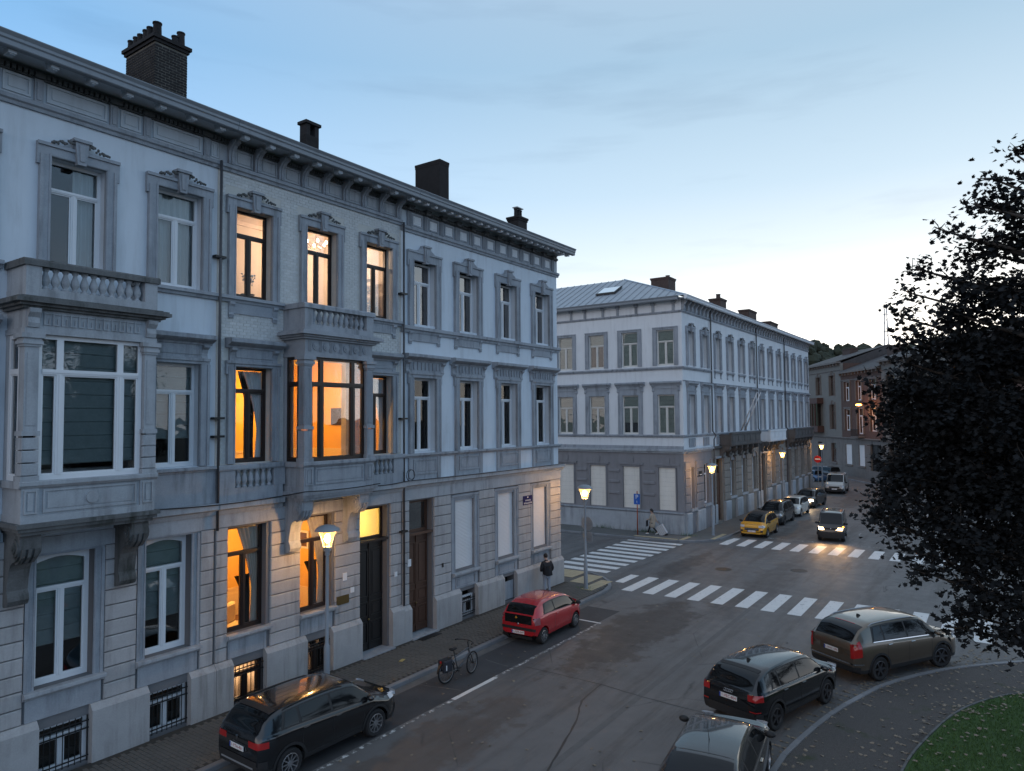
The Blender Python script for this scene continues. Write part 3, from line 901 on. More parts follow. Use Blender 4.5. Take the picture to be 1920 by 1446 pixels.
stuff(h.build(rest, 'brickwork', MT['brickw']))
for a, b in ups:
    surround(h, a, b, U0, U1, .24, .29, key='leaf')
    window(h, a, b, U0, U1, zt=.72, frame='framed', glass='glasso')
for a, b in mids:
    surround(h, a, b, M0, M1, .24, .16, ears=True)
    hood(h, a - .30, b + .30, 10.02, zf0=9.665)
MT['curtaind'] = M('dark_olive_curtain', (.03, .028, .022), .9, .2, 4)
for i, (a, b) in enumerate(mids):
    window(h, a, b, M0, M1, zt=.76, frame='framed', glass='glasso', dress=[('curtain', 'tieL' if i else 'tieR', 'curtaind', .36 if not i else .1, .8 if not i else .5, .02, .97, .25), ('curtain', 'tieR', 'curtain', .45, 1.02, .02, .97, .16)])
MT['curtainy'] = M('cream_curtain', (.55, .50, .42), .9, .06, 4)
for a, b in gr:
    window(h, a, b, G0, G1, sb=.2, zt=.74, frame='framed', glass='glasso', dress=[('curtain', 'tieR', 'curtainy', .42, 1.0, .02, .97, .16), ('curtain', 'tieR', 'curtaind', .40, .8, .02, .5, .22)])
    sill_band(h, a - .06, b + .12, 1.92, 2.08, .2, 'stone_l', 'window_sill')
    h.build(MB().box(a, b, -.04, 0, 1.425, 1.919), 'apron_panel', MT['stone'])
for a, b in cel: cellar(h, a, b, .14, 1.18, 'dark', frame='framed')
courses(h, [(11.23, 11.58), (12.98, 14.03), (15.4, 16.46), (17.88, 18.42)], 1.43, 10, .363)
plinth(h, xa, xb, cel + [(16.46, 17.86)])
h.build(MB().box(xa, xb, -.08, 0, 5.06, 5.42), 'architrave', MT['stone_l'])
for a, b in ((xa, 13.3), (16.25, xb)):
    sill_band(h, a, b, 5.42, 5.74, .28, 'stone_l', 'string_course')
    h.build(MB().box(a, b, -.16, 0, 5.745, 6.10), 'balustrade_base', MT['stone'])
    r_ = MB().prism([(0, 6.60), (-.2, 6.60), (-.22, 6.64), (-.22, 6.73), (-.2, 6.75), (0, 6.75)], 0, a, b)
    h.build(r_, 'balustrade_rail', MT['stone'])
for a, b, n in ((11.74, 12.96, 6), (16.86, 17.92, 5)):
    for k in range(n): baluster(h.root, a + (b - a) * (k + .5) / n, -.10, 6.10, .5, 'stone', h.X0)
for a, b in ((xa + .02, 11.72), (12.98, 13.38), (16.2, 16.84), (17.94, xb - .02)): h.build(MB().box(a, b, -.17, 0, 6.101, 6.599), 'balustrade_pier', MT['stone'])
for a, b in ((xa, 13.35), (16.2, xb)): sill_band(h, a, b, 11.31, 11.49, .16)
for i in (0, 2):
    a, b = ups[i]
    h.build(MB().box(a - .05, b + .05, -.05, 0, 11.0, 11.305), 'apron_panel', MT['stone'])
    for xx in (a - .12, b + .12): bracket(h, xx, 10.9)
bay(h, 13.4, 16.15, dark=True)
sill_band(h, xa, xb, 15.0, 15.2, .13, 'stone', 'frieze_moulding')
h.build(MB().box(xa, xb, -.03, .3, 15.2, 15.95), 'frieze', MT['stone_l'])
cx = [11.55 + .838 * k for k in range(9)]
for x in cx:                                             # S-shaped frieze corbels
    def cmk():
        mb = MB()
        for o_, w_ in ((0, .19), (0, .05)):
            e_ = 0 if w_ > .1 else .03
            mb.prism([(0, 0), (-.08 - e_, 0), (-.10 - e_, .06), (-.08 - e_, .2), (-.11 - e_, .36), (-.22 - e_, .5), (-.36 - e_, .56), (-.38 - e_, .64 + e_ * .1), (0, .64 + e_ * .1)], 0, -w_ / 2, w_ / 2)
        return mb
    h.cput('frieze_corbel', ('s_corbel',), cmk, MT['stone'], (x, -.03, 15.21))
for a, b in zip(cx, cx[1:]): panel(h, a + .14, b - .14, 15.25, 15.68, -.032, 'stone_l', .035)
dentils(h, xa, xb, 15.76, .09, -.13, -.02, .09, 'stone_d')
mutules(h, cx, 15.95, -.82, -.60, .17, .15)
gutter_cornice(h, xa, xb)
roof_slope(h, xa, xb, -.9, 16.145, 5.3, 19.2)
h.build(MB().box(xa, xb, 11.3, 11.5, 0, 15.9), 'rear_wall', MT['brick_r'])
h.build(MB().box(xa + .05, xa + .14, .4, 6, .2, 15.8).box(xb - .14, xb - .05, .4, 6, .2, 15.8).box(xa + .14, xb - .14, 5.9, 6, .2, 15.8).box(xa + .14, xb - .14, .4, 5.9, 15.3, 15.5), 'interior', MT['dark'])
c2 = chimney(h, 15.5, 16.04, 1.6, 1.95, 16.9, 17.72, mat='brickd', cap=.001)
for a, b in ((15.5, 15.66), (15.88, 16.04)): MB().box(a, b, 1.6, 1.95, 17.82, 18.2).build('flue_pier', MT['brickd'], c2)
MB().box(15.44, 16.1, 1.54, 2.01, 18.2, 18.3).build('flue_slab', MT['brickd'], c2)
# door of house two
WARM = (1.0, .56, .16)
MT['warm_wall'] = M('ochre_wall', (.80, .50, .14), .9, .05)
MT['warm_wains'] = M('cream_panelling', (.80, .66, .42), .7, .03)
MT['warm_ceil'] = M('cream_ceiling', (.80, .72, .55), .9, .03)
MT['parquet'] = M('parquet', (.20, .11, .05), .5, .2, 6)
MT['pink_wall'] = M('blush_wall', (.76, .68, .60), .9, .04)
MT['pink_ceil'] = M('blush_ceiling', (.78, .68, .60), .9, .03)
def door_leaf(h, x0, x1, z0, z1, mat, name='front_door', sb=.24):
    d = h.build(MB().box(x0, x1, sb, sb + .08, z0, z1), name, MT[mat])
    w = x1 - x0
    for side in (0, 1):
        a = x0 + .05 + side * w / 2; b = a + w / 2 - .1
        H_ = z1 - z0
        for c_, e_ in ((.06, .26), (.30, .44), (.48, .92)):
            p = MB(); z_a, z_b = z0 + H_ * c_, z0 + H_ * e_
            for q in ((a, a + .05, z_a, z_b), (b - .05, b, z_a, z_b), (a + .05, b - .05, z_a, z_a + .05), (a + .05, b - .05, z_b - .05, z_b)): p.box(q[0], q[1], sb - .035, sb + .005, q[2], q[3])
            p.box(a + .1, b - .1, sb - .022, sb + .005, z_a + .1, z_b - .1)
            p.build('door_panel', MT[mat], d)
    MB().box(x0 + w / 2 - .03, x0 + w / 2 + .03, sb - .045, sb + .004, z0 + .02, z1 - .02).build('door_stile', MT[mat], d)
    MB().ball((x0 + w * .44, sb - .09, z0 + 1.05), .04, 8).build('door_knob', MT['brass'], d, smooth=True)
    return d
door_leaf(h, 16.49, 17.78, .16, 3.86, 'doord')
window(h, 16.49, 17.78, 3.86, 5.0, sb=.24, zt=None, frame='framed', glass='glasso', vl=(), name='door_transom')
h.build(MB().box(16.45, 17.82, -.02, .3, 3.82, 3.9), 'door_head', MT['framed'])
h.build(MB().box(16.4, 17.86, -.34, .36, .0, .145), 'door_step', MT['stone'])
for (x, z, w, hh, m) in ((16.1, 2.42, .16, .17, 'framew'), (15.78, 2.9, .17, .24, 'framew'), (18.12, 2.55, .13, .16, 'framew')):
    h.build(MB().box(x - w / 2, x + w / 2, -.095, -.069, z - hh / 2, z + hh / 2), 'house_number_plate', MT[m])
h.build(MB().box(15.45, 15.95, -.10, -.069, 2.05, 2.32), 'brass_plaque', MT['brass'])
# rooms of house two (local y measured from the wall plane)
rm = room(h, 11.4, 18.2, .37, 4.2, 10.9, 15.0, MT['pink_wall'], MT['pink_ceil'], MT['parquet'], name='upper_room')
room(h, 11.4, 18.2, .37, 4.6, 5.95, 10.2, MT['warm_wall'], MT['warm_ceil'], MT['parquet'], MT['warm_wains'], name='salon')
room(h, 11.4, 15.9, .37, 4.0, 1.35, 5.35, MT['warm_wall'], MT['warm_ceil'], MT['parquet'], MT['warm_wains'], name='front_room')
room(h, 16.1, 18.2, .37, 5.0, .14, 5.3, MT['warm_ceil'], MT['warm_ceil'], MT['parquet'], name='hall')
room(h, 11.4, 15.9, .37, 3.0, .02, 1.22, MT['pink_wall'], MT['pink_ceil'], MT['pink_ceil'], name='cellar')
def pendant(h, x, y, z, drop, power, col, kind, label):
    t = tag(empty('pendant_lamp', (x, YW + y, z + drop)), label, 'lamp')
    MB().tube([(0, 0, 0), (0, 0, -drop)], .012, 5).build('rod', MT['brass'], t)
    e = EM('lit_bulb_' + kind, col, 14)
    if kind == 'chandelier':
        for k in range(6):
            a = k * pi / 3
            MB().tube([(0, 0, -drop), (.2 * cos(a), .2 * sin(a), -drop - .1), (.38 * cos(a), .38 * sin(a), -drop + .02)], .012, 5).build('arm', MT['brass'], t)
            MB().ball((.38 * cos(a), .38 * sin(a), -drop + .09), (.045, .045, .07), 8).build('bulb', e, t, smooth=True)
    else:
        MB().lathe([(.06, .12), (.22, -.12), (.21, -.12), (.05, .11)], (0, 0, -drop), 14, caps=False).build('lamp_shade', MT['warm_ceil'], t, smooth=True)
        MB().ball((0, 0, -drop - .06), .06, 8).build('bulb', e, t, smooth=True)
    light('room_light', (0, 0, -drop - .28), power, col, .15, t)
pendant(h, 16.55, 2.35, 14.25, .72, 190, (1, .70, .47), 'chandelier', 'lit chandelier hanging in the upper room of the cream brick house')
pendant(h, 15.4, 2.6, 9.2, .95, 330, (1, .50, .10), 'salon', 'pendant lamp lighting the orange first floor room behind the oriel')
pendant(h, 13.6, 2.0, 4.5, .8, 210, (1, .52, .15), 'front', 'pendant lamp lighting the ground floor front room by the curtains')
pendant(h, 17.1, 2.2, 4.6, .65, 150, (1, .66, .16), 'hall', 'hall lamp glowing behind the fanlight over the black front door')
pendant(h, 13.5, 2.4, 1.0, .2, 45, (1, .62, .32), 'cellar', 'low lamp lighting the barred cellar of the cream brick house')
tv = MB().box(-.5, .5, -.05, 0, -.32, .32).build('television', MT['iron'], None, loc=(18.18, YW + 2.85, 8.1), rot=(0, 0, -pi / 2))
tag(tv, 'black flat screen hung on the orange wall behind the oriel window', 'television')
MB().box(-.47, .47, -.056, -.0505, -.29, .29).build('screen', M('screen_black', (.006, .006, .007), .15, 0), tv)

# ================================================================== house three: plaster, four axes, shutters down
H3 = House('corner_house', 'pale plaster corner house with four window axes and lowered white shutters', 23.9, YW, group='row houses along the street').at(23.9)
h = H3; xa, xb = 18.46, 29.34
cen = [19.7, 22.34, 25.14, 27.92]
ups = [(c - .62, c + .62) for c in cen]; mids = ups; gr = [(21.46, 22.68), (24.3, 25.52), (27.05, 28.2)]; door = [(18.86, 20.12)]
cel = [(21.66, 22.7), (24.55, 25.5)]
common_front(h, xa, xb, 'plaster', ups, mids, gr, door, cel)
h.build(MB().box(xb - .36, xb, .361, 12, 0, 15.95).box(xa, xb - .361, 11.7, 12, 0, 15.95), 'side_wall', MT['plaster'])
for i, (a, b) in enumerate(ups):
    surround(h, a, b, U0 - .1, U1 - .2, .27, .36, key='swan')
    window(h, a, b, U0 - .1, U1 - .2, sb=.25, zt=.70, frame='framew', glass='glassr', dress=[('curtain', 'wavy', 'curtaing', .72, 1.0, 0, .98, .2)])
    h.build(MB().box(a - .1, b + .1, -.05, 0, 10.86, 11.2), 'apron_panel', MT['stone'])
    for xx in (a - .17, b + .17): bracket(h, xx, 10.78)
    surround(h, a, b, M0 - .05, M1, .25, .2, ears=True)
    hood(h, a - .55, b + .55, 10.1, zf0=9.7, flutes=9)
    window(h, a, b, M0 - .05, M1, sb=.25, zt=.74, frame='framew', glass='glass', dress=[('curtain', 'wavy', 'curtaing', .02, .98, 0, .98, .16)])
    panel(h, a - .02, b + .02, 5.95, 6.5, -.055, 'stone', .05)
    for q in (a - .26, b + .06): h.build(MB().box(q, q + .2, -.075, 0, 5.75, 6.57), 'pedestal', MT['stone'])
    h.build(MB().box(a - .059, b + .059, -.05, 0, 5.75, 6.57), 'apron', MT['stone'])
sill_band(h, xa, xb + .1, 11.15, 11.39, .16)
sill_band(h, xa, xb + .1, 6.572, 6.72, .16)
sill_band(h, xa, xb + .25, 5.46, 5.75, .26, 'stone_l', 'string_course')
h.build(MB().box(xa, xb + .07, -.09, 0, 5.06, 5.455), 'architrave', MT['stone_l'])
for a, b in gr:
    surround(h, a, b, G0 - .1, G1 - .15, .27, .14, mat='stone', ears=False, d=.03)
    w_, hh = round(b - a, 3), 2.87
    h.cput('roller_shutter', ('shut', w_), lambda: slat_mb(w_, hh, 52), MT['shutter'], (a, .09, G0 - .1))
    h.build(MB().box(a, b, .0, .02, G1 - .24, G1), 'shutter_box', MT['stone'])
    sill_band(h, a - .2, b + .25, 1.82, 1.98, .2, 'stone_l', 'window_sill')
    h.build(MB().box(a - .2, b + .2, -.03, 0, 1.32, 1.815), 'apron_wall', MT['stone'])
    panel(h, a + .0, b - .0, 1.38, 1.76, -.035, 'stone', .04)
for k, (a, b) in enumerate(cel):
    if k == 0:
        cellar(h, a, b, .18, .95, 'dark')
    else:
        h.build(MB().box(a, b, .04, .08, .18, .95), 'cellar_hatch', MT['stone'])
courses(h, [(18.49, 18.83), (20.2, 21.17), (22.97, 24.02), (25.81, 26.77), (28.49, 29.41)], 1.35, 10, .37)
plinth(h, xa, xb + .12, cel + [(18.84, 20.16)], 1.34)
door_leaf(h, 18.86, 20.12, .2, 3.75, 'doorb')
window(h, 18.86, 20.12, 3.80, 5.0, sb=.24, zt=None, frame='doorb', glass='glassr', vl=(), name='door_transom')
h.build(MB().box(18.82, 20.16, -.01, .3, 3.74, 3.83), 'door_head', MT['doorb'])
h.build(MB().box(18.8, 20.2, -.3, .36, .0, .16), 'door_step', MT['stone_l'])
h.build(MB().box(18.72, 18.9 - .02, -.10, -.069, 2.7, 2.95), 'house_number_plate', MT['framew'])
h.build(MB().box(20.6, 20.68, -.10, -.069, 2.35, 2.5), 'doorbell', MT['iron'])
mat_ = MB().box(18.95, 19.95, -.62, -.34, .122, .14).build('doormat', MT['iron'], None, loc=(0, YW, 0))
tag(mat_, 'dark metal foot grating in the pavement at the brown front door', 'grating')
sill_band(h, xa, xb + .1, 14.85, 15.06, .13, 'stone', 'frieze_moulding')
h.build(MB().box(xa, xb + .02, -.03, .3, 15.06, 15.95), 'frieze', MT['frieze'])
px = [18.84 + .916 * k for k in range(12)]
for x in px:
    q = MB()
    for k in (-.085, -.03, .03, .085): q.box(x - .0 + k - .018, x + k + .018, -.09, -.03, 15.08, 15.62)
    q.box(x - .11, x + .11, -.06, -.0305, 15.07, 15.64)
    h.build(q, 'triglyph', MT['stone'])
    h.build(MB().box(x - .12, x + .12, -.2, -.03, 15.65, 15.76).box(x - .15, x + .15, -.24, -.03, 15.7605, 15.82), 'pilaster_cap', MT['stone_d'])
for a, b in zip(px, px[1:]): panel(h, a + .17, b - .17, 15.12, 15.58, -.032, 'stone', .06, 'plaster2')
dentils(h, xa, xb, 15.66, .08, -.13, -.02, .1, 'stone_d')
mutules(h, [18.6 + .461 * k for k in range(24)], 15.95, -.80, -.60, .15, .13, 'plaster2')
gutter_cornice(h, xa, xb + .22)
roof_slope(h, xa, xb + .18, -.9, 16.15, 5.3, 19.2)
h.build(MB().prism([(0, 15.96), (5.3, 19.1), (11.8, 15.96)], 0, xb - .3, xb - .01), 'gable', MT['plaster'])
interior(h, xa, xb, [.3, 5.55, 10.8, 15.7])
chimney(h, 22.5, 23.1, 1.6, 3.0, 17.0, 18.95, mat='brickd', cap=.02)
c4 = chimney(h, 28.0, 28.75, 1.3, 1.95, 16.6, 17.75, mat='brickd', cap=.06, pots=[(28.2, 1.6, .09, .42), (28.42, 1.6, .09, .40), (28.6, 1.6, .09, .42)])
MB().box(28.12, 28.68, 1.45, 1.75, 18.32, 18.36).build('cowl', MT['steel'], c4)
# blue enamel street name plate, two short lines of white lettering that cannot be read at this size
sg = MB().box(-.36, .36, -.02, 0, -.2, .2).build('street_name_sign', M('navy_enamel', (.008, .012, .085), .75, 0, spec=.2), None, loc=(26.5, YW - .078, 4.3))
tag(sg, 'small navy street name plate on the corner house wall', 'sign')
q = MB(); rr = random.Random(4)
for z_, x_a, x_b, hh in ((.0, -.2, .2, .06), (-.12, -.3, .3, .075)):
    x = x_a
    while x < x_b:
        w_ = rr.uniform(.025, .05); q.box(x, x + w_ * .45, -.024, -.0205, z_ - hh / 2, z_ + hh / 2); q.box(x + w_ * .45, x + w_, -.024, -.0205, z_ - hh / 2, z_ - hh * .2); x += w_ + .022
q.prism([(-.03, .1), (.03, .1), (.045, .16), (-.045, .16)], 1, -.024, -.0205)
q.build('lettering', MT['framew'], sg)
# party-wall downpipes, cables
for x, z0, z1 in ((11.2, 5.0, 15.2), (18.455, 1.4, 15.1)):
    p = MB().tube([(x, YW - .16, z1), (x, YW - .16, z0)], .038, 8).build('downpipe', MT['pipe'], None, smooth=True)
    tag(p, 'dark downpipe between the white plaster house and the brick house' if x < 12 else 'dark downpipe between the cream brick house and the corner house', 'downpipe')
    for z in ((7.55, 8.05, 12.5) if x < 12 else (4, 8, 12.5)):
        MB().box(x - .16, x + .16, YW - .2, YW - .02, z - .03, z + .03).build('pipe_clamp', MT['iron'], p)
cb = MB()
def sag(a, b, n=8, s=.06): return [tuple(Vector(a).lerp(Vector(b), k / n) + Vector((0, 0, -s * 4 * (k / n) * (1 - k / n)))) for k in range(n + 1)]
y_ = YW - .3
cb.tube(sag((3.95, y_, 5.78), (6.0, y_, 5.79)) , .016, 5)
cb.tube(sag((9.2, y_, 5.79), (13.2, y_, 5.76)) + sag((13.28, y_ - .9, 5.92), (16.25, y_ - .9, 5.92), s=.04) + sag((16.3, y_, 5.80), (18.4, y_, 5.78)) + sag((18.5, y_, 5.78), (29.5, y_, 5.78), 20, .03), .016, 5)
n = 14
cb.tube([(18.62 + .22 * cos(2 * pi * k / n), y_ - .02, 5.98 + .2 * sin(2 * pi * k / n)) for k in range(n + 1)], .012, 5)
cb.tube([(18.66 + .16 * cos(2 * pi * k / n), y_ - .03, 6.0 + .17 * sin(2 * pi * k / n)) for k in range(n + 1)], .012, 5)
tag(cb.build('facade_cable', MT['cable'], None), 'black cable strung along the ledge of the row houses with a spare coil', 'cable')

# orchid on the sill of the upper room, cabinet and chair glimpsed in the lit rooms
orc = tag(empty('potted_orchid', (12.52, YW + .52, 11.5)), 'white orchid in a pot standing behind the lit upper left window of the brick house', 'plant')
MB().lathe([(.07, 0), (.10, .16), (.09, .16), (.07, .02)], n=12, caps=False).build('pot', MT['framew'], orc, smooth=True)
rr = random.Random(21)
for k in range(4):
    a = rr.uniform(0, 6.3); q = [(0, 0, .1), (.08 * cos(a), .08 * sin(a), .5), (.25 * cos(a), .25 * sin(a), .72)]
    MB().tube(q, .008, 4).build('stem', MT['doorb'], orc)
    fl_ = MB()
    for j in range(7): fl_.ball((.25 * cos(a) * (.4 + j * .1) + rr.uniform(-.05, .05), .25 * sin(a) * (.4 + j * .1) + rr.uniform(-.05, .05), .5 + .04 * j + rr.uniform(-.04, .06)), (.035, .035, .03), 6)
    fl_.build('blossom', MT['framew'], orc, smooth=True)
for k in range(6):
    a = k * 1.05
    MB().ball((.13 * cos(a), .13 * sin(a), .2), (.1, .1, .02), 8).build('leaf', MT['doord'], orc, smooth=True)
cabn = tag(empty('sideboard', (18.0, YW + 1.3, 10.96), -pi / 2), 'tall lit display cabinet in the upper room behind the right window', 'cabinet')
MB().box(-.5, .5, -.35, .05, 0, 1.1).build('body', MT['doorb'], cabn)
for k in range(3): MB().box(-.45, .45, -.33, .03, 1.25 + k * .4, 1.28 + k * .4).build('shelf', MT['warm_ceil'], cabn)
chr_ = tag(empty('armchair', (12.9, YW + 1.5, 1.36), .4), 'upholstered chair in the lit ground floor front room', 'chair')
MB().cbox(-.35, .35, -.35, .35, .2, .48, .05).build('seat', MT['warm_wains'], chr_)
MB().cbox(-.35, .35, .22, .38, .48, 1.05, .05).build('backrest', MT['warm_wains'], chr_)
for sx in (-.3, .3):
    for sy in (-.3, .3): MB().box(sx - .03, sx + .03, sy - .03, sy + .03, 0, .2).build('leg', MT['framed'], chr_)
pic = MB().box(-.4, .4, -.03, 0, -.3, .3).build('picture_frame', MT['framew'], None, loc=(15.86, YW + 2.2, 3.9), rot=(0, 0, -pi / 2))
tag(pic, 'framed picture on the wall of the lit ground floor room', 'picture')
MB().box(-.33, .33, -.034, -.0305, -.23, .23).build('print', MT['doorb'], pic)

# ================================================================== the block across the side street
XB, YB = 45.4, 17.55
GB0, GB1 = 1.66, 4.52
# --- corner house: flank towards the side street + two axes on the street
HB = House('corner_terrace_house', 'white corner house across the side street with hipped zinc roof', XB, YB, group='houses of the block across the side street')
h = HB
def flank(o):            # objects made in flank coordinates (x -> -Y, y -> +X) are turned onto the side street
    o.rotation_euler = (0, 0, -pi / 2)
    return o
class Flank:
    """same interface as House, turned by -90 degrees about the corner"""
    def __init__(s, hh): s.root = hh.root; s.X0 = 0.0
    def build(s, mb, name, mat, smooth=False):
        return mb.build(name, mat, s.root, smooth, rot=(0, 0, -pi / 2))
    def cput(s, name, key, fn, mat, loc, rot=None, scale=None, smooth=False):
        x, y, z = loc
        return cput(name, key, fn, mat, s.root, (y, -x, z), (0, 0, -pi / 2 + (rot[2] if rot else 0)), scale, smooth)
f = Flank(h)
cf = [-(c - YB) for c in (18.75, 21.42, 24.05, 26.68, 29.3, 31.95)]        # flank axes, x runs from the back (-) to the corner (0)
LX = -16.0
ups = [(c - .62, c + .62) for c in cf]
MT['stone_g'] = M('grey_painted_stone', (.23, .225, .235), .8, .1, 1.2, .15, 60, streak=.3, streak_col=(.1, .1, .1))
f.build(wall_mb(LX, 0, 5.5, 15.1, [(a, b, U0, U1 - .1) for a, b in ups] + [(a, b, M0, M1) for a, b in ups]), 'upper_wall', MT['plaster2'])
f.build(wall_mb(LX, 0, 0, 5.5, [(a, b, GB0, GB1) for a, b in ups]), 'ground_wall', MT['stone_g'])
MT['blindg'] = M('pale_green_blind', (.46, .53, .48), .9, .05)
for i, (a, b) in enumerate(ups):
    surround(f, a, b, U0, U1 - .1, .3, .2, ears=False, d=.04)
    part_open = (i == 2)
    window(f, a, b, U0, U1 - .1, sb=.12, zt=.68, frame='framec', glass='glass', dress=[('roller_blind', 'blind', 'blindg', .03, .97, .68 if part_open else .03, .98, .1)])
    surround(f, a, b, M0, M1, .32, .5, ears=False, d=.04)
    hood(f, a - .5, b + .5, 10.15, zf0=10.0, d=.24)
    window(f, a, b, M0, M1, sb=.12, zt=.70, frame='framec', glass='glass', dress=[('roller_blind', 'blind', 'blindg', .03, .97, .30 if i == 1 else .03, .98, .1)])
    w_, hh = round(b - a, 3), round(GB1 - GB0, 3)
    for k in range(9):
        f.cput('shutter_board', ('sbrd', w_), lambda: MB().box(0, w_, 0, .03, 0, hh / 9 - .006), MT['shutterc'], (a, .05, GB0 + k * hh / 9))
    surround(f, a, b, GB0, GB1, .1, .1, mat='stone_g', ears=False, d=.03)
    f.build(MB().box(a - .28, b + .28, -.10, 0, 4.66, 4.78), 'window_lintel', MT['stone_g'])
    f.build(MB().prism([(-.14 + (a + b) / 2, 4.80), (.14 + (a + b) / 2, 4.80), (.18 + (a + b) / 2, 5.2), (-.18 + (a + b) / 2, 5.2)], 1, -.05, 0), 'keystone', MT['stone_g'])
    if i < len(ups) - 1:
        m = (ups[i][0] + ups[i + 1][1]) / 2
        for z in (2.55, 3.35, 4.1):
            f.build(MB().cbox(m - .42, m + .42, -.06, 0, z, z + .2, .03), 'raised_block', MT['stone_g'])
for a, b in ((-7.1, -6.5), (-9.6, -9.0)): f.build(MB().box(a, b, -.012, .0, .24, .40), 'cellar_vent', MT['iron'])
sill_band(f, LX, .0, 11.2, 11.40, .14)
sill_band(f, LX, .0, 6.57, 6.76, .13)
f.build(MB().box(LX, .0, -.1, 0, 5.78, 6.0), 'string_band', MT['stone'])
sill_band(f, LX, .0, 5.50, 5.775, .22, 'stone_l', 'string_course')
f.build(MB().prism([(.01, 0), (-.12, 0), (-.12, 1.38), (.01, 1.38)], 0, LX, .0), 'plinth', MT['stone_l'])
sill_band(f, LX, .0, 1.385, 1.56, .18, 'stone', 'plinth_ledge')
f.build(MB().box(-.62, .0, -.06, .0, 1.57, 5.49), 'corner_pier', MT['stone_g'])
sill_band(f, LX, .0, 15.06, 15.22, .1, 'stone', 'frieze_moulding')
f.build(MB().box(LX, .0, -.03, .3, 15.22, 15.95), 'frieze', MT['plaster2'])
for y in (18.1, 19.58, 20.85, 22.29, 23.46, 24.94, 26.1, 27.6, 28.8): f.build(MB().box(-(y - YB) - .09, -(y - YB) + .09, -.10, -.03, 15.23, 15.9).box(-(y - YB) - .13, -(y - YB) + .13, -.2, -.1005, 15.7, 15.94), 'frieze_bracket', MT['stone'])
f.build(MB().prism([(-.48, 15.84), (-.62, 15.84), (-.66, 15.9), (-.66, 16.0), (-.72, 16.1), (-.72, 16.12), (-.45, 16.12)], 0, LX, .0), 'gutter', MT['gutter'])
f.build(MB().box(LX, .0, -.5, .05, 15.95, 16.0), 'soffit', MT['frieze'])

# --- the street face of the whole block: four houses
segs = [(45.4, 50.85), (50.87, 62.65), (62.67, 72.3), (72.32, 83.4)]
axes = [46.9, 49.7, 52.55, 55.5, 58.5, 61.45, 64.4, 67.35, 70.35, 73.3, 76.2, 79.05, 81.9]
labels = [None, 'long white terrace house with dark balcony and two flagpoles, opposite the yellow car', 'white terrace house with pale stone balcony beyond the flagpoles', 'farthest white terrace house at the bend with weathered balcony']
MT['stone_s'] = M('sooty_stone', (.10, .097, .094), .85, .25, 2, .3, 40, streak=.7, streak_col=(.04, .04, .04))
MT['gfloor'] = M('ground_floor_limestone', (.25, .225, .195), .85, .2, 1.5, .25, 50, streak=.5, streak_col=(.09, .085, .08))
bal_spec = {1: (52.6, 60.4, 'stone_s'), 2: (63.4, 68.9, 'plaster2'), 3: (71.9 + .5, 80.8, 'stone_s')}
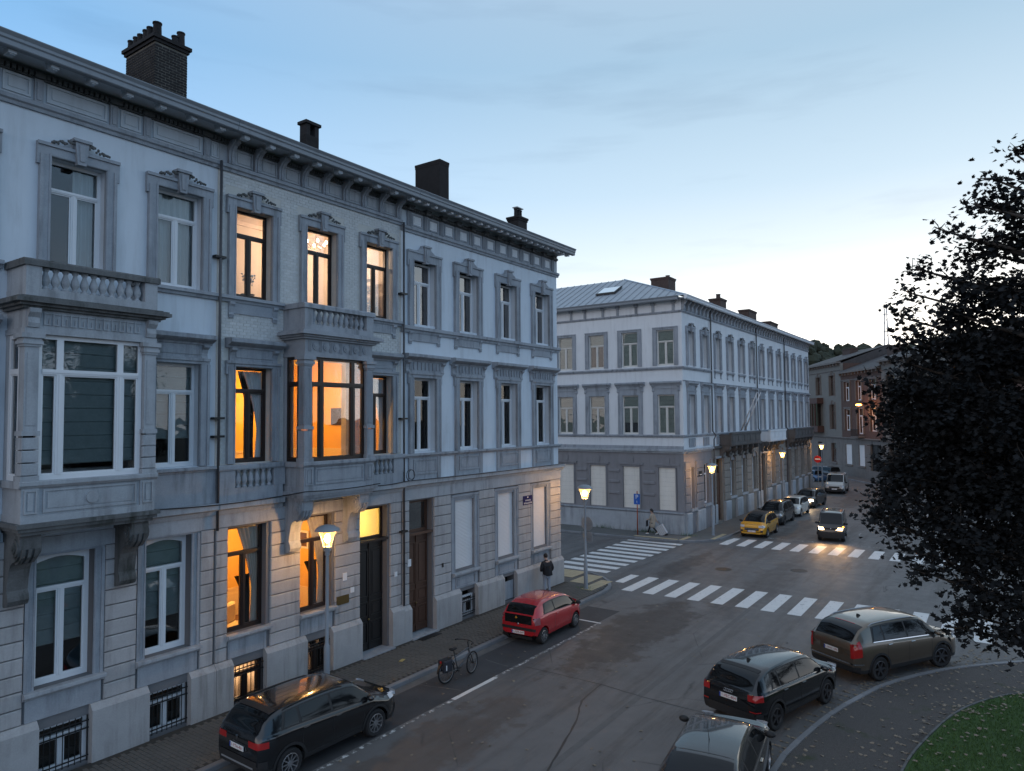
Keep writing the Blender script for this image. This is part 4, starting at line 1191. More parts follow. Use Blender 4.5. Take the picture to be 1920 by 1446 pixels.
for si, (xa, xb) in enumerate(segs):
    if si == 0:
        h = HB; h.X0 = XB
    else:
        h = House('terrace_house', labels[si], (xa + xb) / 2, YB, group='houses of the block across the side street').at((xa + xb) / 2)
    ax = [c for c in axes if xa < c < xb]
    ups = [(c - .55, c + .55) for c in ax]
    wm = 'plaster2'
    wx = xa + (.37 if si == 0 else 0)
    h.build(wall_mb(wx, xb, 5.5, 15.1, [(a, b, U0, U1 - .15) for a, b in ups] + [(a, b, M0, M1) for a, b in ups]), 'street_wall', MT[wm])
    gops = []; dr = None
    for k, c in enumerate(ax):
        if si == 1 and k == 0: dr = (51.75, 53.2); gops.append((51.75, 53.2, .15, 4.85))
        elif si == 0 and k == 0: gops.append((c - .35, c + .35, 1.7, 4.5))
        elif si in (2, 3) and k == 0: gops.append((c - .65, c + .65, .15, 4.7))
        else: gops.append((c - .55, c + .55, 1.75, 4.6))
    h.build(wall_mb(wx, xb, 0, 5.5, gops), 'street_ground_wall', MT['stone_g' if si == 0 else 'gfloor'])
    for k, (a, b) in enumerate(ups):
        surround(h, a, b, U0, U1 - .15, .26, .3, key='leaf' if si < 2 else 'swan')
        window(h, a, b, U0, U1 - .15, sb=.25, zt=.7, frame='framew', glass='glassr')
        surround(h, a, b, M0, M1, .26, .3, ears=False)
        hood(h, a - .42, b + .42, 10.12, zf0=9.8, d=.26)
        window(h, a, b, M0, M1, sb=.25, zt=.74, frame='framew', glass='glassr')
        if si: 
            for xx in (a - .15, b + .15): bracket(h, xx, 10.85)
            h.build(MB().box(a - .3, b + .3, -.16, 0, 11.28, 11.42), 'window_sill', MT['stone'])
        panel(h, a - .05, b + .05, 5.9, 6.5, -.03, 'stone', .06)
    x_ = xa - (.0 if si else .14)
    if si == 0: sill_band(h, x_, xb, 11.2, 11.40, .141)
    sill_band(h, xa, xb, 10.40, 10.47, .06, 'stone', 'string_moulding')
    sill_band(h, x_, xb, 6.57, 6.76, .131)
    sill_band(h, xa - (0 if si else .22), xb, 5.50, 5.775, .221, 'stone_l' if si == 0 else 'stone_s', 'string_course')
    for (a, b, c, d) in gops:
        if c < 1:
            door_leaf(h, a, b, .2, 3.6, 'doorb')
            window(h, a, b, 3.6, d, sb=.24, zt=None, frame='doorb', glass='glass', vl=(), name='door_transom')
            h.build(MB().box(a - .3, b + .3, -.14, 0, d, d + .16), 'door_lintel', MT['stone'])
        else:
            window(h, a, b, c, d, sb=.22, zt=.74, frame='framew', glass='glass', dress=[('curtain', 'wavy', 'curtain', .02, .5, .0, .98, .2)])
            h.build(MB().box(a - .2, b + .2, -.16, 0, c - .16, c - .001), 'window_sill', MT['stone_l'])
            if si:
                cx_ = (a + b) / 2; r_ = (b - a) / 2 + .16
                arch = MB()
                n = 10
                for q in range(n):
                    t0, t1 = pi * q / n, pi * (q + 1) / n
                    arch.prism([(cx_ + r_ * cos(t0), d - .05 + r_ * .8 * sin(t0)), (cx_ + r_ * cos(t1), d - .05 + r_ * .8 * sin(t1)), (cx_ + (r_ - .17) * cos(t1), d - .05 + (r_ - .17) * .8 * sin(t1)), (cx_ + (r_ - .17) * cos(t0), d - .05 + (r_ - .17) * .8 * sin(t0))], 1, -.16, 0)
                h.build(arch, 'window_arch', MT['gfloor'])
                h.build(MB().prism([(cx_ + (r_ - .17) * cos(pi * q / n), d - .049 + (r_ - .17) * .8 * sin(pi * q / n)) for q in range(n + 1)], 1, -.06, 0), 'tympanum', MT['stone_g'])
            cellar(h, a + .1, b - .1, .2, .95, 'dark', bars=False)
    edges = [xa + .02] + [v for o in gops for v in (o[0] - .2, o[1] + .2)] + [xb - .02]
    piers = [(p, q) for p, q in zip(edges[0::2], edges[1::2]) if q - p > .2]
    for p, q in piers:
        w_ = round(q - p, 3)
        for k in range(6):
            h.cput('stone_course', ('bcourse', w_, si > 0), lambda: MB().cbox(0, w_, 0, .12, 0, .52, .03), MT['gfloor' if si else 'stone_g'], (p, -.10, 1.60 + k * .56))
        h.cput('plinth_block', ('bplinth', w_, si > 0), lambda: MB().cbox(0, w_, 0, .2, 0, 1.5, .05), MT['stone_l'], (p, -.19, 0))
    if si in bal_spec:
        a, b, m = bal_spec[si]
        q = MB().box(a, b, -.95, 0, 5.80, 5.95); q.box(a + .05, b - .05, -.85, 0, 5.72, 5.799); 
        sl = h.build(q, 'balcony_slab', MT[m])
        n = int((b - a) / 1.3)
        for k in range(n):
            x_a = a + (b - a) * k / n; x_b = a + (b - a) * (k + 1) / n
            h.build(MB().box(x_a + .02, x_b - .02, -.93, -.84, 5.951, 6.62).box(x_a + .15, x_b - .15, -.955, -.9305, 6.08, 6.5), 'balcony_panel', MT[m])
        h.build(MB().box(a - .04, b + .04, -.99, -.78, 6.622, 6.76), 'balcony_rail', MT[m])
        for x_ in (a, b - .1): h.build(MB().box(x_, x_ + .1, -.84, 0, 5.951, 6.62), 'balcony_side', MT[m])
        for k in range(n + 1): console_big(h, a + .2 + (b - a - .4) * k / n, 5.715, 'stone_s', .28, .8, .9)
    # cornice
    sill_band(h, xa, xb, 15.06, 15.22, .1, 'stone', 'frieze_moulding')
    h.build(MB().box(xa - (0 if si else .03), xb, -.031, .3 if si else -.0005, 15.22, 15.95), 'frieze', MT['stone'])
    n = round((xb - xa) / .78)
    for k in range(n):
        x = xa + (xb - xa) * (k + .5) / n
        def cmk2(): return MB().prism([(0, 0), (-.1, 0), (-.13, .1), (-.16, .32), (-.34, .52), (-.38, .68), (0, .68)], 0, -.09, .09)
        h.cput('frieze_corbel', ('s2',), cmk2, MT['stone_l'], (x - .3, -.03, 15.24))
        panel(h, x - .13, x + .26, 15.32, 15.78, -.032, 'stone_l', .05, 'plaster2')
    h.build(MB().prism([(-.48, 15.84), (-.62, 15.84), (-.66, 15.9), (-.66, 16.0), (-.72, 16.1), (-.72, 16.12), (-.45, 16.12)], 0, xa - (.7 if si == 0 else 0), xb), 'gutter', MT['plaster2'])
    h.build(MB().box(xa - (.5 if si == 0 else 0), xb, -.5, .05, 15.95, 16.0), 'soffit', MT['frieze'])
    interior(h, xa + (.4 if si == 0 else 0), xb, [.3, 5.55, 10.8, 15.7])
    if si == 0:
        f.build(MB().box(LX, -5.2, 4.0, 4.1, 0, 15.9).box(LX, LX + .1, .37, 4.0, 0, 15.9).box(LX + .1, -5.2, .37, 4.0, 10.7, 10.9).box(LX + .1, -5.2, .37, 4.0, 15.6, 15.7).box(LX + .1, -5.2, .37, 4.0, 5.4, 5.6), 'flank_interior', MT['dark'])
    if si:
        roof_slope(h, xa, xb, -.5, 16.13, 6.0, 18.4)
        pd = MB().tube([(xa, -.12, 15.9), (xa, -.12, 6.9), (xa + .12, -.3, 6.6), (xa, -.2, 6.3), (xa, -.16, .2)], .055, 8)
        h.build(pd, 'downpipe', MT['pipe'], 40)
# hipped zinc roof of the corner house with standing seams
h = HB; h.X0 = 0.0
zr = MB()
ax_, ay_, az_ = 4.6, 6.4, 18.75
e0 = -.6
zr.add([(e0, e0, 16.1), (e0, 16, 16.1), (ax_, 16 , az_), (ax_, ay_, az_), (5.5, e0, 16.1), (5.5, ay_, az_), (5.5, 16, az_)], [(0, 3, 2, 1), (0, 4, 5, 3), (3, 5, 6, 2)])
zo = zr.build('hipped_roof', MT['zinc'], HB.root)
for k in range(26):
    y = e0 + .3 + k * .62
    t = 1.0 if y > ay_ else max(0, (y - e0) / (ay_ - e0))
    p0 = Vector((e0, y, 16.1)); p1 = Vector((e0 + (ax_ - e0) * t, y, 16.1 + (az_ - 16.1) * t))
    if (p1 - p0).length > .4: MB().tube([p0 + Vector((0, 0, .02)), p1 + Vector((0, 0, .02))], .028, 4).build('standing_seam', MT['zinc'], zo)
MB().tube([(e0, e0, 16.12), (ax_, ay_, az_ + .02)], .05, 5).build('hip_ridge', MT['zinc'], zo)
sk = MB().add([(1.3, 5.6, 17.22), (1.3, 7.2, 17.22), (2.6, 7.2, 17.88), (2.6, 5.6, 17.88), (1.3, 5.6, 17.12), (1.3, 7.2, 17.12), (2.6, 7.2, 17.78), (2.6, 5.6, 17.78)], [(0, 3, 2, 1), (0, 1, 5, 4), (1, 2, 6, 5), (2, 3, 7, 6), (3, 0, 4, 7)]).build('skylight', MT['iron'], zo)
MB().add([(1.4, 5.7, 17.29), (1.4, 7.1, 17.29), (2.5, 7.1, 17.85), (2.5, 5.7, 17.85)], [(0, 3, 2, 1)]).build('pane', MT['glassr'], sk)
HB.X0 = XB
chimney(HB, 49.4, 50.75, 2.5, 3.9, 16.5, 18.35, mat='chimb', cap=.06, pots=[(50.5, 3.0, .16, .3)])
for (x, z, w_, lab) in ((60.9, 18.3, 1.6, 0), (69.4, 18.35, 2.6, 1), (77.0, 18.0, 3.2, 2)):
    hh = [o for o in bpy.data.objects if o.name.startswith('terrace_house')][lab]
    class T: pass
    t_ = House.__new__(House); t_.root = hh; t_.X0 = hh.location.x
    chimney(t_, x, x + w_, 2.4, 3.4, 16.5, z, mat='chimb', cap=.08, pots=[(x + w_ * .6, 2.9, .2, .5)] if lab == 0 else [])
for k, (x1, ) in enumerate(((54.6,), (55.5,))):
    p = MB().tube([(x1 + .6, YB - .9, 6.9), (x1 - 1.3, YB - 2.7, 9.75)], [.05, .035], 8).build('flagpole', MT['framew'], None, smooth=True)
    tag(p, 'bare white flagpole leaning out from the dark balcony, ' + ('nearer' if k == 0 else 'farther') + ' of the two', 'flagpole', 'bare flagpoles')
sg2 = MB().box(-.3, .3, -.02, 0, -.18, .18).build('street_name_sign', MT['iron'], None, loc=(48.1, YB - .125, 4.0))
tag(sg2, 'small dark street name plate beside the lamp on the far corner house', 'sign')
MB().box(-.2, .2, -.024, -.0205, -.1, -.04).build('lettering', MT['framew'], sg2)
# lit fanlight beside the lamp
light('room_light', (52.4, YB + 1.2, 4.3), 30, (1, .55, .2), .1, None)

# ================================================================== houses closing the view at the bend
FR = R(-147.65); FB = Vector((102.1, 17.25))
FD = Vector((cos(FR), sin(FR)))
MT['fbrick'] = M('far_brown_brick', (.10, .062, .050), .88, .25, 4)
MT['fstone'] = M('far_stone', (.17, .16, .15), .85, .15, 2, streak=.5, streak_col=(.05, .05, .045))
MT['fpale'] = M('far_pale_plaster', (.18, .175, .16), .85, .12, 1.5, streak=.5, streak_col=(.15, .15, .14))
MT['fslate'] = M('far_slate', (.06, .055, .055), .75, .3, 2)
MT['fwood'] = M('far_brown_woodwork', (.07, .032, .024), .6, .15)
def far_house(name, label, s0, s1, eave, wallm, wins, gops, roofz, shut=()):
    o = FB + FD * s0
    h = House(name, label, o.x, o.y, FR, group='houses at the bend of the street'); h.X0 = 0
    L = s1 - s0
    wr = [(a - s0, b - s0, c, d) for a, b, c, d in wins]; gr_ = [(a - s0, b - s0, c, d) for a, b, c, d in gops]
    h.build(wall_mb(0, L, 4.9, eave, wr), 'upper_wall', MT[wallm]); h.build(wall_mb(0, L, 0, 4.9, gr_), 'ground_wall', MT['fstone'])
    for i, (a, b, c, d) in enumerate(wr):
        surround(h, a, b, c, d, .2, .28, mat='fstone', ears=False, key='swan' if wallm == 'fpale' else None)
        window(h, a, b, c, d, sb=.2, zt=.7, frame='framew' if wallm != 'fpale' else 'fwood', glass='glassr', fw=.1, bar=.12)
    for i, (a, b, c, d) in enumerate(gr_):
        if c < .5:
            door_leaf(h, a, b, .15, d, 'doord')
        elif shut and i in shut:
            h.cput('roller_shutter', ('fsh', round(b - a, 2), round(d - c, 2)), lambda: slat_mb(b - a, d - c, 20), MT['shutter'], (a, .12, c))
        else:
            window(h, a, b, c, d, sb=.2, zt=.7, frame='fwood', glass='glassr')
        if c > .5: h.build(MB().box(a - .2, b + .2, -.15, 0, c - .18, c - .001), 'window_sill', MT['fstone'])
    sill_band(h, 0, L, 4.85, 5.1, .2, 'fstone', 'string_course'); sill_band(h, 0, L, eave - 1.0, eave - .85, .1, 'fstone', 'frieze_moulding')
    h.build(MB().box(0, L, -.12, 0, 0, 1.2), 'plinth', MT['fstone'])
    n = int(L / .9)
    for k in range(n): h.build(MB().box((k + .3) * L / n, (k + .3) * L / n + .2, -.4, 0, eave - .3, eave), 'eave_bracket', MT['fstone'])
    h.build(MB().box(0, L, -.55, .1, eave, eave + .22), 'gutter', MT['fstone'])
    roof_slope(h, 0, L, -.5, eave + .23, 6.5, roofz, 'fslate')
    h.build(MB().prism([(0, eave), (6.5, roofz - .1), (13, eave)], 0, L - .2, L).prism([(0, eave), (6.5, roofz - .1), (13, eave)], 0, 0, .2), 'gable', MT['fslate'])
    h.build(MB().box(0, L, 12.7, 13, 0, eave).box(0, .2, .4, 12.7, 0, eave).box(L - .2, L, .4, 12.7, 0, eave), 'rear_wall', MT['fbrick'])
    interior(h, 0, L, [.3, 4.9, 9.4, eave])
    return h
F1 = far_house('bend_house', 'pale stone house with brown wooden bay at the bend of the street', -13.5, -.6, 15.0, 'fpale',
               [(-8.9, -7.4, 10.9, 13.5), (-4.2, -2.7, 10.7, 13.5), (-4.2, -2.7, 6.1, 9.5), (-8.9, -7.4, 6.1, 9.5)], [(-4.3, -2.6, 1.6, 4.2), (-9, -7.4, .1, 4.2)], 17.5)
F1.build(MB().box(1.6, 6.9, -.9, 0, 5.6, 6.5), 'bay_apron', MT['fwood'])
F1.build(MB().box(1.6, 6.9, -.9, 0, 9.7, 10.5), 'bay_cornice', MT['fwood'])
for k in range(5):
    a = 1.7 + k * 1.02
    F1.build(MB().box(a - .1, a + .1, -.9, -.7, 6.5, 9.7), 'bay_post', MT['fwood'])
    F1.build(MB().box(a + .1, a + .92, -.8, -.79, 6.5, 9.7), 'bay_pane', MT['glassr'])
F2 = far_house('bend_house', 'brown brick house with arched gateway and white windows at the bend', -.55, 10.7, 13.5, 'fbrick',
               [(.5, 2.15, 9.85, 12.4), (4.05, 5.6, 9.85, 12.4), (7.7, 9.4, 9.85, 12.4), (.5, 2.15, 6.0, 8.8), (4.15, 5.8, 5.6, 8.9), (7.7, 9.5, 6.0, 8.8)],
               [(.35, 2.2, 1.6, 4.2), (4.2, 5.85, 1.6, 4.25), (7.4, 10.2, .1, 4.4)], 16.3, shut=(0, 1))
F2.build(MB().box(4.4, 6.6, -.8, 0, 5.2, 5.32), 'balcony_slab', MT['fstone'])
q = MB()
for k in range(15): q.box(4.4 + k * .155, 4.425 + k * .155, -.78, -.75, 5.32, 6.2)
q.box(4.4, 6.6, -.79, -.74, 6.2, 6.25)
F2.build(q, 'balcony_railing', MT['iron'])
chimney(F2, 5.4, 7.6, 3.6, 4.6, 14.0, 16.6, mat='chimb', cap=.06)
chimney(F1, 3.0, 5.6, 4.5, 5.6, 15.5, 17.6, mat='chimb', cap=.06)
F3 = far_house('bend_house', 'pale house half hidden by the maple beside the brick gateway house', 10.75, 24, 14.2, 'fpale',
               [(12.0, 13.6, 10, 12.6), (15.6, 17.2, 10, 12.6), (19, 20.6, 10, 12.6), (12.0, 13.6, 6, 9), (15.6, 17.2, 6, 9), (19, 20.6, 6, 9)], [(12, 13.6, 1.6, 4.2), (15.5, 17.2, 1.6, 4.2), (19, 20.6, 1.6, 4.2)], 17.0)
# orange sodium wall lamp
o = FB + FD * 8.2
wl_ = tag(empty('wall_lamp', (o.x, o.y, 9.2), FR), 'orange sodium wall lamp glowing on the brown brick house', 'lamp')
MB().tube([(0, 0, .2), (0, -.9, .3), (0, -1.5, .15)], .035, 6).build('arm', MT['iron'], wl_)
MB().ball((0, -1.6, .05), (.2, .38, .12), 10).build('lamp_glass', EM('sodium_glow', (1, .30, .04), 22), wl_, smooth=True)
light('sodium_light', (0, -1.6, -.25), 120, (1, .36, .08), .15, wl_)

# ================================================================== ground
def asphalt():
    m, t = newmat('asphalt')
    p = wpos(t)
    n1 = noise(t, p, .22, 5, .6); n2 = noise(t, p, 1.6, 6, .65); n3 = noise(t, p, 60, 3, .7)
    c = mixc(t, rampn(t, n1, [(.35, g(0)), (.65, g(1))]), (.112, .104, .099), (.160, .149, .141))
    ps = wpos(t, (.12, 1.1, 1))                                     # stretched along the street: tyre wear and stains
    c = mixc(t, nd(t, 'ShaderNodeMath', {0: rampn(t, noise(t, ps, 1.0, 6, .7), [(.48, g(0)), (.62, g(1))]), 1: .85}, operation='MULTIPLY').outputs[0], c, (.058, .048, .042))
    c = mixc(t, nd(t, 'ShaderNodeMath', {0: rampn(t, n2, [(.55, g(0)), (.7, g(1))]), 1: .35}, operation='MULTIPLY').outputs[0], c, (.17, .155, .145))
    c = mixc(t, .35, c, rampn(t, n3, [(.3, g(.05)), (.7, g(.20))]))
    for (cx, cy, rx, ry, col, am) in ((24.5, 11.4, 6.5, 1.7, (.046, .036, .030), .75), (13.0, 11.6, 5.5, 1.3, (.085, .062, .048), .6), (37, 14.2, 5, .9, (.05, .045, .042), .7), (34.5, 9.5, 9, 1.1, (.06, .052, .048), .5), (52, 12.2, 9, 1.0, (.05, .043, .038), .6), (74, 11, 9, 2.5, (.05, .043, .038), .6)):
        mp_ = nd(t, 'ShaderNodeMapping', {0: p, 'Location': (-cx / rx, -cy / ry, 0), 'Scale': (1 / rx, 1 / ry, .0)}).outputs[0]
        ln = nd(t, 'ShaderNodeVectorMath', {0: mp_}, operation='LENGTH').outputs['Value']
        sm = nd(t, 'ShaderNodeMath', {0: noise(t, p, .9, 6, .68), 1: 2.2, 2: ln}, operation='MULTIPLY_ADD').outputs[0]
        ms_ = nd(t, 'ShaderNodeMath', {0: rampn(t, nd(t, 'ShaderNodeMath', {0: sm, 1: .5}, operation='MULTIPLY').outputs[0], [(.86, g(1)), (.98, g(0))]), 1: am}, operation='MULTIPLY').outputs[0]
        c = mixc(t, ms_, c, col)
    # cracks
    v = nd(t, 'ShaderNodeTexVoronoi', {'Vector': mixc(t, .12, p, noise(t, p, 1.2, 4)), 'Scale': .30}, feature='DISTANCE_TO_EDGE').outputs[0]
    ck = nd(t, 'ShaderNodeMath', {0: rampn(t, v, [(.0, g(1)), (.006, g(0))]), 1: rampn(t, noise(t, p, .35, 2), [(.5, g(0)), (.6, g(1))])}, operation='MULTIPLY').outputs[0]
    c = mixc(t, nd(t, 'ShaderNodeMath', {0: ck, 1: .7}, operation='MULTIPLY').outputs[0], c, (.02, .02, .02))
    ro = rampn(t, n2, [(.3, g(.50)), (.7, g(.72))])
    bu = nd(t, 'ShaderNodeBump', {'Height': n3, 'Strength': .35, 'Distance': .01})
    b = nd(t, 'ShaderNodeBsdfPrincipled', {'Base Color': c, 'Roughness': ro, 'Normal': bu.outputs[0]})
    nd(t, 'ShaderNodeOutputMaterial', {0: b.outputs[0]})
    return m
def paint(name, wear, col=(.74, .72, .69)):
    m, t = newmat(name)
    p = wpos(t)
    f = rampn(t, noise(t, p, 5.5, 7, .72), [(wear, g(0)), (wear + .10, g(1))])
    c = mixc(t, f, (.11, .105, .10), mixc(t, noise(t, p, 2.0, 3), tuple(v * .82 for v in col), col))
    b = nd(t, 'ShaderNodeBsdfPrincipled', {'Base Color': c, 'Roughness': .6})
    nd(t, 'ShaderNodeOutputMaterial', {0: b.outputs[0]})
    return m
MT['asphalt'] = asphalt(); MT['paint'] = paint('road_paint', .32); MT['paintw'] = paint('worn_road_paint', .50)
MT['kerb'] = M('bluestone_kerb', (.23, .235, .245), .75, .15, 2, .2, 40, rand=.3)
MT['paver'] = M('concrete_paver', (.155, .145, .130), .85, .22, 1.3, .25, 60, rand=.35, fine=.15)
MT['paverb'] = M('paver_joint', (.04, .038, .033), .95, .3, 4)
MT['tactile'] = M('yellow_tactile_slab', (.40, .33, .21), .85, .15, 3, .2, 40)
MT['gutterstone'] = M('gutter_setts', (.12, .118, .115), .8, .25, 4, .3, 20)
MT['tar'] = M('bitumen_seam', (.022, .022, .023), .5, .2, 5)
MT['seam'] = M('pale_road_joint', (.12, .115, .11), .75, .2, 4)
MT['lane'] = M('old_dark_asphalt', (.055, .055, .058), .75, .35, 1.2, .35, 60, fine=.2)
def gravelmat():
    m, t = newmat('damp_gravel')
    p = wpos(t)
    c = mixc(t, noise(t, p, .8, 5), (.04, .031, .026), (.085, .066, .054))
    c = mixc(t, .5, c, rampn(t, noise(t, p, 45, 3, .75), [(.3, g(.02)), (.7, g(.14))]))
    c = mixc(t, rampn(t, noise(t, p, .9, 5, .6), [(.58, g(0)), (.7, g(1))]), c, (.035, .045, .018))
    bu = nd(t, 'ShaderNodeBump', {'Height': noise(t, p, 40, 4, .7), 'Strength': .6, 'Distance': .02})
    b = nd(t, 'ShaderNodeBsdfPrincipled', {'Base Color': c, 'Roughness': .85, 'Normal': bu.outputs[0]})
    nd(t, 'ShaderNodeOutputMaterial', {0: b.outputs[0]})
    return m
MT['gravel'] = gravelmat()
MT['lawn'] = M('lawn_soil', (.04, .085, .02), .95, .3, 2)
MT['leafg'] = M('grass_blades', (.062, .13, .026), .7, .35, 1.2)
MT['leaff'] = M('fallen_leaf', (.20, .16, .115), .65, .7, 9)
struct(MB().add([(-900, -900, -.06), (1500, -900, -.06), (1500, 900, -.06), (-900, 900, -.06)], [(0, 1, 2, 3)]).build('ground', M('far_ground', (.06, .062, .05), .95, .2, .05)))
road = struct(MB().add([(-30, -45, 0), (135, -45, 0), (135, 75, 0), (-30, 75, 0)], [(0, 1, 2, 3)]).build('road', MT['asphalt']))
def strip(x0, x1, y0, y1, z=.004, skew=0):
    return MB().add([(x0, y0, z), (x1, y0, z), (x1, y1, z), (x0, y1, z)], [(0, 1, 2, 3)])
for k in range(-4, 14):                                   # zebra in front
    y = 14.45 - 1.05 * k if k >= 0 else None
    if y is None: continue
    strip(29.9, 33.05, y - .27, y + .27).build('crosswalk_stripe', MT['paint'], road)
strip(31.2, 33.05, 15.24, 15.7).build('crosswalk_stripe', MT['paint'], road)
for k in range(10):                                       # zebra of the side street
    x = 32.95 + 1.04 * k
    MB().add([(x - .27, 16.9 - .03 * k, .004), (x + .27, 16.9 - .03 * k, .004), (x + .27, 20.25, .004), (x - .27, 20.25, .004)], [(0, 1, 2, 3)]).build('crosswalk_stripe', MT['paint'], road)
for k in range(14):                                       # zebra behind the junction
    y = 14.5 - 1.05 * k
    strip(43.8, 46.45, y - .27, y + .27).build('crosswalk_stripe', MT['paint'], road)
strip(15.75, 17.82, 13.0, 13.15).build('parking_line', MT['paint'], road)
strip(8.0, 15.7, 13.0, 13.11).build('parking_line', MT['paintw'], road)
strip(17.86, 24.6, 13.03, 13.15).build('parking_line', MT['paintw'], road)
strip(24.61, 24.72, 13.03, 14.55).build('parking_line', MT['paint'], road)
strip(-12, 26.6, 13.16, 14.66, .0022).build('parking_lane', MT['lane'], road)
MB().add([(10, 8.62, .003), (29.7, 8.74, .003), (29.7, 8.92, .003), (17.5, 8.86, .003), (10, 8.8, .003)], [(0, 1, 2, 3, 4)]).build('road_joint', MT['seam'], road)
def ribbon(pts, w, z=.0035, jit=0.0):
    P = []
    rr = random.Random(int(w * 1e4) + len(pts))
    fine = []
    for a, b in zip(pts, pts[1:]):
        n = max(2, int(Vector((b[0] - a[0], b[1] - a[1])).length / .25))
        fine += [(a[0] + (b[0] - a[0]) * k / n + rr.uniform(-jit, jit), a[1] + (b[1] - a[1]) * k / n + rr.uniform(-jit, jit)) for k in range(n)]
    fine.append(pts[-1])
    for i, p in enumerate(fine):
        q = fine[min(i + 1, len(fine) - 1)]; o = fine[max(i - 1, 0)]
        d = Vector((q[0] - o[0], q[1] - o[1])).normalized(); nrm = Vector((-d.y, d.x)); ww = w * rr.uniform(.6, 1.3) / 2
        P.append([(p[0] + nrm.x * ww, p[1] + nrm.y * ww, z), (p[0] - nrm.x * ww, p[1] - nrm.y * ww, z)])
    return MB().grid(P)
ribbon([(12.2, 8.3), (14.5, 8.9), (16.3, 9.4), (17.7, 10.0), (19.1, 10.1)], .055, jit=.02).build('tar_seam', MT['tar'], road)
ribbon([(19.1, 12.8), (19.1, 10.1), (18.9, 8.7), (18.8, 6.5)], .04, jit=.015).build('tar_seam', MT['tar'], road)
ribbon([(22.3, 8.3), (24.0, 6.6)], .03, jit=.03).build('tar_seam', MT['tar'], road)
ribbon([(16.0, 14.9), (16.4, 13.3)], .03, jit=.02).build('tar_seam', MT['seam'], road)
ribbon([(18.9, 14.3), (18.8, 13.3)], .03, jit=.02).build('tar_seam', MT['seam'], road)
ribbon([(39.3, 13), (39.2, 10), (39.0, 4)], .06, jit=.01).build('tar_seam', MT['seam'], road)
strip(47.6, 47.75, 4, 13.2).build('stop_line', MT['paintw'], road)
strip(52, 53, 8.0, 8.1).build('lane_mark', MT['paintw'], road)
for x, y in ((38.57, 8.85), (36.8, 12.2)):
    m_ = MB().lathe([(.42, 0), (.42, .006), (.36, .006), (.36, .004), (0.01, .004)], (x, y, 0), 20).build('manhole_cover', MT['iron'], road)

# ---- pavements
def arc(cx, cy, r, a0, a1, n=12): return [(cx + r * cos(R(a0 + (a1 - a0) * k / n)), cy + r * sin(R(a0 + (a1 - a0) * k / n))) for k in range(n + 1)]
def offset(path, d):
    out = []
    for i, p in enumerate(path):
        a = Vector(path[max(i - 1, 0)]); b = Vector(path[min(i + 1, len(path) - 1)])
        t = (b - a).normalized(); out.append((p[0] - t.y * d, p[1] + t.x * d))
    return out
def resample(path, step):
    out = [Vector(path[0])]; acc = 0
    for a, b in zip(path, path[1:]):
        a = Vector(a); b = Vector(b); L = (b - a).length; pos = step - acc
        while pos <= L:
            out.append(a.lerp(b, pos / L)); pos += step
        acc = (acc + L) % step if L > 0 else acc
    return [tuple(p) for p in out]
def kerbline(parent, path, side, w=.16, z0=.0, z1=.125, step=1.0, gutter=.34):
    """kerb stones laid one by one along the path (outer edge), gutter setts beside them"""
    pts = resample(path, step)
    ins = offset(pts, side * w)
    for i in range(len(pts) - 1):
        a, b, c, d = pts[i], pts[i + 1], ins[i + 1], ins[i]
        e = .006
        A, B, C_, D_ = [Vector(q) for q in (a, b, c, d)]
        A2, B2, C2, D2 = A.lerp(B, e), B.lerp(A, e), C_.lerp(D_, e), D_.lerp(C_, e)
        ch = .02
        def inset(P, Q): return P.lerp(Q, ch / max(.05, (Q - P).length))
        mb = MB().add([(*A2, z0), (*B2, z0), (*C2, z0), (*D2, z0), (*A2, z1 - ch), (*B2, z1 - ch), (*inset(A2, D2), z1), (*inset(B2, C2), z1), (*C2, z1), (*D2, z1)],
                      [(0, 1, 5, 4), (4, 5, 7, 6), (6, 7, 8, 9), (0, 4, 6, 9, 3), (1, 2, 8, 7, 5), (2, 3, 9, 8)])
        mb.build('kerb_stone', MT['kerb'], parent)
    if gutter:
        o1 = offset(pts, -side * .01); o2 = offset(pts, -side * gutter)
        MB().grid([[(*p, .006), (*q, .004)] for p, q in zip(o1, o2)]).build('gutter_strip', MT['gutterstone'], parent)
def slab(path, inner, z, name, mat):
    n = len(path); m = len(inner)
    poly = list(path) + list(inner)
    return MB().prism([tuple(p) for p in poly], 2, .0, z).build(name, mat)
kp = [(-12, 15.0)] + [(x, 15.0) for x in range(-11, 29, 2)] + arc(28.7, 18.5, 3.5, -90, 0) + [(32.2, y) for y in range(20, 40, 2)]
pav = struct(slab(offset(kp, .15), [(29.2, 38), (29.2, 17.55), (-12, 17.55)], .11, 'pavement', MT['paverb']), None)
kerbline(pav, kp, 1)
n = 0; rest = MB(); pw_, ph_, gp = .205, .105, .012
def on_near(x, y):
    if y > 17.44 and x < 29.46: return False
    if x <= 28.7: return y > 15.18
    dx, dy = x - 28.7, y - 18.5
    if dy < 0: return math.hypot(dx, dy) < 3.3
    return 29.5 < x < 32.0 and y < 24
row = 0
x = 4.0
while x < 32.2:
    y = 15.1 + (pw_ / 2 if row % 2 else 0)
    while y < (17.5 if x < 29.4 else 24):
        if on_near(x + ph_ / 2, y) and on_near(x + ph_ / 2, y + pw_):
            z1 = .118 + random.uniform(-.002, .005)
            if n < 300 and 11.6 < x < 21 and y < 17.5:
                n += 1
                cput('paver', ('paver',), lambda: MB().box(0, ph_ - gp, 0, pw_ - gp, -.02, 0), MT['paver'], pav, (x, y, z1))
            else:
                rest.box(x, x + ph_ - gp, y, y + pw_ - gp, .1, z1)
        y += pw_
    x += ph_; row += 1
stuff(rest.build('paver_field', MT['paver'], pav))
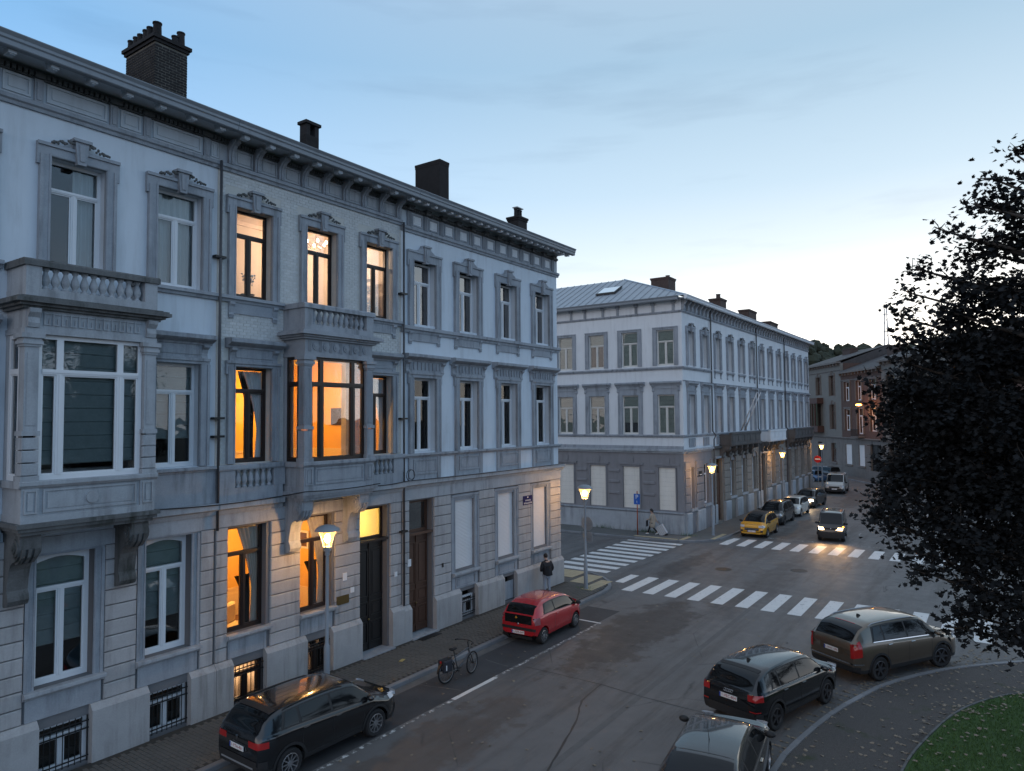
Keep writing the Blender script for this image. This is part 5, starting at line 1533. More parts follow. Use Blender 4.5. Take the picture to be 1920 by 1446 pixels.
for (a, b, c, d) in ((29.6, 31.4, 16.4, 17.3), (30.4, 31.9, 17.6, 19.9), (28.6, 30.6, 15.55, 16.1)):
    k_ = 0; xx = a
    while xx < b - .1:
        yy = c
        while yy < d - .1:
            cput('tactile_slab', ('tac',), lambda: MB().box(.005, .295, .005, .295, 0, .012), MT['tactile'], pav, (xx, yy, .118))
            yy += .3
        xx += .3
kf = [(42.7, 60)] + [(42.7, y) for y in range(58, 18, -2)] + arc(46.2, 18.5, 3.5, 180, 270) + [(x, 15.0) for x in range(48, 84, 2)] + arc(84, 25, 10, -90, -20, 8) + [(95, 30), (100, 40), (102, 60)]
pav2 = struct(slab(offset(kf, .15), [(98, 60), (83.6, 30), (83.4, 17.3), (45.2, 17.3), (45.2, 60)], .115, 'pavement', M('pavement_concrete', (.13, .125, .115), .85, .2, 1.2, .3, 40)))
kerbline(pav2, kf[8:60], 1)
for (a, b, c, d) in ((43.3, 44.8, 16.9, 17.2), (43.2, 43.5, 17.3, 20.2), (44.6, 46.8, 15.3, 15.6)):
    xx = a
    while xx < b - .1:
        yy = c
        while yy < d - .1:
            cput('tactile_slab', ('tac2',), lambda: MB().box(.005, .295, .005, .295, 0, .012), MT['tactile'], pav2, (xx, yy, .116)); yy += .3
        xx += .3
o = [FB + FD * s_ for s_ in (-20, -10, 0, 10, 24)]
nrm = Vector((FD.y, -FD.x))                               # towards the road
ke = [tuple(p + nrm * 2.2) for p in o] + [(80, 1.6), (70, .6), (58, .5)]
ke = ke[::-1]
pav3 = struct(slab(offset(ke, -.15), [tuple(p - nrm * .2) for p in o] + [(80, -2), (58, -3)], .115, 'pavement', M('pavement_far', (.12, .115, .11), .85, .2, 1)))
kerbline(pav3, ke, -1, gutter=0)

# ---- the little park on the right
pk = [(-6, -8), (-1, -4.6), (3, -1.6), (6.5, 1.0), (9.5, 2.75), (12, 3.75), (14.5, 4.35), (16.61, 4.52), (18.21, 4.40), (20.6, 4.0), (22.64, 3.42), (23.84, 2.98), (25.78, 1.85), (27.05, .75), (28.12, -.3), (29.0, -1.6), (29.6, -3.4), (29.9, -6), (30, -10), (30, -20)]
def catmull(p, n=6):
    out = []
    for i in range(len(p) - 1):
        a, b, c, d = [Vector(p[max(0, min(len(p) - 1, k))]) for k in (i - 1, i, i + 1, i + 2)]
        for k in range(n):
            t = k / n
            out.append(tuple(.5 * ((2 * b) + (c - a) * t + (2 * a - 5 * b + 4 * c - d) * t * t + (3 * b - a - 3 * c + d) * t ** 3)))
    out.append(p[-1]); return out
pk = catmull(pk)
park = struct(slab(offset(pk, -.14), [(-6, -20)], .095, 'park_path', MT['gravel']))
kerbline(park, pk, -1, w=.15, gutter=.42)
gk = catmull([(-6, -11), (-1, -7.2), (4, -3.4), (8, -.6), (12, 1.2), (15, 1.95), (16.6, 2.08), (18.03, 2.03), (19.52, 1.84), (21.87, 1.32), (23.45, .68), (24.73, -.22), (25.6, -1.6), (26, -4), (26, -20)])
lawn = struct(MB().prism(gk + [(-6, -20)], 2, .05, .125).build('lawn', MT['lawn']))
MB().grid([[(*p, .09), (*p, .15), (*q, .15), (*q, .09)] for p, q in zip(gk, offset(gk, .05))]).build('lawn_edging', MT['stone_d'], lawn)
def in_lawn(x, y):
    for a, b in zip(gk, gk[1:]):
        if a[0] <= x < b[0]: return y < a[1] + (b[1] - a[1]) * (x - a[0]) / (b[0] - a[0]) - .05
    return False
gm = MB(); rr = random.Random(11); cnt = 0
while cnt < 42000:
    x, y = rr.uniform(13.5, 26), rr.uniform(-3.5, 2.3)
    if not in_lawn(x, y): continue
    cnt += 1
    a = rr.uniform(0, 2 * pi); hgt = rr.uniform(.035, .085); w_ = rr.uniform(.006, .012); lx, ly = rr.uniform(-.05, .05), rr.uniform(-.05, .05)
    gm.add([(x - w_ * cos(a), y - w_ * sin(a), .122), (x + w_ * cos(a), y + w_ * sin(a), .122), (x + lx, y + ly, .122 + hgt)], [(0, 1, 2)])
stuff(gm.build('grass', MT['leafg'], lawn))
fl = MB()
def leaf(mb, c, s, rot, tilt=None, m=0):
    """five lobed maple leaf, folded along the midrib"""
    pts = [(0, -.55), (.32, -.32), (.62, -.08), (.36, .10), (.48, .45), (.14, .36), (0, .8), (-.14, .36), (-.48, .45), (-.36, .10), (-.62, -.08), (-.32, -.32)]
    vs = [c] ; vv = []
    for p in pts:
        v = Vector((p[0] * s, p[1] * s, -abs(p[0]) * s * .28)); v.rotate(rot); vv.append(tuple(Vector(c) + v))
    mb.add(vv, [(0, 1, 2, 3, 4, 5, 6), (6, 7, 8, 9, 10, 11, 0)], m)
from mathutils import Euler
for k in range(1500):
    t = rr.random()
    if t < .62:
        i = rr.randrange(36, len(pk) - 30); p = pk[i]; d = rr.gauss(.15, .28) if rr.random() < .55 else (-rr.gauss(2.3, .35) if rr.random() < .5 else -rr.uniform(.2, 2.6))
        q = offset([pk[i - 1], p, pk[i + 1]], d)[1]; x, y = q; z = .1 if d < 0 else .008
        if in_lawn(x, y): z = .15
    elif t < .8: x, y, z = rr.uniform(15, 25), rr.uniform(-2, 2), .17
    elif t < .9: x, y, z = rr.uniform(26, 29), rr.uniform(.5, 3), .01
    else: x, y, z = rr.uniform(10, 29), rr.uniform(5, 14.9), .008
    leaf(fl, (x, y, z + .012), rr.uniform(.045, .10), Euler((rr.uniform(-.3, .3), rr.uniform(-.3, .3), rr.uniform(0, 6.3))))
stuff(fl.build('fallen_leaves', MT['leaff'], None))
bpy.data.objects['fallen_leaves']['label'] = 'dry brown leaves scattered over the park path and gutter'
bpy.data.objects['fallen_leaves']['category'] = 'leaves'
# weeds at the foot of the far corner house
wd = MB()
for (cx_, cy_, nn, sp) in ((45.1, 19.9, 70, .5), (45.0, 20.6, 40, .35), (45.1, 17.2, 50, .35), (28.8, 16.0, 40, .2), (45.15, 23.5, 40, .5)):
    for k in range(nn):
        x, y = cx_ + rr.gauss(0, .12), cy_ + rr.gauss(0, sp); a = rr.uniform(0, 6.3); hh = rr.uniform(.08, .35 if sp > .3 else .15)
        wd.add([(x - .02, y, .11), (x + .02, y, .11), (x + rr.uniform(-.1, .1), y + rr.uniform(-.1, .1), .11 + hh)], [(0, 1, 2)])
stuff(wd.build('weeds', MT['leafg'], None)); bpy.data.objects['weeds']['label'] = 'weeds growing at the foot of the far corner house wall'; bpy.data.objects['weeds']['category'] = 'weeds'

# ---- wooded hill on the horizon, mast
hm = MB(); P = []
for i in range(41):
    y = -160 + i * 14; x = 330 + 30 * sin(i * .6)
    top = 37.5 + 5 * sin(i * .35 + 1) + 2 * sin(i * 1.1)
    P.append([(x - 90, y, -1), (x - 30, y, top * .6), (x, y, top), (x + 60, y, top * .9), (x + 200, y, 0)])
struct(hm.grid(P).build('hill', M('hill_ground', (.035, .042, .022), .95, .3, .05), smooth=True))
wood = MB()
for k in range(1500):
    i = rr.uniform(8, 32); y = -160 + i * 14; t = rr.random()
    top = 37.5 + 5 * sin(i * .35 + 1) + 2 * sin(i * 1.1); x = 330 + 30 * sin(i * .6) - 34 * t
    z = top * (1 - .36 * t)
    r_ = rr.uniform(1.4, 3.0)
    nn = 7
    P = [[(x + r_ * sin(pi * a / 4) * cos(2 * pi * b / nn) * rr.uniform(.7, 1.25), y + r_ * sin(pi * a / 4) * sin(2 * pi * b / nn) * rr.uniform(.7, 1.25), z + 1.5 + r_ * cos(pi * a / 4) * rr.uniform(.75, 1.2)) for b in range(nn)] for a in range(5)]
    wood.grid(P, closed=True)
stuff(wood.build('far_wood', M('far_wood_foliage', (.035, .042, .026), .9, .4, .08), None))
bpy.data.objects['far_wood']['label'] = 'dark wooded hilltop on the horizon beyond the roofs'; bpy.data.objects['far_wood']['category'] = 'wood'
ms = tag(empty('antenna_mast', (145.9, 17.0, 14)), 'thin lattice antenna mast standing behind the far roofs', 'mast')
for sx, sy in ((-.5, -.5), (.5, -.5), (.5, .5), (-.5, .5)): MB().tube([(sx, sy, 0), (sx * .35, sy * .35, 13.7)], .06, 4).build('mast_leg', MT['steel'], ms)
q = MB()
for k in range(9):
    z = k * 1.5; w_ = .5 * (1 - .65 * z / 13.7)
    q.tube([(-w_, -w_, z), (w_, -w_, z + 1.4)], .035, 4); q.tube([(w_, w_, z), (-w_, w_, z + 1.4)], .035, 4); q.tube([(-w_, w_, z), (-w_, -w_, z + 1.4)], .035, 4)
q.build('mast_bracing', MT['steel'], ms)
for z in (9.4, 12.6): MB().tube([(-.1, -1.5, z), (0, 1.2, z)], .05, 4).build('mast_arm', MT['steel'], ms)

# ================================================================== street lamps, signs
def lampglass():
    m, t = newmat('lit_lamp_glass')
    a = nd(t, 'ShaderNodeAddShader', {0: nd(t, 'ShaderNodeBsdfTransparent', {0: (.92, .88, .80, 1)}).outputs[0], 1: nd(t, 'ShaderNodeEmission', {0: (1, .50, .13, 1), 1: 1.25}).outputs[0]})
    nd(t, 'ShaderNodeOutputMaterial', {0: a.outputs[0]})
    return m
GLOW = lampglass(); BULB = EM('lamp_bulb', (1.0, .54, .19), 230)
def street_lamp(x, y, label, z=.115):
    t = tag(empty('street_lamp', (x, y, z)), label, 'street lamp', 'street lamps along the pavements')
    me = cached('lp', lambda: MB().lathe([(.11, 0), (.11, .03), (.092, .05), (.088, 1.22), (.07, 1.27), (.058, 1.3), (.05, 3.7), (.046, 3.86)], n=14).mesh('post', 40)); put('post', me, MT['lampgrey'], t)
    me = cached('ln', lambda: MB().lathe([(.05, 3.86), (.075, 3.87), (.075, 3.98), (.11, 4.0), (.12, 4.1), (.12, 4.12)], n=14).mesh('lamp_neck', 40)); put('lamp_neck', me, MT['lampgrey'], t)
    me = cached('lg', lambda: MB().lathe([(.115, 4.121), (.14, 4.25), (.19, 4.42), (.27, 4.58)], n=16).mesh('lamp_glass', True)); put('lamp_glass', me, GLOW, t)
    me = cached('lb', lambda: MB().ball((0, 0, 4.36), (.095, .095, .13), 12).mesh('bulb', True)); put('bulb', me, BULB, t)
    me = cached('lc', lambda: MB().lathe([(.30, 4.582), (.375, 4.59), (.375, 4.61), (.33, 4.66), (.22, 4.73), (.08, 4.765), (.01, 4.77)], n=20).mesh('lamp_cap', 40)); put('lamp_cap', me, MT['lampgrey'], t)
    def ribs():
        mb = MB()
        for k in range(4):
            a = k * pi / 2 + .5
            mb.tube([(.125 * cos(a), .125 * sin(a), 4.1), (.155 * cos(a), .155 * sin(a), 4.25), (.21 * cos(a), .21 * sin(a), 4.42), (.31 * cos(a), .31 * sin(a), 4.6)], .012, 5)
        return mb.mesh('lamp_rib')
    put('lamp_rib', cached('lr', ribs), MT['lampgrey'], t)
    return t
for x, y, l in ((14.1, 16.5, 'lit street lamp beside the black SUV in front of the cream brick house'), (28.8, 15.96, 'lit street lamp with sign backs on its post at the zebra corner'),
                (46.2, 15.95, 'lit street lamp at the far corner house beside the yellow car'), (66.0, 16.3, 'lit street lamp behind the white hatchback down the street'),
                (84.3, 16.6, 'farthest lit street lamp near the parked van')):
    street_lamp(x, y, l)
sp = tag(empty('road_sign', (28.86, 15.96, .115)), 'grey backs of a round and a square road sign on the corner lamp post', 'road sign')
n = 24
MB().prism([(.33 * cos(2 * pi * k / n), 2.95 + .33 * sin(2 * pi * k / n)) for k in range(n)], 0, .10, .115).build('round_plate', MT['steel'], sp, rot=(0, 0, -.15), loc=(.0, .0, 0))
for o_ in ():
    pass
MB().prism([(-.28, 2.12), (.28, 2.12), (.28, 2.58), (-.28, 2.58)], 0, .10, .115).build('square_plate', MT['steel'], sp, rot=(0, 0, -.15))
for z_ in (2.9, 2.3): MB().box(.05, .10, -.2, .2, z_, z_ + .04).build('bracket', MT['steel'], sp, rot=(0, 0, -.15))
ps = tag(empty('parking_sign', (43.75, 20.25, .115)), 'blue parking sign with white P on an orange post by the side street', 'road sign')
MB().lathe([(.04, 0), (.04, 2.9)], n=8).build('post', M('orange_post', (.30, .07, .03), .6, .2), ps, smooth=True)
bl = M('traffic_blue', (.015, .10, .42), .4, .03)
MB().box(-.055, -.04, -.22, .22, 2.02, 2.72).build('sign_plate', bl, ps)
def text_mesh(body, size, name='text'):
    cu = bpy.data.curves.new(name, 'FONT'); cu.body = body; cu.size = size; cu.align_x = 'CENTER'; cu.align_y = 'CENTER'; cu.extrude = .001; cu.resolution_u = 3
    ob = bpy.data.objects.new(name, cu); COL.objects.link(ob)
    dg = bpy.context.evaluated_depsgraph_get()
    me = bpy.data.meshes.new_from_object(ob.evaluated_get(dg))
    bpy.data.objects.remove(ob); return me
put('letter_p', text_mesh('P', .42), MT['framew'], ps, (-.058, 0, 2.5), (pi / 2, 0, -pi / 2))
q = MB().ball((-.058, 0, 2.24), (.004, .03, .03), 8).tube([(-.058, 0, 2.22), (-.058, .02, 2.14), (-.058, -.05, 2.13)], .012, 5)
q.build('wheelchair_symbol', MT['framew'], ps)
st = tag(empty('road_sign', (86.2, 17.4, .11)), 'red and white round road sign by the farthest lamp', 'road sign')
MB().lathe([(.04, 0), (.04, 2.9)], n=8).build('post', MT['steel'], st)
MB().prism([(.4 * cos(2 * pi * k / n), 2.9 + .4 * sin(2 * pi * k / n)) for k in range(n)], 0, -.06, -.04).build('round_plate', M('sign_red', (.45, .02, .02), .4, .03), st)
MB().box(-.065, -.0605, -.28, .28, 2.83, 2.97).build('white_bar', MT['framew'], st)
# ================================================================== people
def figure(name, label, loc, rz, joints, bones, mats_by_bone, scale=1.0, sub=2):
    t = tag(empty(name, loc, rz), label, 'person')
    return t
def skin(name, J, B, mat, parent, root, sub=2):
    me = bpy.data.meshes.new(name)
    keys = list(J); idx = {k: i for i, k in enumerate(keys)}
    me.from_pydata([J[k][0] for k in keys], [(idx[a], idx[b]) for a, b in B], [])
    o = bpy.data.objects.new(name, me); COL.objects.link(o)
    md = o.modifiers.new('skin', 'SKIN'); md.use_smooth_shade = True
    lay = me.skin_vertices[0].data if me.skin_vertices else None
    if lay is None:
        bm = bmesh.new(); bm.from_mesh(me); bm.verts.layers.skin.verify(); bm.to_mesh(me); bm.free(); lay = me.skin_vertices[0].data
    for k in keys:
        r_ = J[k][1]; lay[idx[k]].radius = r_ if isinstance(r_, tuple) else (r_, r_)
        lay[idx[k]].use_root = (k == root)
    s_ = o.modifiers.new('sub', 'SUBSURF'); s_.levels = sub; s_.render_levels = sub
    dg = bpy.context.evaluated_depsgraph_get()
    m2 = bpy.data.meshes.new_from_object(o.evaluated_get(dg))
    bpy.data.objects.remove(o)
    m2.polygons.foreach_set('use_smooth', [True] * len(m2.polygons))
    m2.materials.clear()
    return put(name, m2, mat, parent)
SKINM = M('skin', (.42, .27, .20), .6, .05)
HAIRD = M('dark_hair', (.014, .010, .008), .6, .2, 20)
JACK = M('black_jacket', (.012, .012, .015), .8, .15, 8)
JEAN = M('pale_grey_trousers', (.30, .33, .38), .85, .1, 8)
COAT = M('beige_coat', (.34, .29, .23), .85, .08, 6)
SHOE = M('white_shoes', (.62, .62, .60), .6, .05)
DKT = M('black_trousers', (.012, .012, .014), .85, .1)
def body(parent, legs, arms, mat, torso=((0, 0, .95), (0, 0, 1.12), (0, 0, 1.32), (0, .0, 1.46), (0.01, 0, 1.53)), head=(.045, 0, 1.63), br=1.0):
    """continuous figure: legs/arms are joint lists (hip knee ankle toe / shoulder elbow wrist)"""
    J = {'pel': (torso[0], (.15, .11)), 'wai': (torso[1], (.14, .10)), 'che': (torso[2], (.17, .115)), 'nek': (torso[3], (.07, .07)), 'nk2': (torso[4], (.055, .055)),
         'hd': (head, (.085, .10)), 'hd2': ((head[0] + .015, head[1], head[2] + .09), (.085, .095))}
    B = [('pel', 'wai'), ('wai', 'che'), ('che', 'nek'), ('nek', 'nk2'), ('nk2', 'hd'), ('hd', 'hd2')]
    for s_, (L, A) in enumerate(zip(legs, arms)):
        for n_, p, r_ in zip(('hip', 'kne', 'ank', 'toe'), L, (.092, .062, .042, .038)): J[n_ + str(s_)] = (p, r_)
        B += [('pel', f'hip{s_}'), (f'hip{s_}', f'kne{s_}'), (f'kne{s_}', f'ank{s_}'), (f'ank{s_}', f'toe{s_}')]
        for n_, p, r_ in zip(('sho', 'elb', 'wri', 'han'), A, (.062, .047, .034, .036)): J[n_ + str(s_)] = (p, r_)
        B += [('che', f'sho{s_}'), (f'sho{s_}', f'elb{s_}'), (f'elb{s_}', f'wri{s_}'), (f'wri{s_}', f'han{s_}')]
    return skin('body', J, B, mat, parent, 'pel')
def hand(parent, wrist, dirv, mat=SKINM, side=1):
    """palm, four fingers, thumb, slightly curled"""
    d = Vector(dirv).normalized(); up = Vector((0, 0, 1)) if abs(d.z) < .8 else Vector((1, 0, 0))
    a = d.cross(up).normalized(); b = a.cross(d); w = Vector(wrist)
    mb = MB()
    mb.tube([w, w + d * .04, w + d * .085], [.026, .036, .034], 8)
    for k, L in enumerate((.065, .078, .072, .055)):
        o_ = w + d * .08 + a * (.027 - k * .018)
        mb.tube([o_, o_ + d * L * .5, o_ + d * L * .85 + b * -.02, o_ + d * L * .95 - b * .035], [.009, .0085, .008, .006], 6)
    o_ = w + d * .03 + a * .03 * side
    mb.tube([o_, o_ + a * .03 * side + d * .025, o_ + a * .035 * side + d * .06 - b * .01], [.011, .010, .008], 6)
    return mb.build('hand', mat, parent, smooth=True)
def head_bits(parent, c, hair, face_dir=(1, 0, 0), bun=False):
    mb = MB().ball((c[0] - .012, c[1], c[2] + .075), (.108, .095, .115), 14)
    if bun: mb.ball((c[0] - .11, c[1], c[2] + .02), (.05, .05, .075), 10)
    mb.build('hair', hair, parent, smooth=True)
    MB().prism([(c[0] + .085, c[2] + .05), (c[0] + .125, c[2] + .015), (c[0] + .085, c[2] + .005)], 1, c[1] - .014, c[1] + .014).build('nose', SKINM, parent)
    for s_ in (-1, 1):
        MB().ball((c[0] + .086, c[1] + s_ * .034, c[2] + .055), (.012, .016, .011), 8).build('eye', MT['iron'], parent, smooth=True)
        MB().ball((c[0] - .0, c[1] + s_ * .092, c[2] + .03), (.026, .014, .034), 8).build('ear', SKINM, parent, smooth=True)
    MB().ball((c[0] + .085, c[1], c[2] - .035), (.012, .026, .008), 8).build('mouth', M('lips', (.3, .1, .09), .6, 0), parent, smooth=True)
# man by the wall, seen from behind, head bowed
man = tag(empty('person', (27.0, 16.95, .12), R(60)), 'person in black jacket and pale trousers standing by the corner house wall', 'person')
body(man, [((0, .095, .88), (.03, .10, .49), (-.02, .10, .09), (.13, .11, .035)), ((0, -.095, .88), (.0, -.10, .49), (-.05, -.10, .09), (.10, -.12, .035))],
     [((.0, .19, 1.40), (-.02, .27, 1.12), (.14, .20, 1.0), (.2, .16, 1.02)), ((.0, -.19, 1.40), (-.03, -.29, 1.12), (.08, -.24, .95), (.13, -.2, .95))], SKINM,
     torso=((0, 0, .95), (0, 0, 1.12), (0, 0, 1.32), (.02, 0, 1.46), (.05, 0, 1.53)), head=(.10, 0, 1.60))
skin('jacket', {'a': ((0, 0, .80), (.225, .185)), 'b': ((0, 0, 1.05), (.225, .18)), 'c': ((.0, 0, 1.3), (.24, .18)), 'd': ((.02, 0, 1.44), (.13, .11)), 'e': ((.045, 0, 1.52), (.085, .085)),
               's0': ((0, .2, 1.38), .095), 'e0': ((-.02, .28, 1.12), .075), 'w0': ((.12, .21, 1.0), .058), 's1': ((0, -.2, 1.38), .095), 'e1': ((-.03, -.3, 1.12), .075), 'w1': ((.07, -.25, .97), .058)},
     [('a', 'b'), ('b', 'c'), ('c', 'd'), ('d', 'e'), ('c', 's0'), ('s0', 'e0'), ('e0', 'w0'), ('c', 's1'), ('s1', 'e1'), ('e1', 'w1')], JACK, man, 'b')
skin('trousers', {'p': ((0, 0, .90), (.165, .125)), 'h0': ((0, .095, .80), .10), 'k0': ((.03, .10, .49), .078), 'a0': ((-.02, .10, .10), .062), 'h1': ((0, -.095, .80), .10), 'k1': ((.0, -.10, .49), .078), 'a1': ((-.05, -.10, .10), .062)},
     [('p', 'h0'), ('h0', 'k0'), ('k0', 'a0'), ('p', 'h1'), ('h1', 'k1'), ('k1', 'a1')], JEAN, man, 'p')
head_bits(man, (.10, 0, 1.60), HAIRD)
hand(man, (.14, .20, 1.0), (.06, -.05, .0)); hand(man, (.09, -.24, .95), (.05, .03, -.02), side=-1)
for s_, x_ in ((.10, -.02), (-.10, -.05)): MB().ball((x_ + .06, s_, .045), (.14, .05, .05), 10).build('shoe', DKT, man, smooth=True)
# woman walking with a suitcase (walks towards +Y)
wo = tag(empty('person', (44.25, 19.4, .12), R(90)), 'person in long beige coat walking past the corner house pulling a suitcase', 'person')
body(wo, [((0, .08, .86), (.16, .08, .50), (.30, .08, .12), (.42, .08, .045)), ((0, -.08, .86), (-.03, -.08, .46), (-.30, -.08, .17), (-.22, -.08, .04))],
     [((.0, .17, 1.34), (.10, .20, 1.08), (.26, .16, 1.0), (.32, .14, 1.02)), ((.0, -.17, 1.34), (-.12, -.22, 1.08), (-.24, -.22, .86), (-.28, -.22, .79))], SKINM,
     torso=((0, 0, .92), (0, 0, 1.08), (.01, 0, 1.27), (.03, 0, 1.40), (.05, 0, 1.47)), head=(.07, 0, 1.55))
skin('coat', {'z': ((.0, 0, .42), (.21, .23)), 'a': ((0, 0, .72), (.205, .20)), 'b': ((0, 0, 1.02), (.19, .165)), 'c': ((.01, 0, 1.26), (.21, .155)), 'd': ((.03, 0, 1.39), (.10, .09)),
              's0': ((0, .175, 1.33), .075), 'e0': ((.10, .2, 1.08), .062), 'w0': ((.24, .165, 1.0), .05), 's1': ((0, -.175, 1.33), .075), 'e1': ((-.12, -.22, 1.08), .062), 'w1': ((-.23, -.22, .88), .05)},
     [('z', 'a'), ('a', 'b'), ('b', 'c'), ('c', 'd'), ('c', 's0'), ('s0', 'e0'), ('e0', 'w0'), ('c', 's1'), ('s1', 'e1'), ('e1', 'w1')], COAT, wo, 'b')
skin('trousers', {'p': ((0, 0, .82), (.14, .11)), 'h0': ((.03, .08, .74), .085), 'k0': ((.16, .08, .50), .065), 'a0': ((.30, .08, .13), .05), 'h1': ((0, -.08, .74), .085), 'k1': ((-.03, -.08, .46), .065), 'a1': ((-.29, -.08, .18), .05)},
     [('p', 'h0'), ('h0', 'k0'), ('k0', 'a0'), ('p', 'h1'), ('h1', 'k1'), ('k1', 'a1')], DKT, wo, 'p')
head_bits(wo, (.07, 0, 1.55), HAIRD, bun=True)
hand(wo, (.26, .16, 1.0), (.05, -.02, .02)); hand(wo, (-.24, -.22, .86), (-.04, 0, -.06), side=-1)
for x_, y_, z_, rt in ((.35, .08, .06, 0), (-.26, -.08, .08, .5)): MB().ball((0, 0, 0), (.13, .045, .05), 10).build('shoe', SHOE, wo, smooth=True, loc=(x_, y_, z_), rot=(0, rt, 0))
bag = MB().box(.13, .17, .16, .42, .55, .95).build('shoulder_bag', DKT, None, loc=(44.39, 19.57, .12), rot=(0, 0, R(90)))
tag(bag, 'black bag carried at the front by the person in the beige coat', 'bag')
su = tag(empty('suitcase', (44.45, 18.62, .12), R(90)), 'grey wheeled suitcase tilted behind the person in the beige coat', 'suitcase')
sb_ = MB().cbox(-.26, .26, -.12, .12, .06, .72, .04).build('shell', M('suitcase_grey', (.50, .50, .51), .4, .05), su, rot=(0, R(32), R(0)))
for k in range(4): MB().box(-.265 + .12 * k + .06, -.24 + .12 * k + .06, -.135, .125, .1, .68).build('rib', MT['steel'], su, rot=(0, R(32), 0))
MB().tube([(-.1, -.08, .7), (-.1, -.08, 1.02), (-.1, .08, 1.02), (-.1, .08, .7)], .012, 5).build('handle', MT['iron'], su, rot=(0, R(32), 0))
for y_ in (-.1, .1): MB().prism([(.05 * cos(2 * pi * k / 10), .05 + .05 * sin(2 * pi * k / 10)) for k in range(10)], 1, y_ - .02, y_ + .02).build('wheel', MT['iron'], su, loc=(-.12, 0, 0))
# ================================================================== bicycle
bk = tag(empty('bicycle', (17.12, 13.95, 0), R(-6)), 'dark bicycle with black rear panniers parked by the kerb', 'bicycle')
bkr = empty('lean', (0, 0, 0))
bpy.data.objects.remove(bkr)
RW = .345; XR, XF = -.56, .56
FRM = M('bike_frame', (.10, .105, .11), .35, .1, metal=.4); RUB = M('tyre_rubber', (.012, .012, .013), .85, .1); GREYR = M('bike_rim', (.25, .26, .27), .4, .1, metal=.8)
def torus_mb(c, R_, r_, n=28, m=8):
    P = [[(c[0] + (R_ + r_ * cos(2 * pi * j / m)) * cos(2 * pi * i / n), c[1] + r_ * sin(2 * pi * j / m), c[2] + (R_ + r_ * cos(2 * pi * j / m)) * sin(2 * pi * i / n)) for j in range(m)] for i in range(n + 1)]
    return MB().grid(P, closed=True)
for x_ in (XR, XF):
    w_ = torus_mb((0, 0, 0), RW - .025, .025).build('wheel', RUB, bk, smooth=True, loc=(x_, 0, RW), rot=(0, 0, 0 if x_ < 0 else R(14)))
    torus_mb((0, 0, 0), RW - .06, .012).build('rim', GREYR, w_, smooth=True)
    q = MB()
    for k in range(20): q.tube([(0, .02 * (-1) ** k, 0), ((RW - .06) * cos(2 * pi * k / 20), 0, (RW - .06) * sin(2 * pi * k / 20))], .0025, 3)
    q.build('spokes', GREYR, w_)
    MB().tube([(0, -.05, 0), (0, .05, 0)], .03, 8).build('hub', MT['iron'], w_)
fr_ = MB(); bb = (-.08, 0, .30); hd = (.40, 0, .84); hd0 = (.44, 0, .66); sc_ = (-.22, 0, .80)
fr_.tube([bb, hd0], .034, 8); fr_.tube([(-.19, 0, .70), hd], .024, 8); fr_.tube([bb, sc_], .02, 8); fr_.tube([hd0, hd], .026, 8)
for s_ in (-1, 1): fr_.tube([bb, (XR, s_ * .06, RW)], .013, 6); fr_.tube([(-.2, 0, .74), (XR, s_ * .06, RW)], .011, 6)
fr_.build('frame', FRM, bk, smooth=40)
q = MB()
for s_ in (-1, 1): q.tube([(.435, s_ * .03, .66), (.47, s_ * .05, .6), (XF, s_ * .055, RW)], .015, 6)
q.build('fork', MT['iron'], bk)
MB().tube([hd, (.36, 0, 1.03), (.42, 0, 1.06)], .018, 6).build('stem', MT['iron'], bk)
MB().tube([(.26, .34, 1.07), (.37, .2, 1.06), (.42, 0, 1.06), (.37, -.2, 1.06), (.26, -.34, 1.07)], .014, 6).build('handlebar', MT['iron'], bk)
for s_ in (-1, 1): MB().tube([(.26, s_ * .34, 1.07), (.17, s_ * .36, 1.07)], .02, 8).build('grip', RUB, bk)
MB().ball((-.25, 0, .96), (.15, .08, .035), 12).ball((-.33, 0, .965), (.08, .10, .04), 10).build('saddle', RUB, bk, smooth=True)
MB().tube([sc_, (-.25, 0, .94)], .015, 6).build('seat_post', MT['iron'], bk)
MB().box(-.78, -.35, -.06, .06, .72, .735).build('rack', MT['iron'], bk)
PAN = M('pannier_fabric', (.02, .022, .03), .8, .15)
for s_ in (-1, 1):
    pn = MB().cbox(-.76, -.42, .09 * s_ - .055, .09 * s_ + .055, .38, .72, .03).build('pannier', PAN, bk)
    MB().box(-.70, -.665, .09 * s_ - .058, .09 * s_ + .058, .45, .60).build('reflector', MT['framew'], pn)
MB().box(-.80, -.775, -.03, .03, .66, .72).build('rear_light', M('red_plastic', (.35, .02, .02), .3, 0), bk)
MB().tube([bb, (-.02, .0, .2)], .012, 5).tube([(-.08, -.03, .3), (-.08, .12, .16)], .012, 5).build('crank', MT['iron'], bk)
MB().box(.0, .10, .10, .18, .19, .21).build('pedal', MT['iron'], bk); MB().box(-.2, -.1, -.18, -.1, .39, .41).build('pedal', MT['iron'], bk)
MB().tube([(-.2, .02, .3), (-.26, .2, .01)], .012, 5).build('kickstand', MT['iron'], bk)
for q in (-1, 1):
    pts = [(XR + (RW + .03) * cos(a), 0, RW + (RW + .03) * sin(a)) for a in [R(20 + 14 * k) for k in range(12)]]
P = [[(p[0], -.028, p[2]), (p[0], .028, p[2])] for p in pts]
MB().grid(P).build('mudguard', MT['iron'], bk, smooth=True)
# small litter
tag(MB().box(-.12, .12, -.06, .06, 0, .012).build('leaflet', M('yellow_paper', (.42, .33, .12), .8, .05), None, loc=(17.05, 16.3, .126), rot=(0, 0, .3)), 'yellow sheet of paper lying on the pavement pavers', 'paper')

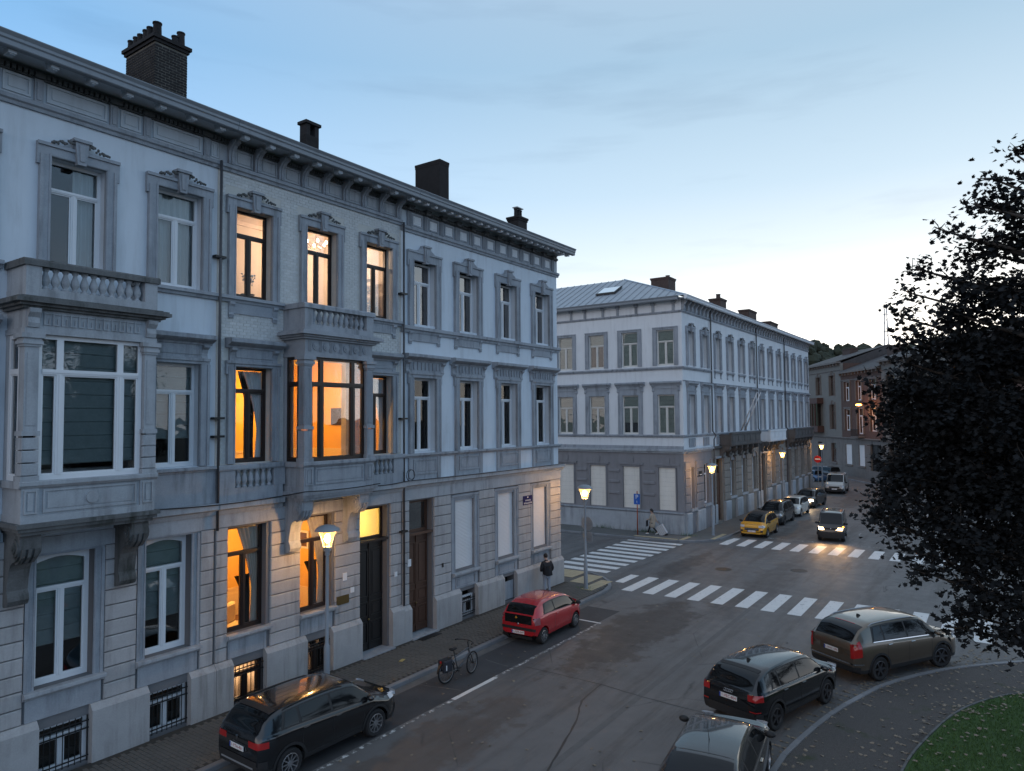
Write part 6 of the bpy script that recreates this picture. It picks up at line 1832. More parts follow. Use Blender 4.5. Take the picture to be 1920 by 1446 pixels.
# ================================================================== vehicles
def pchip(xs, ys):
    n = len(xs); h_ = [xs[i + 1] - xs[i] for i in range(n - 1)]; dl = [(ys[i + 1] - ys[i]) / h_[i] for i in range(n - 1)]
    d = [0.0] * n; d[0] = dl[0]; d[-1] = dl[-1]
    for i in range(1, n - 1):
        if dl[i - 1] * dl[i] > 0:
            w1, w2 = 2 * h_[i] + h_[i - 1], h_[i] + 2 * h_[i - 1]
            d[i] = (w1 + w2) / (w1 / dl[i - 1] + w2 / dl[i])
    def f(x):
        if x <= xs[0]: return ys[0]
        if x >= xs[-1]: return ys[-1]
        i = 0
        while x > xs[i + 1]: i += 1
        t = (x - xs[i]) / h_[i]
        return (ys[i] * (1 + 2 * t) * (1 - t) ** 2 + h_[i] * d[i] * t * (1 - t) ** 2 + ys[i + 1] * t * t * (3 - 2 * t) + h_[i] * d[i + 1] * t * t * (t - 1))
    return f
def lin(pts):
    def f(x):
        if x <= pts[0][0]: return pts[0][1]
        for (a, b), (c, d) in zip(pts, pts[1:]):
            if x <= c: return b + (d - b) * (x - a) / (c - a)
        return pts[-1][1]
    return f
TYRE = M('tyre', (.014, .014, .015), .85, .1, 20); RIM = M('alloy_rim', (.42, .43, .45), .3, .05, metal=.9); RIMD = M('dark_alloy', (.10, .10, .105), .35, .05, metal=.8)
BLK = M('black_plastic', (.016, .016, .017), .6, .1); CARGLASS = M('tinted_car_glass', (.008, .009, .010), .04, 0, spec=.42)
REDL = M('red_lamp', (.36, .015, .015), .15, .05, coat=.6); CLEARL = M('clear_lamp', (.55, .56, .58), .12, .05, coat=.6); CHROME = M('chrome', (.65, .66, .68), .12, 0, metal=1)
PLATE = M('number_plate', (.72, .72, .70), .5, 0); PLTXT = M('plate_red_text', (.30, .02, .03), .5, 0); EUBLUE = M('plate_blue', (.01, .05, .30), .5, 0); AMBER = EM('amber_indicator', (1, .32, .03), 8)
HEAD = EM('headlight_glow', (1, .66, .34), 14)
def paintm(name, col, metal=.3, rough=.28, spec=.5): return M(name, col, rough, .03, 2, metal=metal, coat=1.0, spec=spec)
def wheel_parts(parent, x, y, r, w, rim, side, steer=0.0, spokes=10):
    k = ('wheel', round(r, 3), round(w, 3))
    def ty():
        mb = MB(); n = 28
        prof = [(r * .66, -w / 2 + .012), (r * .70, -w / 2), (r * .9, -w / 2 - .004), (r * .985, -w / 2 + .025), (r, -w / 2 + .05), (r, w / 2 - .05), (r * .985, w / 2 - .025), (r * .9, w / 2 + .004), (r * .70, w / 2), (r * .66, w / 2 - .012)]
        P = [[(a * cos(2 * pi * i / n), b, a * sin(2 * pi * i / n)) for a, b in prof] for i in range(n + 1)]
        return mb.grid(P).mesh('tyre', 40)
    t = put('wheel', cached(k, ty), TYRE, parent, (x, y, r), (0, 0, steer))
    def rm():
        mb = MB(); n = 28; y0 = -w / 2 + .02
        P = [[(a * cos(2 * pi * i / n), b, a * sin(2 * pi * i / n)) for a, b in ((r * .67, y0 - .012), (r * .62, y0 - .016), (r * .59, y0 + .02), (r * .58, w / 2))] for i in range(n + 1)]
        mb.grid(P)
        for s_ in range(spokes):
            a = 2 * pi * s_ / spokes; wd = .30 / spokes * 1.5
            ca, sa = cos(a), sin(a)
            def pt(rad, off, yy): return (rad * ca - off * sa, yy, rad * sa + off * ca)
            r0, r1 = r * .14, r * .61
            vs = [pt(r0, -wd * r * 1.1, y0 - .004), pt(r1, -wd * r * .75, y0 - .010), pt(r1, wd * r * .75, y0 - .010), pt(r0, wd * r * 1.1, y0 - .004), pt(r0, -wd * r * 1.1, y0 + .03), pt(r1, -wd * r * .75, y0 + .03), pt(r1, wd * r * .75, y0 + .03), pt(r0, wd * r * 1.1, y0 + .03)]
            mb.add(vs, [(0, 1, 2, 3), (7, 6, 5, 4), (0, 4, 5, 1), (1, 5, 6, 2), (2, 6, 7, 3), (3, 7, 4, 0)])
        mb.prism([(r * .17 * cos(2 * pi * i / 14), r * .17 * sin(2 * pi * i / 14)) for i in range(14)], 1, y0 - .012, y0 + .03)
        return mb.mesh('rim', 40)
    put('rim', cached(k + ('rim', rim.name, spokes), rm), rim, t, rot=(0, 0, 0 if side < 0 else pi))
    def br(): return MB().prism([(r * .58 * cos(2 * pi * i / 20), r * .58 * sin(2 * pi * i / 20)) for i in range(20)], 1, -.03, .03).mesh('brake_disc')
    put('brake_disc', cached(k + ('br',), br), BLK, t)
    return t
class Car:
    """body lofted from side profile, plan and section curves; x forward, y left, z up, origin on the ground between the axles"""
    def __init__(s, name, label, cat, loc, rz, spec, group=None):
        s.s = spec
        s.t = tag(empty(name, (loc[0], loc[1], 0), rz), label, cat, group)
        s.xf = spec['wb'] / 2 + spec['fo']; s.xr = -spec['wb'] / 2 - spec['ro']
        s.W = spec['W'] / 2
        pr = spec['top']
        s.top = pchip([p[0] for p in pr], [p[1] for p in pr])
        s.belt = lin(spec['belt'])
        s.zb = lin([(s.xr, .34), (s.xr + .25, .24), (s.xr + .8, spec.get('sill', .21)), (s.xf - .8, spec.get('sill', .21)), (s.xf - .2, .22), (s.xf, .27)])
        nf, nr = spec.get('nose', .55), spec.get('tail', .5)
        def plan(x):
            k = 1.0
            if x > s.xf - nf: k *= 1 - .20 * ((x - s.xf + nf) / nf) ** 2.4
            if x < s.xr + nr: k *= 1 - .16 * ((s.xr + nr - x) / nr) ** 2.4
            return s.W * k
        s.plan = plan
        s.Hmax = max(p[1] for p in pr)
        s.make_body()
    def zz(s, x):
        zt = s.top(x); zs = min(s.belt(x), zt - .085)
        full = max(0.0, min(1.0, (zt - zs - .085) / max(.1, (s.Hmax - s.belt(0) - .085))))
        return zs, full, zt - (.035 + .055 * full)
    def section(s, x):
        """right-hand half, from the bottom centre to the roof centre: list of (y, z)"""
        hw = s.plan(x); zt = s.top(x); zb = s.zb(x)
        zs, full, ze = s.zz(x)
        rw = hw * (.86 - (.86 - s.s.get('tumble', .73)) * full ** .8)
        zc = zb + .16
        pts = [(0, zb), (hw * .80, zb), (hw * .955, zb + .05), (hw * .985, zc), (hw * 1.0, zb + .33 * (zs - zb) + .05), (hw * 1.0, zb + .62 * (zs - zb)), (hw * .992, zs - .10 * (zs - zb)), (hw * .965, zs - .015), (hw * .945, zs)]
        for t in (.06, .25, .5, .75, .92):
            b = t + .10 * sin(pi * t) * full
            pts.append((hw * .945 + (rw - hw * .945) * (t ** 1.15), zs + (ze - zs) * t))
        pts += [(rw, ze), (rw * .94, ze + (zt - ze) * .5), (rw * .80, ze + (zt - ze) * .78), (rw * .5, ze + (zt - ze) * .95), (0, zt)]
        return pts
    def make_body(s):
        xs = []
        n = 46
        for i in range(n + 1):
            t = i / n
            xs.append(s.xr + (s.xf - s.xr) * t)
        for e in (.012, .03, .06, .10, .15, .2): xs += [s.xr + e, s.xf - e]
        xs += [p[0] for p in s.s['top']]
        xs = sorted({round(x, 4) for x in xs if s.xr <= x <= s.xf})
        rings = []
        for x in xs:
            h_ = s.section(x)
            rings.append([(x, -y, z) for y, z in h_] + [(x, y, z) for y, z in h_[-2:0:-1]])
        mb = MB().grid(rings, closed=True)
        m = len(rings[0]); nR = len(rings)
        for ring, flip in ((0, False), (nR - 1, True)):
            half = m // 2
            b = ring * m
            for j in range(half):
                a0, a1 = b + j, b + j + 1
                c0, c1 = b + (m - j) % m, b + (m - j - 1) % m
                f_ = [a0, a1, c1, c0]
                f_ = [v for k_, v in enumerate(f_) if v not in f_[:k_]]
                if len(f_) >= 3: mb.f.append(tuple(f_ if not flip else f_[::-1])); mb.m.append(0)
        me = mb.mesh('body', fix=True)
        r_ = s.s['r'] + .055
        cut = MB()
        for x in (s.s['wb'] / 2, -s.s['wb'] / 2):
            for sd in (-1, 1):
                n = 26
                cut.prism([(x + r_ * cos(2 * pi * i / n), s.s['r'] + .01 + r_ * sin(2 * pi * i / n)) for i in range(n)], 1, sd * (s.W - .30), sd * (s.W + .2))
        cme = cut.mesh('cut', fix=True)
        ob = bpy.data.objects.new('b', me); oc = bpy.data.objects.new('c', cme); COL.objects.link(ob); COL.objects.link(oc)
        md = ob.modifiers.new('bool', 'BOOLEAN'); md.operation = 'DIFFERENCE'; md.object = oc; md.solver = 'EXACT'
        dg = bpy.context.evaluated_depsgraph_get()
        me2 = bpy.data.meshes.new_from_object(ob.evaluated_get(dg))
        bpy.data.objects.remove(ob); bpy.data.objects.remove(oc)
        me2.materials.clear(); me2.materials.append(s.s['paint']); me2.materials.append(BLK)
        clad = s.s.get('clad', .0); wb2 = s.s['wb'] / 2; rr_ = r_ + (.05 if clad > .05 else 0)
        for p in me2.polygons:
            c = p.center; low = c.z < s.zb(c.x) + .17 + clad * .0
            inside = any(math.hypot(c.x - sx * wb2, c.z - s.s['r']) < r_ - .004 for sx in (-1, 1))
            bump = clad > 0 and ((c.x < s.xr + .12 or c.x > s.xf - .12) and c.z < .34 + clad)
            p.material_index = 1 if (inside or c.z < s.zb(c.x) + .012 or (clad > 0 and low) or bump) else 0
            p.use_smooth = True
        me2.set_sharp_from_angle(angle=R(32))
        s.body = put('body', me2, None, s.t)
        if clad > 0:                                    # wheel arch cladding rings
            for x in (wb2, -wb2):
                for sd in (-1, 1):
                    n = 18; P = []
                    for i in range(n + 1):
                        a = R(-8 + 196 * i / n); row = []
                        for rad in (r_ - .003, r_ + .06):
                            xx, zz = x + rad * cos(a), s.s['r'] + .01 + rad * sin(a)
                            zz = max(zz, s.zb(xx) + .02)
                            row.append((xx, sd * (s.side(xx, zz) + .008), zz))
                        P.append(row)
                    MB().grid(P if sd > 0 else [q[::-1] for q in P]).build('arch_cladding', BLK, s.t)
    def side(s, x, z):
        h_ = s.section(x); best = 0
        for (y0, z0), (y1, z1) in zip(h_[1:], h_[2:]):
            if min(z0, z1) - 1e-6 <= z <= max(z0, z1) + 1e-6:
                t = (z - z0) / (z1 - z0) if abs(z1 - z0) > 1e-6 else 0
                best = max(best, y0 + (y1 - y0) * t)
        return best or h_[4][0]
    def topz(s, x, y):
        h_ = s.section(x)[8:]
        for (y0, z0), (y1, z1) in zip(h_, h_[1:]):
            if y1 <= y <= y0: return z0 + (z1 - z0) * ((y - y0) / (y1 - y0) if abs(y1 - y0) > 1e-6 else 0)
        return h_[-1][1]
    def side_patch(s, name, x0, x1, t0, t1, mat, off=.006, nx=14, edge=.0, lean0=0., lean1=0.):
        """panel on the flank between belt (t=0) and roof edge (t=1); both sides"""
        for sd in (-1, 1):
            P = []
            for i in range(nx + 1):
                row = []
                for j in range(6):
                    t = t0 + (t1 - t0) * j / 5
                    x = (x0 + lean0 * j / 5) + ((x1 + lean1 * j / 5) - (x0 + lean0 * j / 5)) * i / nx
                    zs, full, ze = s.zz(x)
                    z = zs + (ze - zs) * t
                    row.append((x, sd * (s.side(x, z) + off), z + off * .3))
                P.append(row)
            MB().grid(P if sd < 0 else P[::-1]).build(name, mat, s.t, smooth=True)
    def top_patch(s, name, x0, x1, k0, k1, mat, off=.006, nx=8, ny=12):
        """panel on the upper surface; half width fraction k of the roof edge"""
        P = []
        for i in range(nx + 1):
            x = x0 + (x1 - x0) * i / nx; h_ = s.section(x); rw = h_[14][0]; k = k0 + (k1 - k0) * i / nx
            sl = (s.top(x + .01) - s.top(x - .01)) / .02; nn = math.hypot(sl, 1)
            P.append([(x - off * sl / nn, rw * k * (2 * j / ny - 1), s.topz(x, abs(rw * k * (2 * j / ny - 1))) + off / nn) for j in range(ny + 1)])
        return MB().grid(P).build(name, mat, s.t, smooth=True)
    def wrap(s, name, end, a0, a1, z0, z1, mat, off=.008, both=True, n=10, zz=None):
        """panel wrapped round an end: a = arc distance from the centre line along the plan outline"""
        xe = s.xf if end > 0 else s.xr
        out = [(xe, 0.0)]; ye = s.plan(xe) * .93
        out.append((xe, ye)); x = xe
        while abs(x - xe) < 1.2:
            x -= end * .03; out.append((x, s.plan(x) * 1.0))
        acc = [0]
        for p, q in zip(out, out[1:]): acc.append(acc[-1] + math.hypot(q[0] - p[0], q[1] - p[1]))
        def at(a):
            for i in range(len(acc) - 1):
                if a <= acc[i + 1]:
                    t = (a - acc[i]) / (acc[i + 1] - acc[i]); p, q = out[i], out[i + 1]
                    return p[0] + (q[0] - p[0]) * t, p[1] + (q[1] - p[1]) * t
            return out[-1]
        res = []
        for sd in ((-1, 1) if both else (1,)):
            P = []
            for i in range(n + 1):
                a = a0 + (a1 - a0) * i / n; row = []
                for j in range(5):
                    z = z0 + (z1 - z0) * j / 4
                    if zz: z = zz(i / n, j / 4)
                    x, y = at(abs(a))
                    if abs(a) > acc[1]: y = s.side(x, z); 
                    k = max(0, min(1, (abs(a) - acc[1] + .1) / .3))
                    row.append((x + end * off * (1 - k * .7), sd * (y * (1 if a >= 0 else -1) + off * k), z))
                P.append(row)
            if (sd > 0) == (end > 0): P = P[::-1]
            res.append(MB().grid(P).build(name, mat, s.t, smooth=True))
        return res
    def plate(s, end, z, text, y=0.0):
        x = (s.xf if end > 0 else s.xr) + end * .022
        p = MB().box(-.26, .26, -.008, .008, -.055, .055).build('number_plate', PLATE, s.t, loc=(x, y, z), rot=(0, 0, pi / 2 if end > 0 else -pi / 2))
        MB().box(-.26, -.215, -.0095, -.0085, -.055, .055).build('plate_band', EUBLUE, p)
        if text: put('plate_text', text_mesh(text, .098), PLTXT, p, (.02, -.0095, 0), (pi / 2, 0, 0))
    def finish(s):
        sp = s.s; wb2 = sp['wb'] / 2
        for x in (wb2, -wb2):
            for sd in (-1, 1):
                wheel_parts(s.t, x, sd * (s.W - .115), sp['r'], .215, sp.get('rim', RIM), sd, sp.get('steer', 0) if x > 0 else 0, sp.get('spokes', 10))
        gx0, gx1 = sp['glass']                          # side glass from rear to front
        cuts = sp['pillars']
        edges = [gx0] + [c for c in cuts] + [gx1]
        s.side_patch('glass_surround', gx0 - .04, gx1 + .05, .02, .97, BLK, .003, 24, lean0=sp.get('leanr', .12), lean1=-.05)
        for i, (a, b) in enumerate(zip(edges, edges[1:])):
            s.side_patch('side_window', a + .035, b - .035, .09, .90, CARGLASS, .007, 12, lean0=sp.get('leanr', .12) if i == 0 else 0, lean1=0)
        if sp.get('chrome'): s.side_patch('window_trim', gx0, gx1 - .02, -.0, .05, CHROME, .008, 24)
        s.top_patch('windscreen', *sp['ws'], .90, .93, CARGLASS)
        s.top_patch('rear_window', *sp['rw'], .90, .90, CARGLASS)
        for c in sp['doors']:                           # door shut lines
            for sd in (-1, 1):
                P = []
                for j in range(9):
                    z = s.zb(c) + .1 + (s.belt(c) - .01 - s.zb(c) - .1) * j / 8
                    P.append([(c - .006, sd * (s.side(c, z) + .003), z), (c + .006, sd * (s.side(c, z) + .003), z)])
                MB().grid(P).build('door_gap', BLK, s.t)
        for c in sp['handles']:
            for sd in (-1, 1):
                z = s.belt(c) - .09
                y = s.side(c, z)
                MB().cbox(-.09, .09, -.03, .01, -.015, .015, .01).build('door_handle', sp.get('handle', sp['paint']), s.t, loc=(c, sd * (y + .0), z), rot=(0, 0, 0 if sd < 0 else pi))
        mx = gx1 - .22
        for sd in (-1, 1):                              # mirrors
            z = s.belt(mx) + .07; y = s.side(mx, s.belt(mx))
            m = MB().ball((0, 0, 0), (.075, .12, .075), 12).build('wing_mirror', sp.get('mirror', sp['paint']), s.t, smooth=True, loc=(mx + .06, sd * (y + .10), z))
            MB().box(-.03, .03, -.09, .0, -.05, -.02).build('mirror_foot', BLK, m, rot=(0, 0, 0 if sd > 0 else pi))
        ant = sp.get('ant')
        if ant:
            x, kind = ant; z = s.top(x)
            if kind == 'fin': MB().prism([(-.09, 0), (.09, 0), (-.03, .07), (-.07, .075)], 1, -.018, .018).build('antenna', BLK, s.t, loc=(x, 0, z - .006))
            else: MB().tube([(0, 0, 0), (-.05, 0, .08), (-.16, 0, .36)], [.012, .006, .004], 5).build('antenna', BLK, s.t, loc=(x, 0, z - .01))
        if sp.get('rails'):
            a, b = sp['rails']
            for sd in (-1, 1):
                P = []
                for i in range(13):
                    x = a + (b - a) * i / 12; h_ = s.section(x); e_ = .035 if 0 < i < 12 else .0
                    P.append((x, sd * (h_[14][0] * .97), h_[14][1] + .015 + e_))
                MB().tube(P, .02, 6).build('roof_rail', sp.get('railm', BLK), s.t, smooth=True)
        # underside shadow box
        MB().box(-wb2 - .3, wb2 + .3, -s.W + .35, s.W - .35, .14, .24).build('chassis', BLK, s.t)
        return s
def hatch(L, H, wb, fo, ro, hood=.98, cowl=.55, head=-.05, tailtop=.35, belt0=.93, belt1=1.02, nose=.72, r=.31, W=1.75, **k):
    """side profile of a two box car; distances: cowl / head measured from the front axle backwards, tailtop from the rear end forwards"""
    xf, xr = wb / 2 + fo, -wb / 2 - ro; xa = wb / 2
    top = [(xr, k.get('tailz', belt1 - .08)), (xr + .035, belt1 + .01), (xr + .10, belt1 + .07), (xr + tailtop * .6, H - .19), (xr + tailtop, H - k.get('drop', .075)), (xr + tailtop + .35, H - .03), (xa - head - 1.0 if xa - head - 1.0 > xr + tailtop + .5 else (xr + tailtop + .6), H), (xa - head - .35, H - .02), (xa - head, H - .075),
           (xa - cowl + .45 if False else (xa - head + (xa - cowl + .62 - (xa - head)) * .55), H - .075 - (H - .075 - hood) * .52), (xa - cowl + .62, hood), (xa + .15, hood - .045), (xf - .35, hood - .13), (xf - .13, nose + .05), (xf - .04, nose - .08), (xf, nose - .22)]
    top = sorted(top)
    d = dict(wb=wb, fo=fo, ro=ro, W=W, top=top, belt=[(xr, belt1), (xr + .8, belt1 - .005), (xa - .2, belt0), (xf, belt0 - .1)], r=r,
             glass=(xr + k.get('gl0', .42), xa - cowl + .52), pillars=k.get('pillars', [-.05, -wb * .42]), ws=(xa - head + .03, xa - cowl + .60), rw=(xr + .075, xr + tailtop - .02),
             doors=k.get('doors', [xa - .40, -.05, -wb / 2 + .12]), handles=k.get('handles', [.12, -wb * .33]))
    d['pillars'] = sorted(d['pillars'])
    return d

# ---- near left: black compact SUV
sp = hatch(4.1, 1.57, 2.56, .80, .76, hood=1.02, cowl=.62, head=.62, tailtop=.42, belt0=.98, belt1=1.11, nose=.86, r=.335, W=1.76, pillars=[-.08, -.98], gl0=.58, drop=.10, doors=[.86, -.08, -.95], handles=[.08, -.85])
sp.update(paint=paintm('black_paint', (.006, .007, .009), .2, .2), clad=.12, sill=.24, rails=(-1.35, .35), ant=(-1.2, 'rod'), rim=RIM, spokes=10, chrome=False)
c = Car('parked_car', 'black compact SUV with roof rails parked under the near street lamp', 'car', (11.62, 14.1), R(-1.5), sp, 'parked cars').finish()
c.wrap('tail_light', -1, .42, .98, .86, 1.0, REDL); c.wrap('light_bar', -1, .0, .42, .90, .97, BLK); c.wrap('rear_bumper', -1, .0, .95, .36, .60, BLK, .012)
c.wrap('bumper_trim', -1, .0, .6, .42, .46, MT['steel'], .018); c.plate(-1, .78, '1-YTA-461')
c.wrap('headlight', 1, .50, 1.05, .78, .88, CLEARL); c.wrap('grille', 1, 0, .48, .74, .86, BLK); c.wrap('front_bumper', 1, 0, .8, .36, .56, BLK, .012); c.plate(1, .58, '')
MB().prism([(-.05, .06), (0, -.05), (.05, .06), (.025, .06), (0, -.0), (-.025, .06)], 1, -.006, .006).build('badge', CHROME, c.t, loc=(c.xr - .012, 0, .96), rot=(0, 0, pi / 2))
c.top_patch('spoiler', c.xr + .40, c.xr + .56, .86, .88, BLK, .02)
# ---- red city car
sp = hatch(3.44, 1.46, 2.34, .62, .48, hood=.99, cowl=.30, head=.55, tailtop=.40, belt0=.90, belt1=1.0, nose=.78, r=.285, W=1.62, pillars=[-.36], gl0=.52, drop=.13, doors=[.72, -.42], handles=[-.25])
sp.update(paint=paintm('red_paint', (.46, .012, .018), .1, .25), rim=RIM, spokes=8, mirror=BLK, ant=(.55, 'rod'), leanr=.18)
c = Car('parked_car', 'small red hatchback parked at the end of the kerb bay', 'car', (22.52, 14.36), R(1.5), sp, 'parked cars').finish()
c.wrap('tailgate_glass', -1, 0, .56, .72, 1.02, CARGLASS, .010); c.wrap('tail_light', -1, .66, .92, .72, .96, M('pale_red_lamp', (.30, .12, .13), .15, .3, 30, coat=.6), .012); c.wrap('bumper_strip', -1, 0, .72, .50, .60, BLK, .012)
c.plate(-1, .42, '1-NFR-044'); c.wrap('headlight', 1, .42, .95, .66, .80, CLEARL); c.wrap('grille', 1, 0, .4, .36, .48, BLK); c.plate(1, .45, '')
MB().ball((0, 0, 0), (.008, .035, .045), 8).build('badge', CHROME, c.t, loc=(c.xr - .016, 0, .70), smooth=True)
MB().prism([(-.05, 0), (0, -.05), (.05, 0), (0, .05)], 0, -.004, .004).build('window_sticker', M('orange_sticker', (.6, .25, .02), .6, 0), c.t, loc=(c.xr - .014, .08, .92))
# ---- black crossover by the park kerb
sp = hatch(4.2, 1.53, 2.60, .82, .78, hood=1.0, cowl=.60, head=.66, tailtop=.50, belt0=.97, belt1=1.03, nose=.84, r=.335, W=1.80, pillars=[-.10, -1.02], gl0=.68, drop=.10, doors=[.86, -.10, -.98], handles=[.05, -.86])
sp.update(paint=paintm('black_metallic', (.008, .009, .011), .3, .2), clad=.06, sill=.23, ant=(-1.12, 'fin'), rim=RIMD, spokes=5, chrome=True)
c = Car('parked_car', 'black crossover with red tail lamps parked beside the park kerb', 'car', (20.3, 5.43), R(-16), sp, 'parked cars').finish()
c.wrap('tail_light', -1, .56, 1.0, .84, 1.0, REDL, .012); c.plate(-1, .80, '1-VEC-804'); c.wrap('rear_bumper', -1, 0, .98, .36, .56, BLK, .012); c.wrap('reflector', -1, .6, .9, .58, .61, REDL, .012)
for k in range(4):
    torus_mb((0, 0, 0), .038, .006, 16, 5).build('badge_ring', CHROME, c.t, smooth=True, loc=(c.xr - .012, -.096 + .064 * k, .95), rot=(0, 0, pi / 2))
c.wrap('headlight', 1, .48, 1.0, .76, .88, CLEARL); c.wrap('grille', 1, 0, .42, .5, .84, BLK); c.plate(1, .55, '')
c.top_patch('spoiler', c.xr + .48, c.xr + .62, .84, .86, BLK, .012)
MB().tube([(0, -.02, 0), (0, .3, .05)], .008, 5).build('rear_wiper', BLK, c.t, loc=(c.xr - .01, 0, 1.04))
# ---- bronze estate SUV
sp = hatch(4.64, 1.71, 2.774, .90, .96, hood=1.10, cowl=.62, head=.72, tailtop=.62, belt0=1.06, belt1=1.16, nose=.92, r=.36, W=1.89, pillars=[-.12, -1.12], gl0=.74, drop=.10, doors=[.92, -.12, -1.05], handles=[.05, -.95])
sp.update(paint=paintm('bronze_paint', (.15, .118, .085), .7, .3), clad=.05, sill=.26, rails=(-1.6, .5), railm=MT['steel'], ant=(-1.15, 'fin'), rim=RIMD, spokes=6, steer=R(-14), chrome=True, handle=CHROME)
c = Car('parked_car', 'bronze estate SUV with tall red tail lamps by the zebra crossing', 'car', (25.63, 3.3), R(-31.5), sp, 'parked cars').finish()
zz_ = lambda a, b: (.80 + .0 * a) + (1.14 - .80) * b
c.wrap('tail_light', -1, .70, 1.06, .80, 1.10, REDL, .014, zz=lambda a, b: .80 + .36 * b - .06 * (1 - b) * (1 - a)); c.plate(-1, .86, '1-XHC-595')
c.wrap('number_recess', -1, 0, .42, .78, .98, M('bronze_dark', (.11, .085, .06), .35, .05, metal=.6, coat=.6), .006); c.wrap('bumper_strip', -1, 0, 1.1, .56, .60, CHROME, .014); c.wrap('rear_bumper', -1, 0, 1.0, .36, .50, BLK, .012)
c.side_patch('pillar_lamp', c.xr + .13, c.xr + .24, -.1, .5, REDL, .012, 4)
c.wrap('headlight', 1, .5, 1.1, .84, .98, CLEARL); c.wrap('grille', 1, 0, .45, .62, .9, BLK); c.plate(1, .6, '')
c.top_patch('brake_light', c.xr + .585, c.xr + .615, .50, .50, REDL, .014)
# ---- dark hatchback at the bottom edge
sp = hatch(4.3, 1.46, 2.62, .88, .80, hood=.95, cowl=.62, head=.80, tailtop=.72, belt0=.92, belt1=.98, nose=.78, r=.32, W=1.79, pillars=[-.12, -1.06], gl0=.62, doors=[.86, -.12, -1.0], handles=[.05, -.88])
sp.update(paint=paintm('anthracite_paint', (.016, .019, .022), .3, .25), ant=(-.78, 'rod'), rim=RIM, spokes=7, mirror=BLK, chrome=True, tumble=.70)
c = Car('parked_car', 'anthracite hatchback with roof aerial nearest the bottom edge', 'car', (15.03, 5.2), R(8), sp, 'parked cars').finish()
c.wrap('tail_light', -1, .5, .98, .80, .95, REDL, .012); c.plate(-1, .70, ''); c.wrap('headlight', 1, .5, 1.0, .66, .80, CLEARL); c.wrap('grille', 1, 0, .45, .42, .66, BLK); c.plate(1, .5, '')
c.top_patch('roof_seam', c.xr + .80, c.xr + .812, .88, .88, BLK, .003)
# ---- yellow city car facing us
sp = hatch(3.7, 1.49, 2.31, .72, .67, hood=1.0, cowl=.42, head=.62, tailtop=.50, belt0=.95, belt1=1.0, nose=.80, r=.31, W=1.72, pillars=[-.40], gl0=.44, doors=[.72, -.45], handles=[-.3])
sp.update(paint=paintm('yellow_paint', (.62, .30, .015), .1, .25), rim=RIM, spokes=8, mirror=BLK)
c = Car('parked_car', 'yellow city car parked nose towards the far zebra crossing', 'car', (49.0, 13.7), R(180), sp, 'parked cars').finish()
c.top_patch('black_roof', -.75, .58, .99, .99, BLK, .006)
c.wrap('headlight', 1, .46, .95, .70, .84, CLEARL, .012); c.wrap('grille', 1, 0, .46, .50, .66, BLK, .012); c.wrap('chrome_bar', 1, 0, .44, .575, .60, CHROME, .02); c.wrap('fog_lamp', 1, .56, .74, .42, .52, BLK, .012); c.plate(1, .45, '1-UGD-310')
c.wrap('tail_light', -1, .5, .95, .8, .95, REDL)
# ---- black MPV behind it, white hatchback, dark estate with headlights
sp = hatch(4.3, 1.62, 2.66, .86, .78, hood=1.04, cowl=.45, head=.70, tailtop=.45, belt0=1.0, belt1=1.08, nose=.86, r=.33, W=1.8, pillars=[-.1, -1.0])
sp.update(paint=paintm('black_paint_two', (.010, .011, .012), .3, .22), rim=RIMD, spokes=7, rails=(-1.3, .3), railm=MT['steel'])
c = Car('parked_car', 'black people carrier parked right behind the yellow car', 'car', (55.25, 14.15), R(180), sp, 'parked cars').finish()
c.wrap('headlight', 1, .48, 1.0, .74, .88, CLEARL); c.wrap('grille', 1, 0, .44, .56, .8, BLK, .01); c.plate(1, .48, '')
sp = hatch(4.0, 1.46, 2.55, .80, .65, hood=.96, cowl=.56, head=.66, tailtop=.45, belt0=.93, belt1=1.0, nose=.78, r=.31, W=1.72, pillars=[-.1, -.98])
sp.update(paint=paintm('cream_white_paint', (.62, .60, .54), .0, .3), rim=RIM, spokes=7)
c = Car('parked_car', 'white hatchback parked behind the black people carrier', 'car', (60.4, 14.1), R(180), sp, 'parked cars').finish()
c.wrap('headlight', 1, .44, .95, .68, .80, CLEARL); c.wrap('grille', 1, 0, .42, .62, .70, BLK, .01); c.wrap('lower_grille', 1, 0, .5, .36, .46, BLK, .01); c.plate(1, .50, '')
sp = hatch(4.5, 1.5, 2.68, .92, .90, hood=.97, cowl=.6, head=.7, tailtop=.6, belt0=.95, belt1=1.0, nose=.78, r=.325, W=1.8, pillars=[-.1, -1.05])
sp.update(paint=paintm('brown_grey_paint', (.05, .045, .04), .5, .3), rim=RIMD, spokes=7)
c = Car('moving_car', 'dark car with one bright headlamp pulling out behind the white hatchback', 'car', (66.7, 14.2), R(176), sp).finish()
c.wrap('headlight', 1, .52, .98, .64, .80, HEAD, .02); c.wrap('grille', 1, 0, .45, .5, .74, BLK, .01); c.plate(1, .48, '')
light('headlamp_beam', (c.xf + .25, .6, .7), 40, (1, .72, .42), .08, c.t)
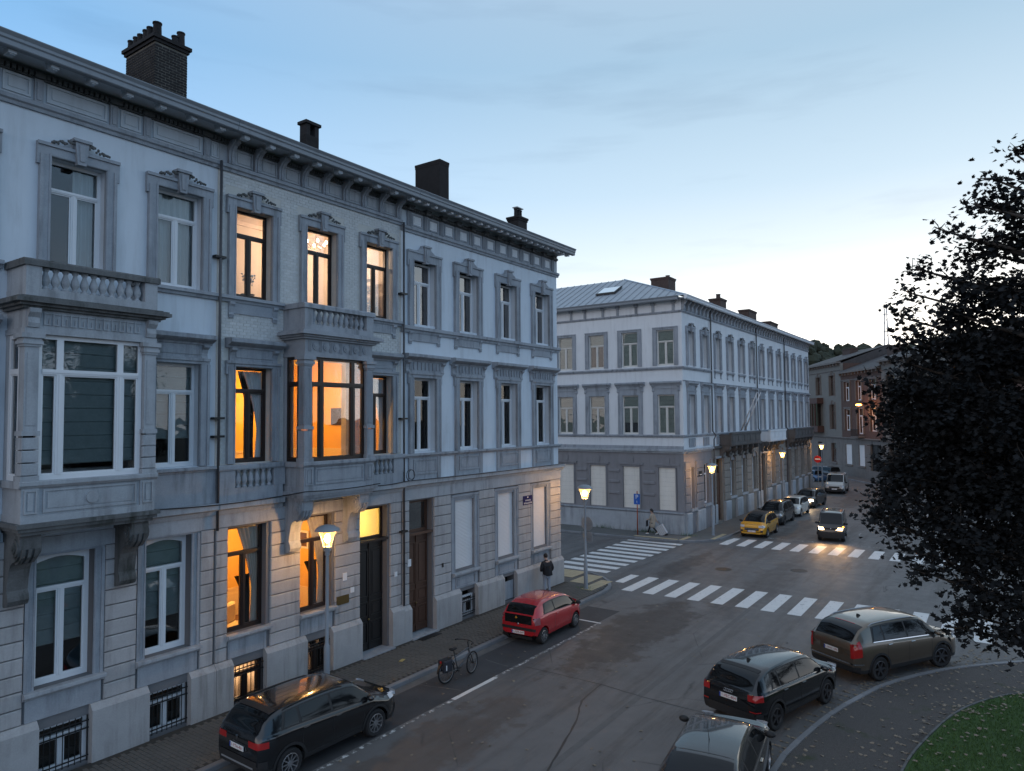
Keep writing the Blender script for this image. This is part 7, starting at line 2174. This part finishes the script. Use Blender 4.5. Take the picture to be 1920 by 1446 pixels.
# ---- small off-roader driving towards us
sp = hatch(3.65, 1.80, 2.25, .66, .70, hood=1.06, cowl=.42, head=.30, tailtop=.12, belt0=1.04, belt1=1.06, nose=.96, r=.345, W=1.6, pillars=[-.25], gl0=.16, doors=[.65, -.3], handles=[-.18])
sp.update(paint=paintm('olive_black_paint', (.035, .030, .026), .4, .3), clad=.12, sill=.32, rails=(-1.3, .35), railm=MT['steel'], tumble=.84, nose=.25, tail=.15, mirror=BLK, rim=RIM, spokes=5)
c = Car('moving_car', 'small dark off-roader driving towards us with headlamps on', 'car', (49.95, 9.3), R(187), sp).finish()
c.wrap('headlight', 1, .42, .70, .76, .92, HEAD, .02); c.wrap('grille', 1, 0, .38, .78, .90, BLK, .012); c.wrap('front_bumper', 1, 0, .85, .42, .62, BLK, .05); c.plate(1, .56, '1-TSX-207')
for sd in (-1, 1): MB().ball((0, 0, 0), (.03, .05, .05), 8).build('indicator', AMBER if sd > 0 else CLEARL, c.t, smooth=True, loc=(c.xf - .1, sd * .72, .98))
MB().ball((0, 0, 0), (.012, .04, .04), 8).build('badge', CHROME, c.t, loc=(c.xf + .03, 0, .85), smooth=True)
def beam(c, y, z, pw):
    d = bpy.data.lights.new('headlamp_beam', 'SPOT'); d.energy = pw; d.color = (1, .55, .22); d.spot_size = R(95); d.spot_blend = .9; d.shadow_soft_size = .08
    o = bpy.data.objects.new('headlamp_beam', d); COL.objects.link(o); o.parent = c.t; o.location = (c.xf + .12, y, z); o.rotation_euler = (0, R(-74), 0)
for sd in (-1, 1): beam(c, sd * .56, .80, 110)
# ---- van and the cars at the bend
sp = dict(wb=3.0, fo=.95, ro=.95, W=1.92, r=.34, top=[(-2.45, 1.2), (-2.42, 1.75), (-2.3, 1.9), (-1.5, 1.94), (.4, 1.94), (.75, 1.88), (1.25, 1.45), (1.62, 1.16), (2.0, 1.05), (2.3, .9), (2.42, .75), (2.45, .6)], belt=[(-2.45, 1.12), (0, 1.1), (1.6, 1.02), (2.45, .9)],
          glass=(.1, 1.32), pillars=[], ws=(.78, 1.58), rw=(-2.40, -2.36), doors=[1.2, .05, -1.1], handles=[.2], tumble=.82)
sp.update(paint=paintm('silver_van_paint', (.42, .40, .37), .3, .35), rim=RIMD, spokes=6, mirror=BLK, sill=.26, clad=.04)
c = Car('parked_van', 'pale van parked at the bend behind the farthest lamp', 'van', (80.0, 14.35), R(184), sp).finish()
c.wrap('headlight', 1, .5, .95, .72, .92, CLEARL); c.wrap('grille', 1, 0, .5, .62, .78, BLK, .012); c.wrap('front_bumper', 1, 0, .9, .36, .60, BLK, .02); c.plate(1, .52, '')
sp = hatch(4.2, 1.46, 2.6, .85, .75, r=.31, W=1.76)
sp.update(paint=paintm('blue_paint', (.03, .09, .19), .3, .28), rim=RIM)
c = Car('parked_car', 'blue car half hidden behind the corner at the bend', 'car', (91.2, 19.4), R(-120), sp, 'parked cars').finish(); c.wrap('headlight', 1, .46, .95, .66, .8, CLEARL)
sp = hatch(4.3, 1.5, 2.6, .85, .8, r=.32, W=1.78); sp.update(paint=paintm('dark_paint_far', (.02, .022, .025), .3, .25), rim=RIM)
c = Car('parked_car', 'dark car showing its pale roof behind the van at the bend', 'car', (97.5, 18.6), R(-125), sp, 'parked cars').finish()
c.top_patch('pale_roof', -.9, .55, .99, .99, paintm('pale_roof_paint', (.45, .50, .55), .2, .3), .006)
sp = hatch(4.2, 1.47, 2.58, .84, .76, r=.31, W=1.76); sp.update(paint=paintm('white_paint', (.62, .64, .66), .0, .28), rim=RIM)
c = Car('parked_car', 'white car glimpsed through the maple leaves on the right', 'car', (61.3, 3.9), R(0), sp, 'parked cars').finish(); c.wrap('tail_light', -1, .46, .95, .8, .95, REDL)

# ================================================================== the maple on the right
BARK = M('maple_bark', (.05, .042, .036), .9, .3, 6, .6, 25)
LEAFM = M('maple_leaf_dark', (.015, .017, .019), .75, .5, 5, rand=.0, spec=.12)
def maple(name, label, loc, seed, blobs, rz=0.0, nleaf=26000, big=False):
    """blobs: (x, y, z, radius) clumps in tree coordinates; tapered trunk, limbs to every clump, twigs, leaves"""
    rnd = random.Random(seed)
    t = tag(empty(name, loc, rz), label, 'tree', 'maples in the park')
    tr = MB()
    zt = 9.5
    trunk_pts = [(0, 0, -.1), (.05, .02, 1.2), (0, .1, 3.0), (-.05, .05, 5.0), (.05, -.1, 7.2), (0, 0, zt)]
    tr.tube(trunk_pts, [.34, .27, .23, .18, .12, .05], 10)
    tr.build('trunk', BARK, t, smooth=True)
    def on_trunk(z):
        for (a, b) in zip(trunk_pts, trunk_pts[1:]):
            if a[2] <= z <= b[2]:
                k = (z - a[2]) / (b[2] - a[2]); return Vector(a).lerp(Vector(b), k)
        return Vector(trunk_pts[-1])
    twigs = MB(); lv = MB(); tot = sum(max(b[3], .2) ** 2.2 for b in blobs)
    singles = []
    for bi, (x, y, z, r_) in enumerate(blobs):
        c = Vector((x, y, z))
        d = math.hypot(x, y)
        s_ = on_trunk(max(2.6, min(zt - .3, z - .55 * d - .2)))
        m1 = s_.lerp(c, .5) + Vector((rnd.uniform(-.2, .2), rnd.uniform(-.2, .2), .18 * d * .5))
        MB().tube([s_, s_.lerp(m1, .5) + Vector((0, 0, .05)), m1, m1.lerp(c, .6), c], [.085, .07, .05, .032, .015], 6).build('limb', BARK, t, smooth=True)
        nt_ = max(6, int(26 * r_))
        nl = int(nleaf * max(r_, .2) ** 2.2 / tot * rnd.uniform(.7, 1.15) * (1.05 - .5 * max(0, min(1, (z - 7.5) / 3.5))))
        tips = []
        for k in range(nt_):
            v = Vector((rnd.gauss(0, 1), rnd.gauss(0, 1), rnd.gauss(0, .8))).normalized()
            L = r_ * rnd.uniform(.75, 1.22)
            e = c + v * L + Vector((0, 0, rnd.uniform(-.05, .15)))
            mid = c + v * L * .5 + Vector((rnd.uniform(-.1, .1), rnd.uniform(-.1, .1), rnd.uniform(-.05, .12)))
            twigs.tube([c, mid, e], [.016, .010, .004], 4)
            tips.append((c, mid, e))
        for k in range(nl):
            a, b, e = rnd.choice(tips); tt = rnd.random() ** .62
            p = a.lerp(b, tt * 2) if tt < .5 else b.lerp(e, tt * 2 - 1)
            sp_ = .16 if tt > .9 else .28
            p = p + Vector((rnd.gauss(0, sp_ * .6), rnd.gauss(0, sp_ * .6), rnd.gauss(-.04, sp_ * .5)))
            s2 = rnd.uniform(.06, .108)
            eu = Euler((rnd.gauss(.5, .5), rnd.gauss(0, .5), rnd.uniform(0, 6.3)))
            if big and tt > .97 and len(singles) < 260:
                singles.append((p, s2, eu))
            else:
                leaf(lv, tuple(p), s2, eu)
    twigs.build('twigs', BARK, t)
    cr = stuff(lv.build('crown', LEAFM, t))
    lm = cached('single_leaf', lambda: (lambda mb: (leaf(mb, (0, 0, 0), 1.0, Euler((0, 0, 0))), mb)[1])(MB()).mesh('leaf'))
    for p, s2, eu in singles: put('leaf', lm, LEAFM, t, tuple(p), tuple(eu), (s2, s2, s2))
    return t, cr
TX, TY = 16.2, -3.3
def at_px(px, py, X):
    d = _F + _r * ((px - 960) / _f) - _u * ((py - 723) / _f)
    k = X / d.x
    return (X - TX, d.y * k - TY, CAM_H + d.z * k)
bl = []
for px_, py_, X_, r_ in ((1930, 345, 15.4, .42), (1880, 400, 15.2, .42), (1935, 450, 15.8, .7), (1850, 485, 15.4, .45), (1895, 560, 15.0, .75), (1800, 535, 15.2, .30), (1740, 520, 15.0, .20), (1825, 610, 15.3, .55), (1765, 590, 14.8, .30),
                         (1745, 660, 14.9, .42), (1830, 700, 15.2, .8), (1925, 680, 15.5, 1.0), (1710, 650, 15.2, .22), (1720, 745, 15.0, .55), (1800, 800, 15.0, .85), (1910, 820, 15.2, 1.1), (1690, 810, 15.4, .38),
                         (1715, 880, 15.0, .55), (1790, 920, 15.0, .8), (1900, 940, 15.0, .9), (1690, 965, 14.7, .35), (1665, 990, 14.6, .22), (1740, 985, 14.8, .5), (1810, 1030, 14.8, .55), (1890, 1040, 15.0, .7), (1750, 1050, 14.7, .25),
                         (1850, 1120, 14.6, .35), (1825, 1165, 14.5, .28), (1900, 1150, 14.6, .45), (1880, 1195, 14.5, .22), (1700, 900, 16.2, .5), (1780, 760, 17.0, .9), (1860, 880, 17.2, 1.2), (1850, 760, 16.6, 1.2)):
    bl.append((*at_px(px_, py_, X_), r_))
for px_, py_, X_, r_ in ((1905, 300, 15.3, .16), (1860, 345, 15.2, .18), (1832, 395, 15.0, .16), (1812, 455, 15.1, .17), (1762, 440, 15.2, .12), (1722, 515, 15.0, .14), (1708, 560, 15.1, .16), (1690, 605, 15.0, .14), (1700, 690, 15.0, .2), (1662, 730, 15.0, .18), (1655, 780, 15.1, .15), (1668, 860, 15.0, .2), (1660, 930, 14.8, .16), (1640, 975, 14.7, .13), (1690, 1035, 14.7, .16), (1725, 1080, 14.6, .14), (1800, 1100, 14.6, .14), (1806, 1190, 14.5, .15), (1915, 1215, 14.5, .16), (1775, 1010, 14.6, .2)):
    bl.append((*at_px(px_, py_, X_), r_))
rb = random.Random(5)
for k in range(16):                                       # the part of the crown beyond the frame
    a = rb.uniform(-2.6, 1.0); rr_ = rb.uniform(1.2, 3.0); z = rb.uniform(5.2, 12.0)
    bl.append((rr_ * cos(a) * .9, -abs(rr_ * sin(a)) - .3, z, rb.uniform(.9, 1.3)))
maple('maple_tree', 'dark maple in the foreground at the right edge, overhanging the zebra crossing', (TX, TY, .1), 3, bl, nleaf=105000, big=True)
gen = []
for k in range(26):
    a = rb.uniform(0, 6.28); z = rb.uniform(4.0, 11.5); q = 3.2 * math.sqrt(max(.05, 1 - ((z - 7.5) / 4.6) ** 2)) * math.sqrt(rb.uniform(.1, 1))
    gen.append((q * cos(a), q * sin(a), z, rb.uniform(.9, 1.35)))
t2, c2_ = maple('maple_tree', 'leafy park maple across from the brick house, mirrored in its oriel panes', (21, -9, .1), 8, gen, nleaf=15000)
def copy_tree(o, loc, rz, label):
    c_ = o.copy(); COL.objects.link(c_); c_.location = loc; c_.rotation_euler = (0, 0, rz); c_['label'] = label
    for ch in list(o.children):
        k = ch.copy(); COL.objects.link(k); k.parent = c_
    return c_
copy_tree(t2, (10, -12, .1), 1.9, 'leafy park maple across from the white plaster house, mirrored in its bay window')
copy_tree(t2, (33, -12, .1), 3.7, 'leafy park maple across from the corner house, mirrored in its upper windows')
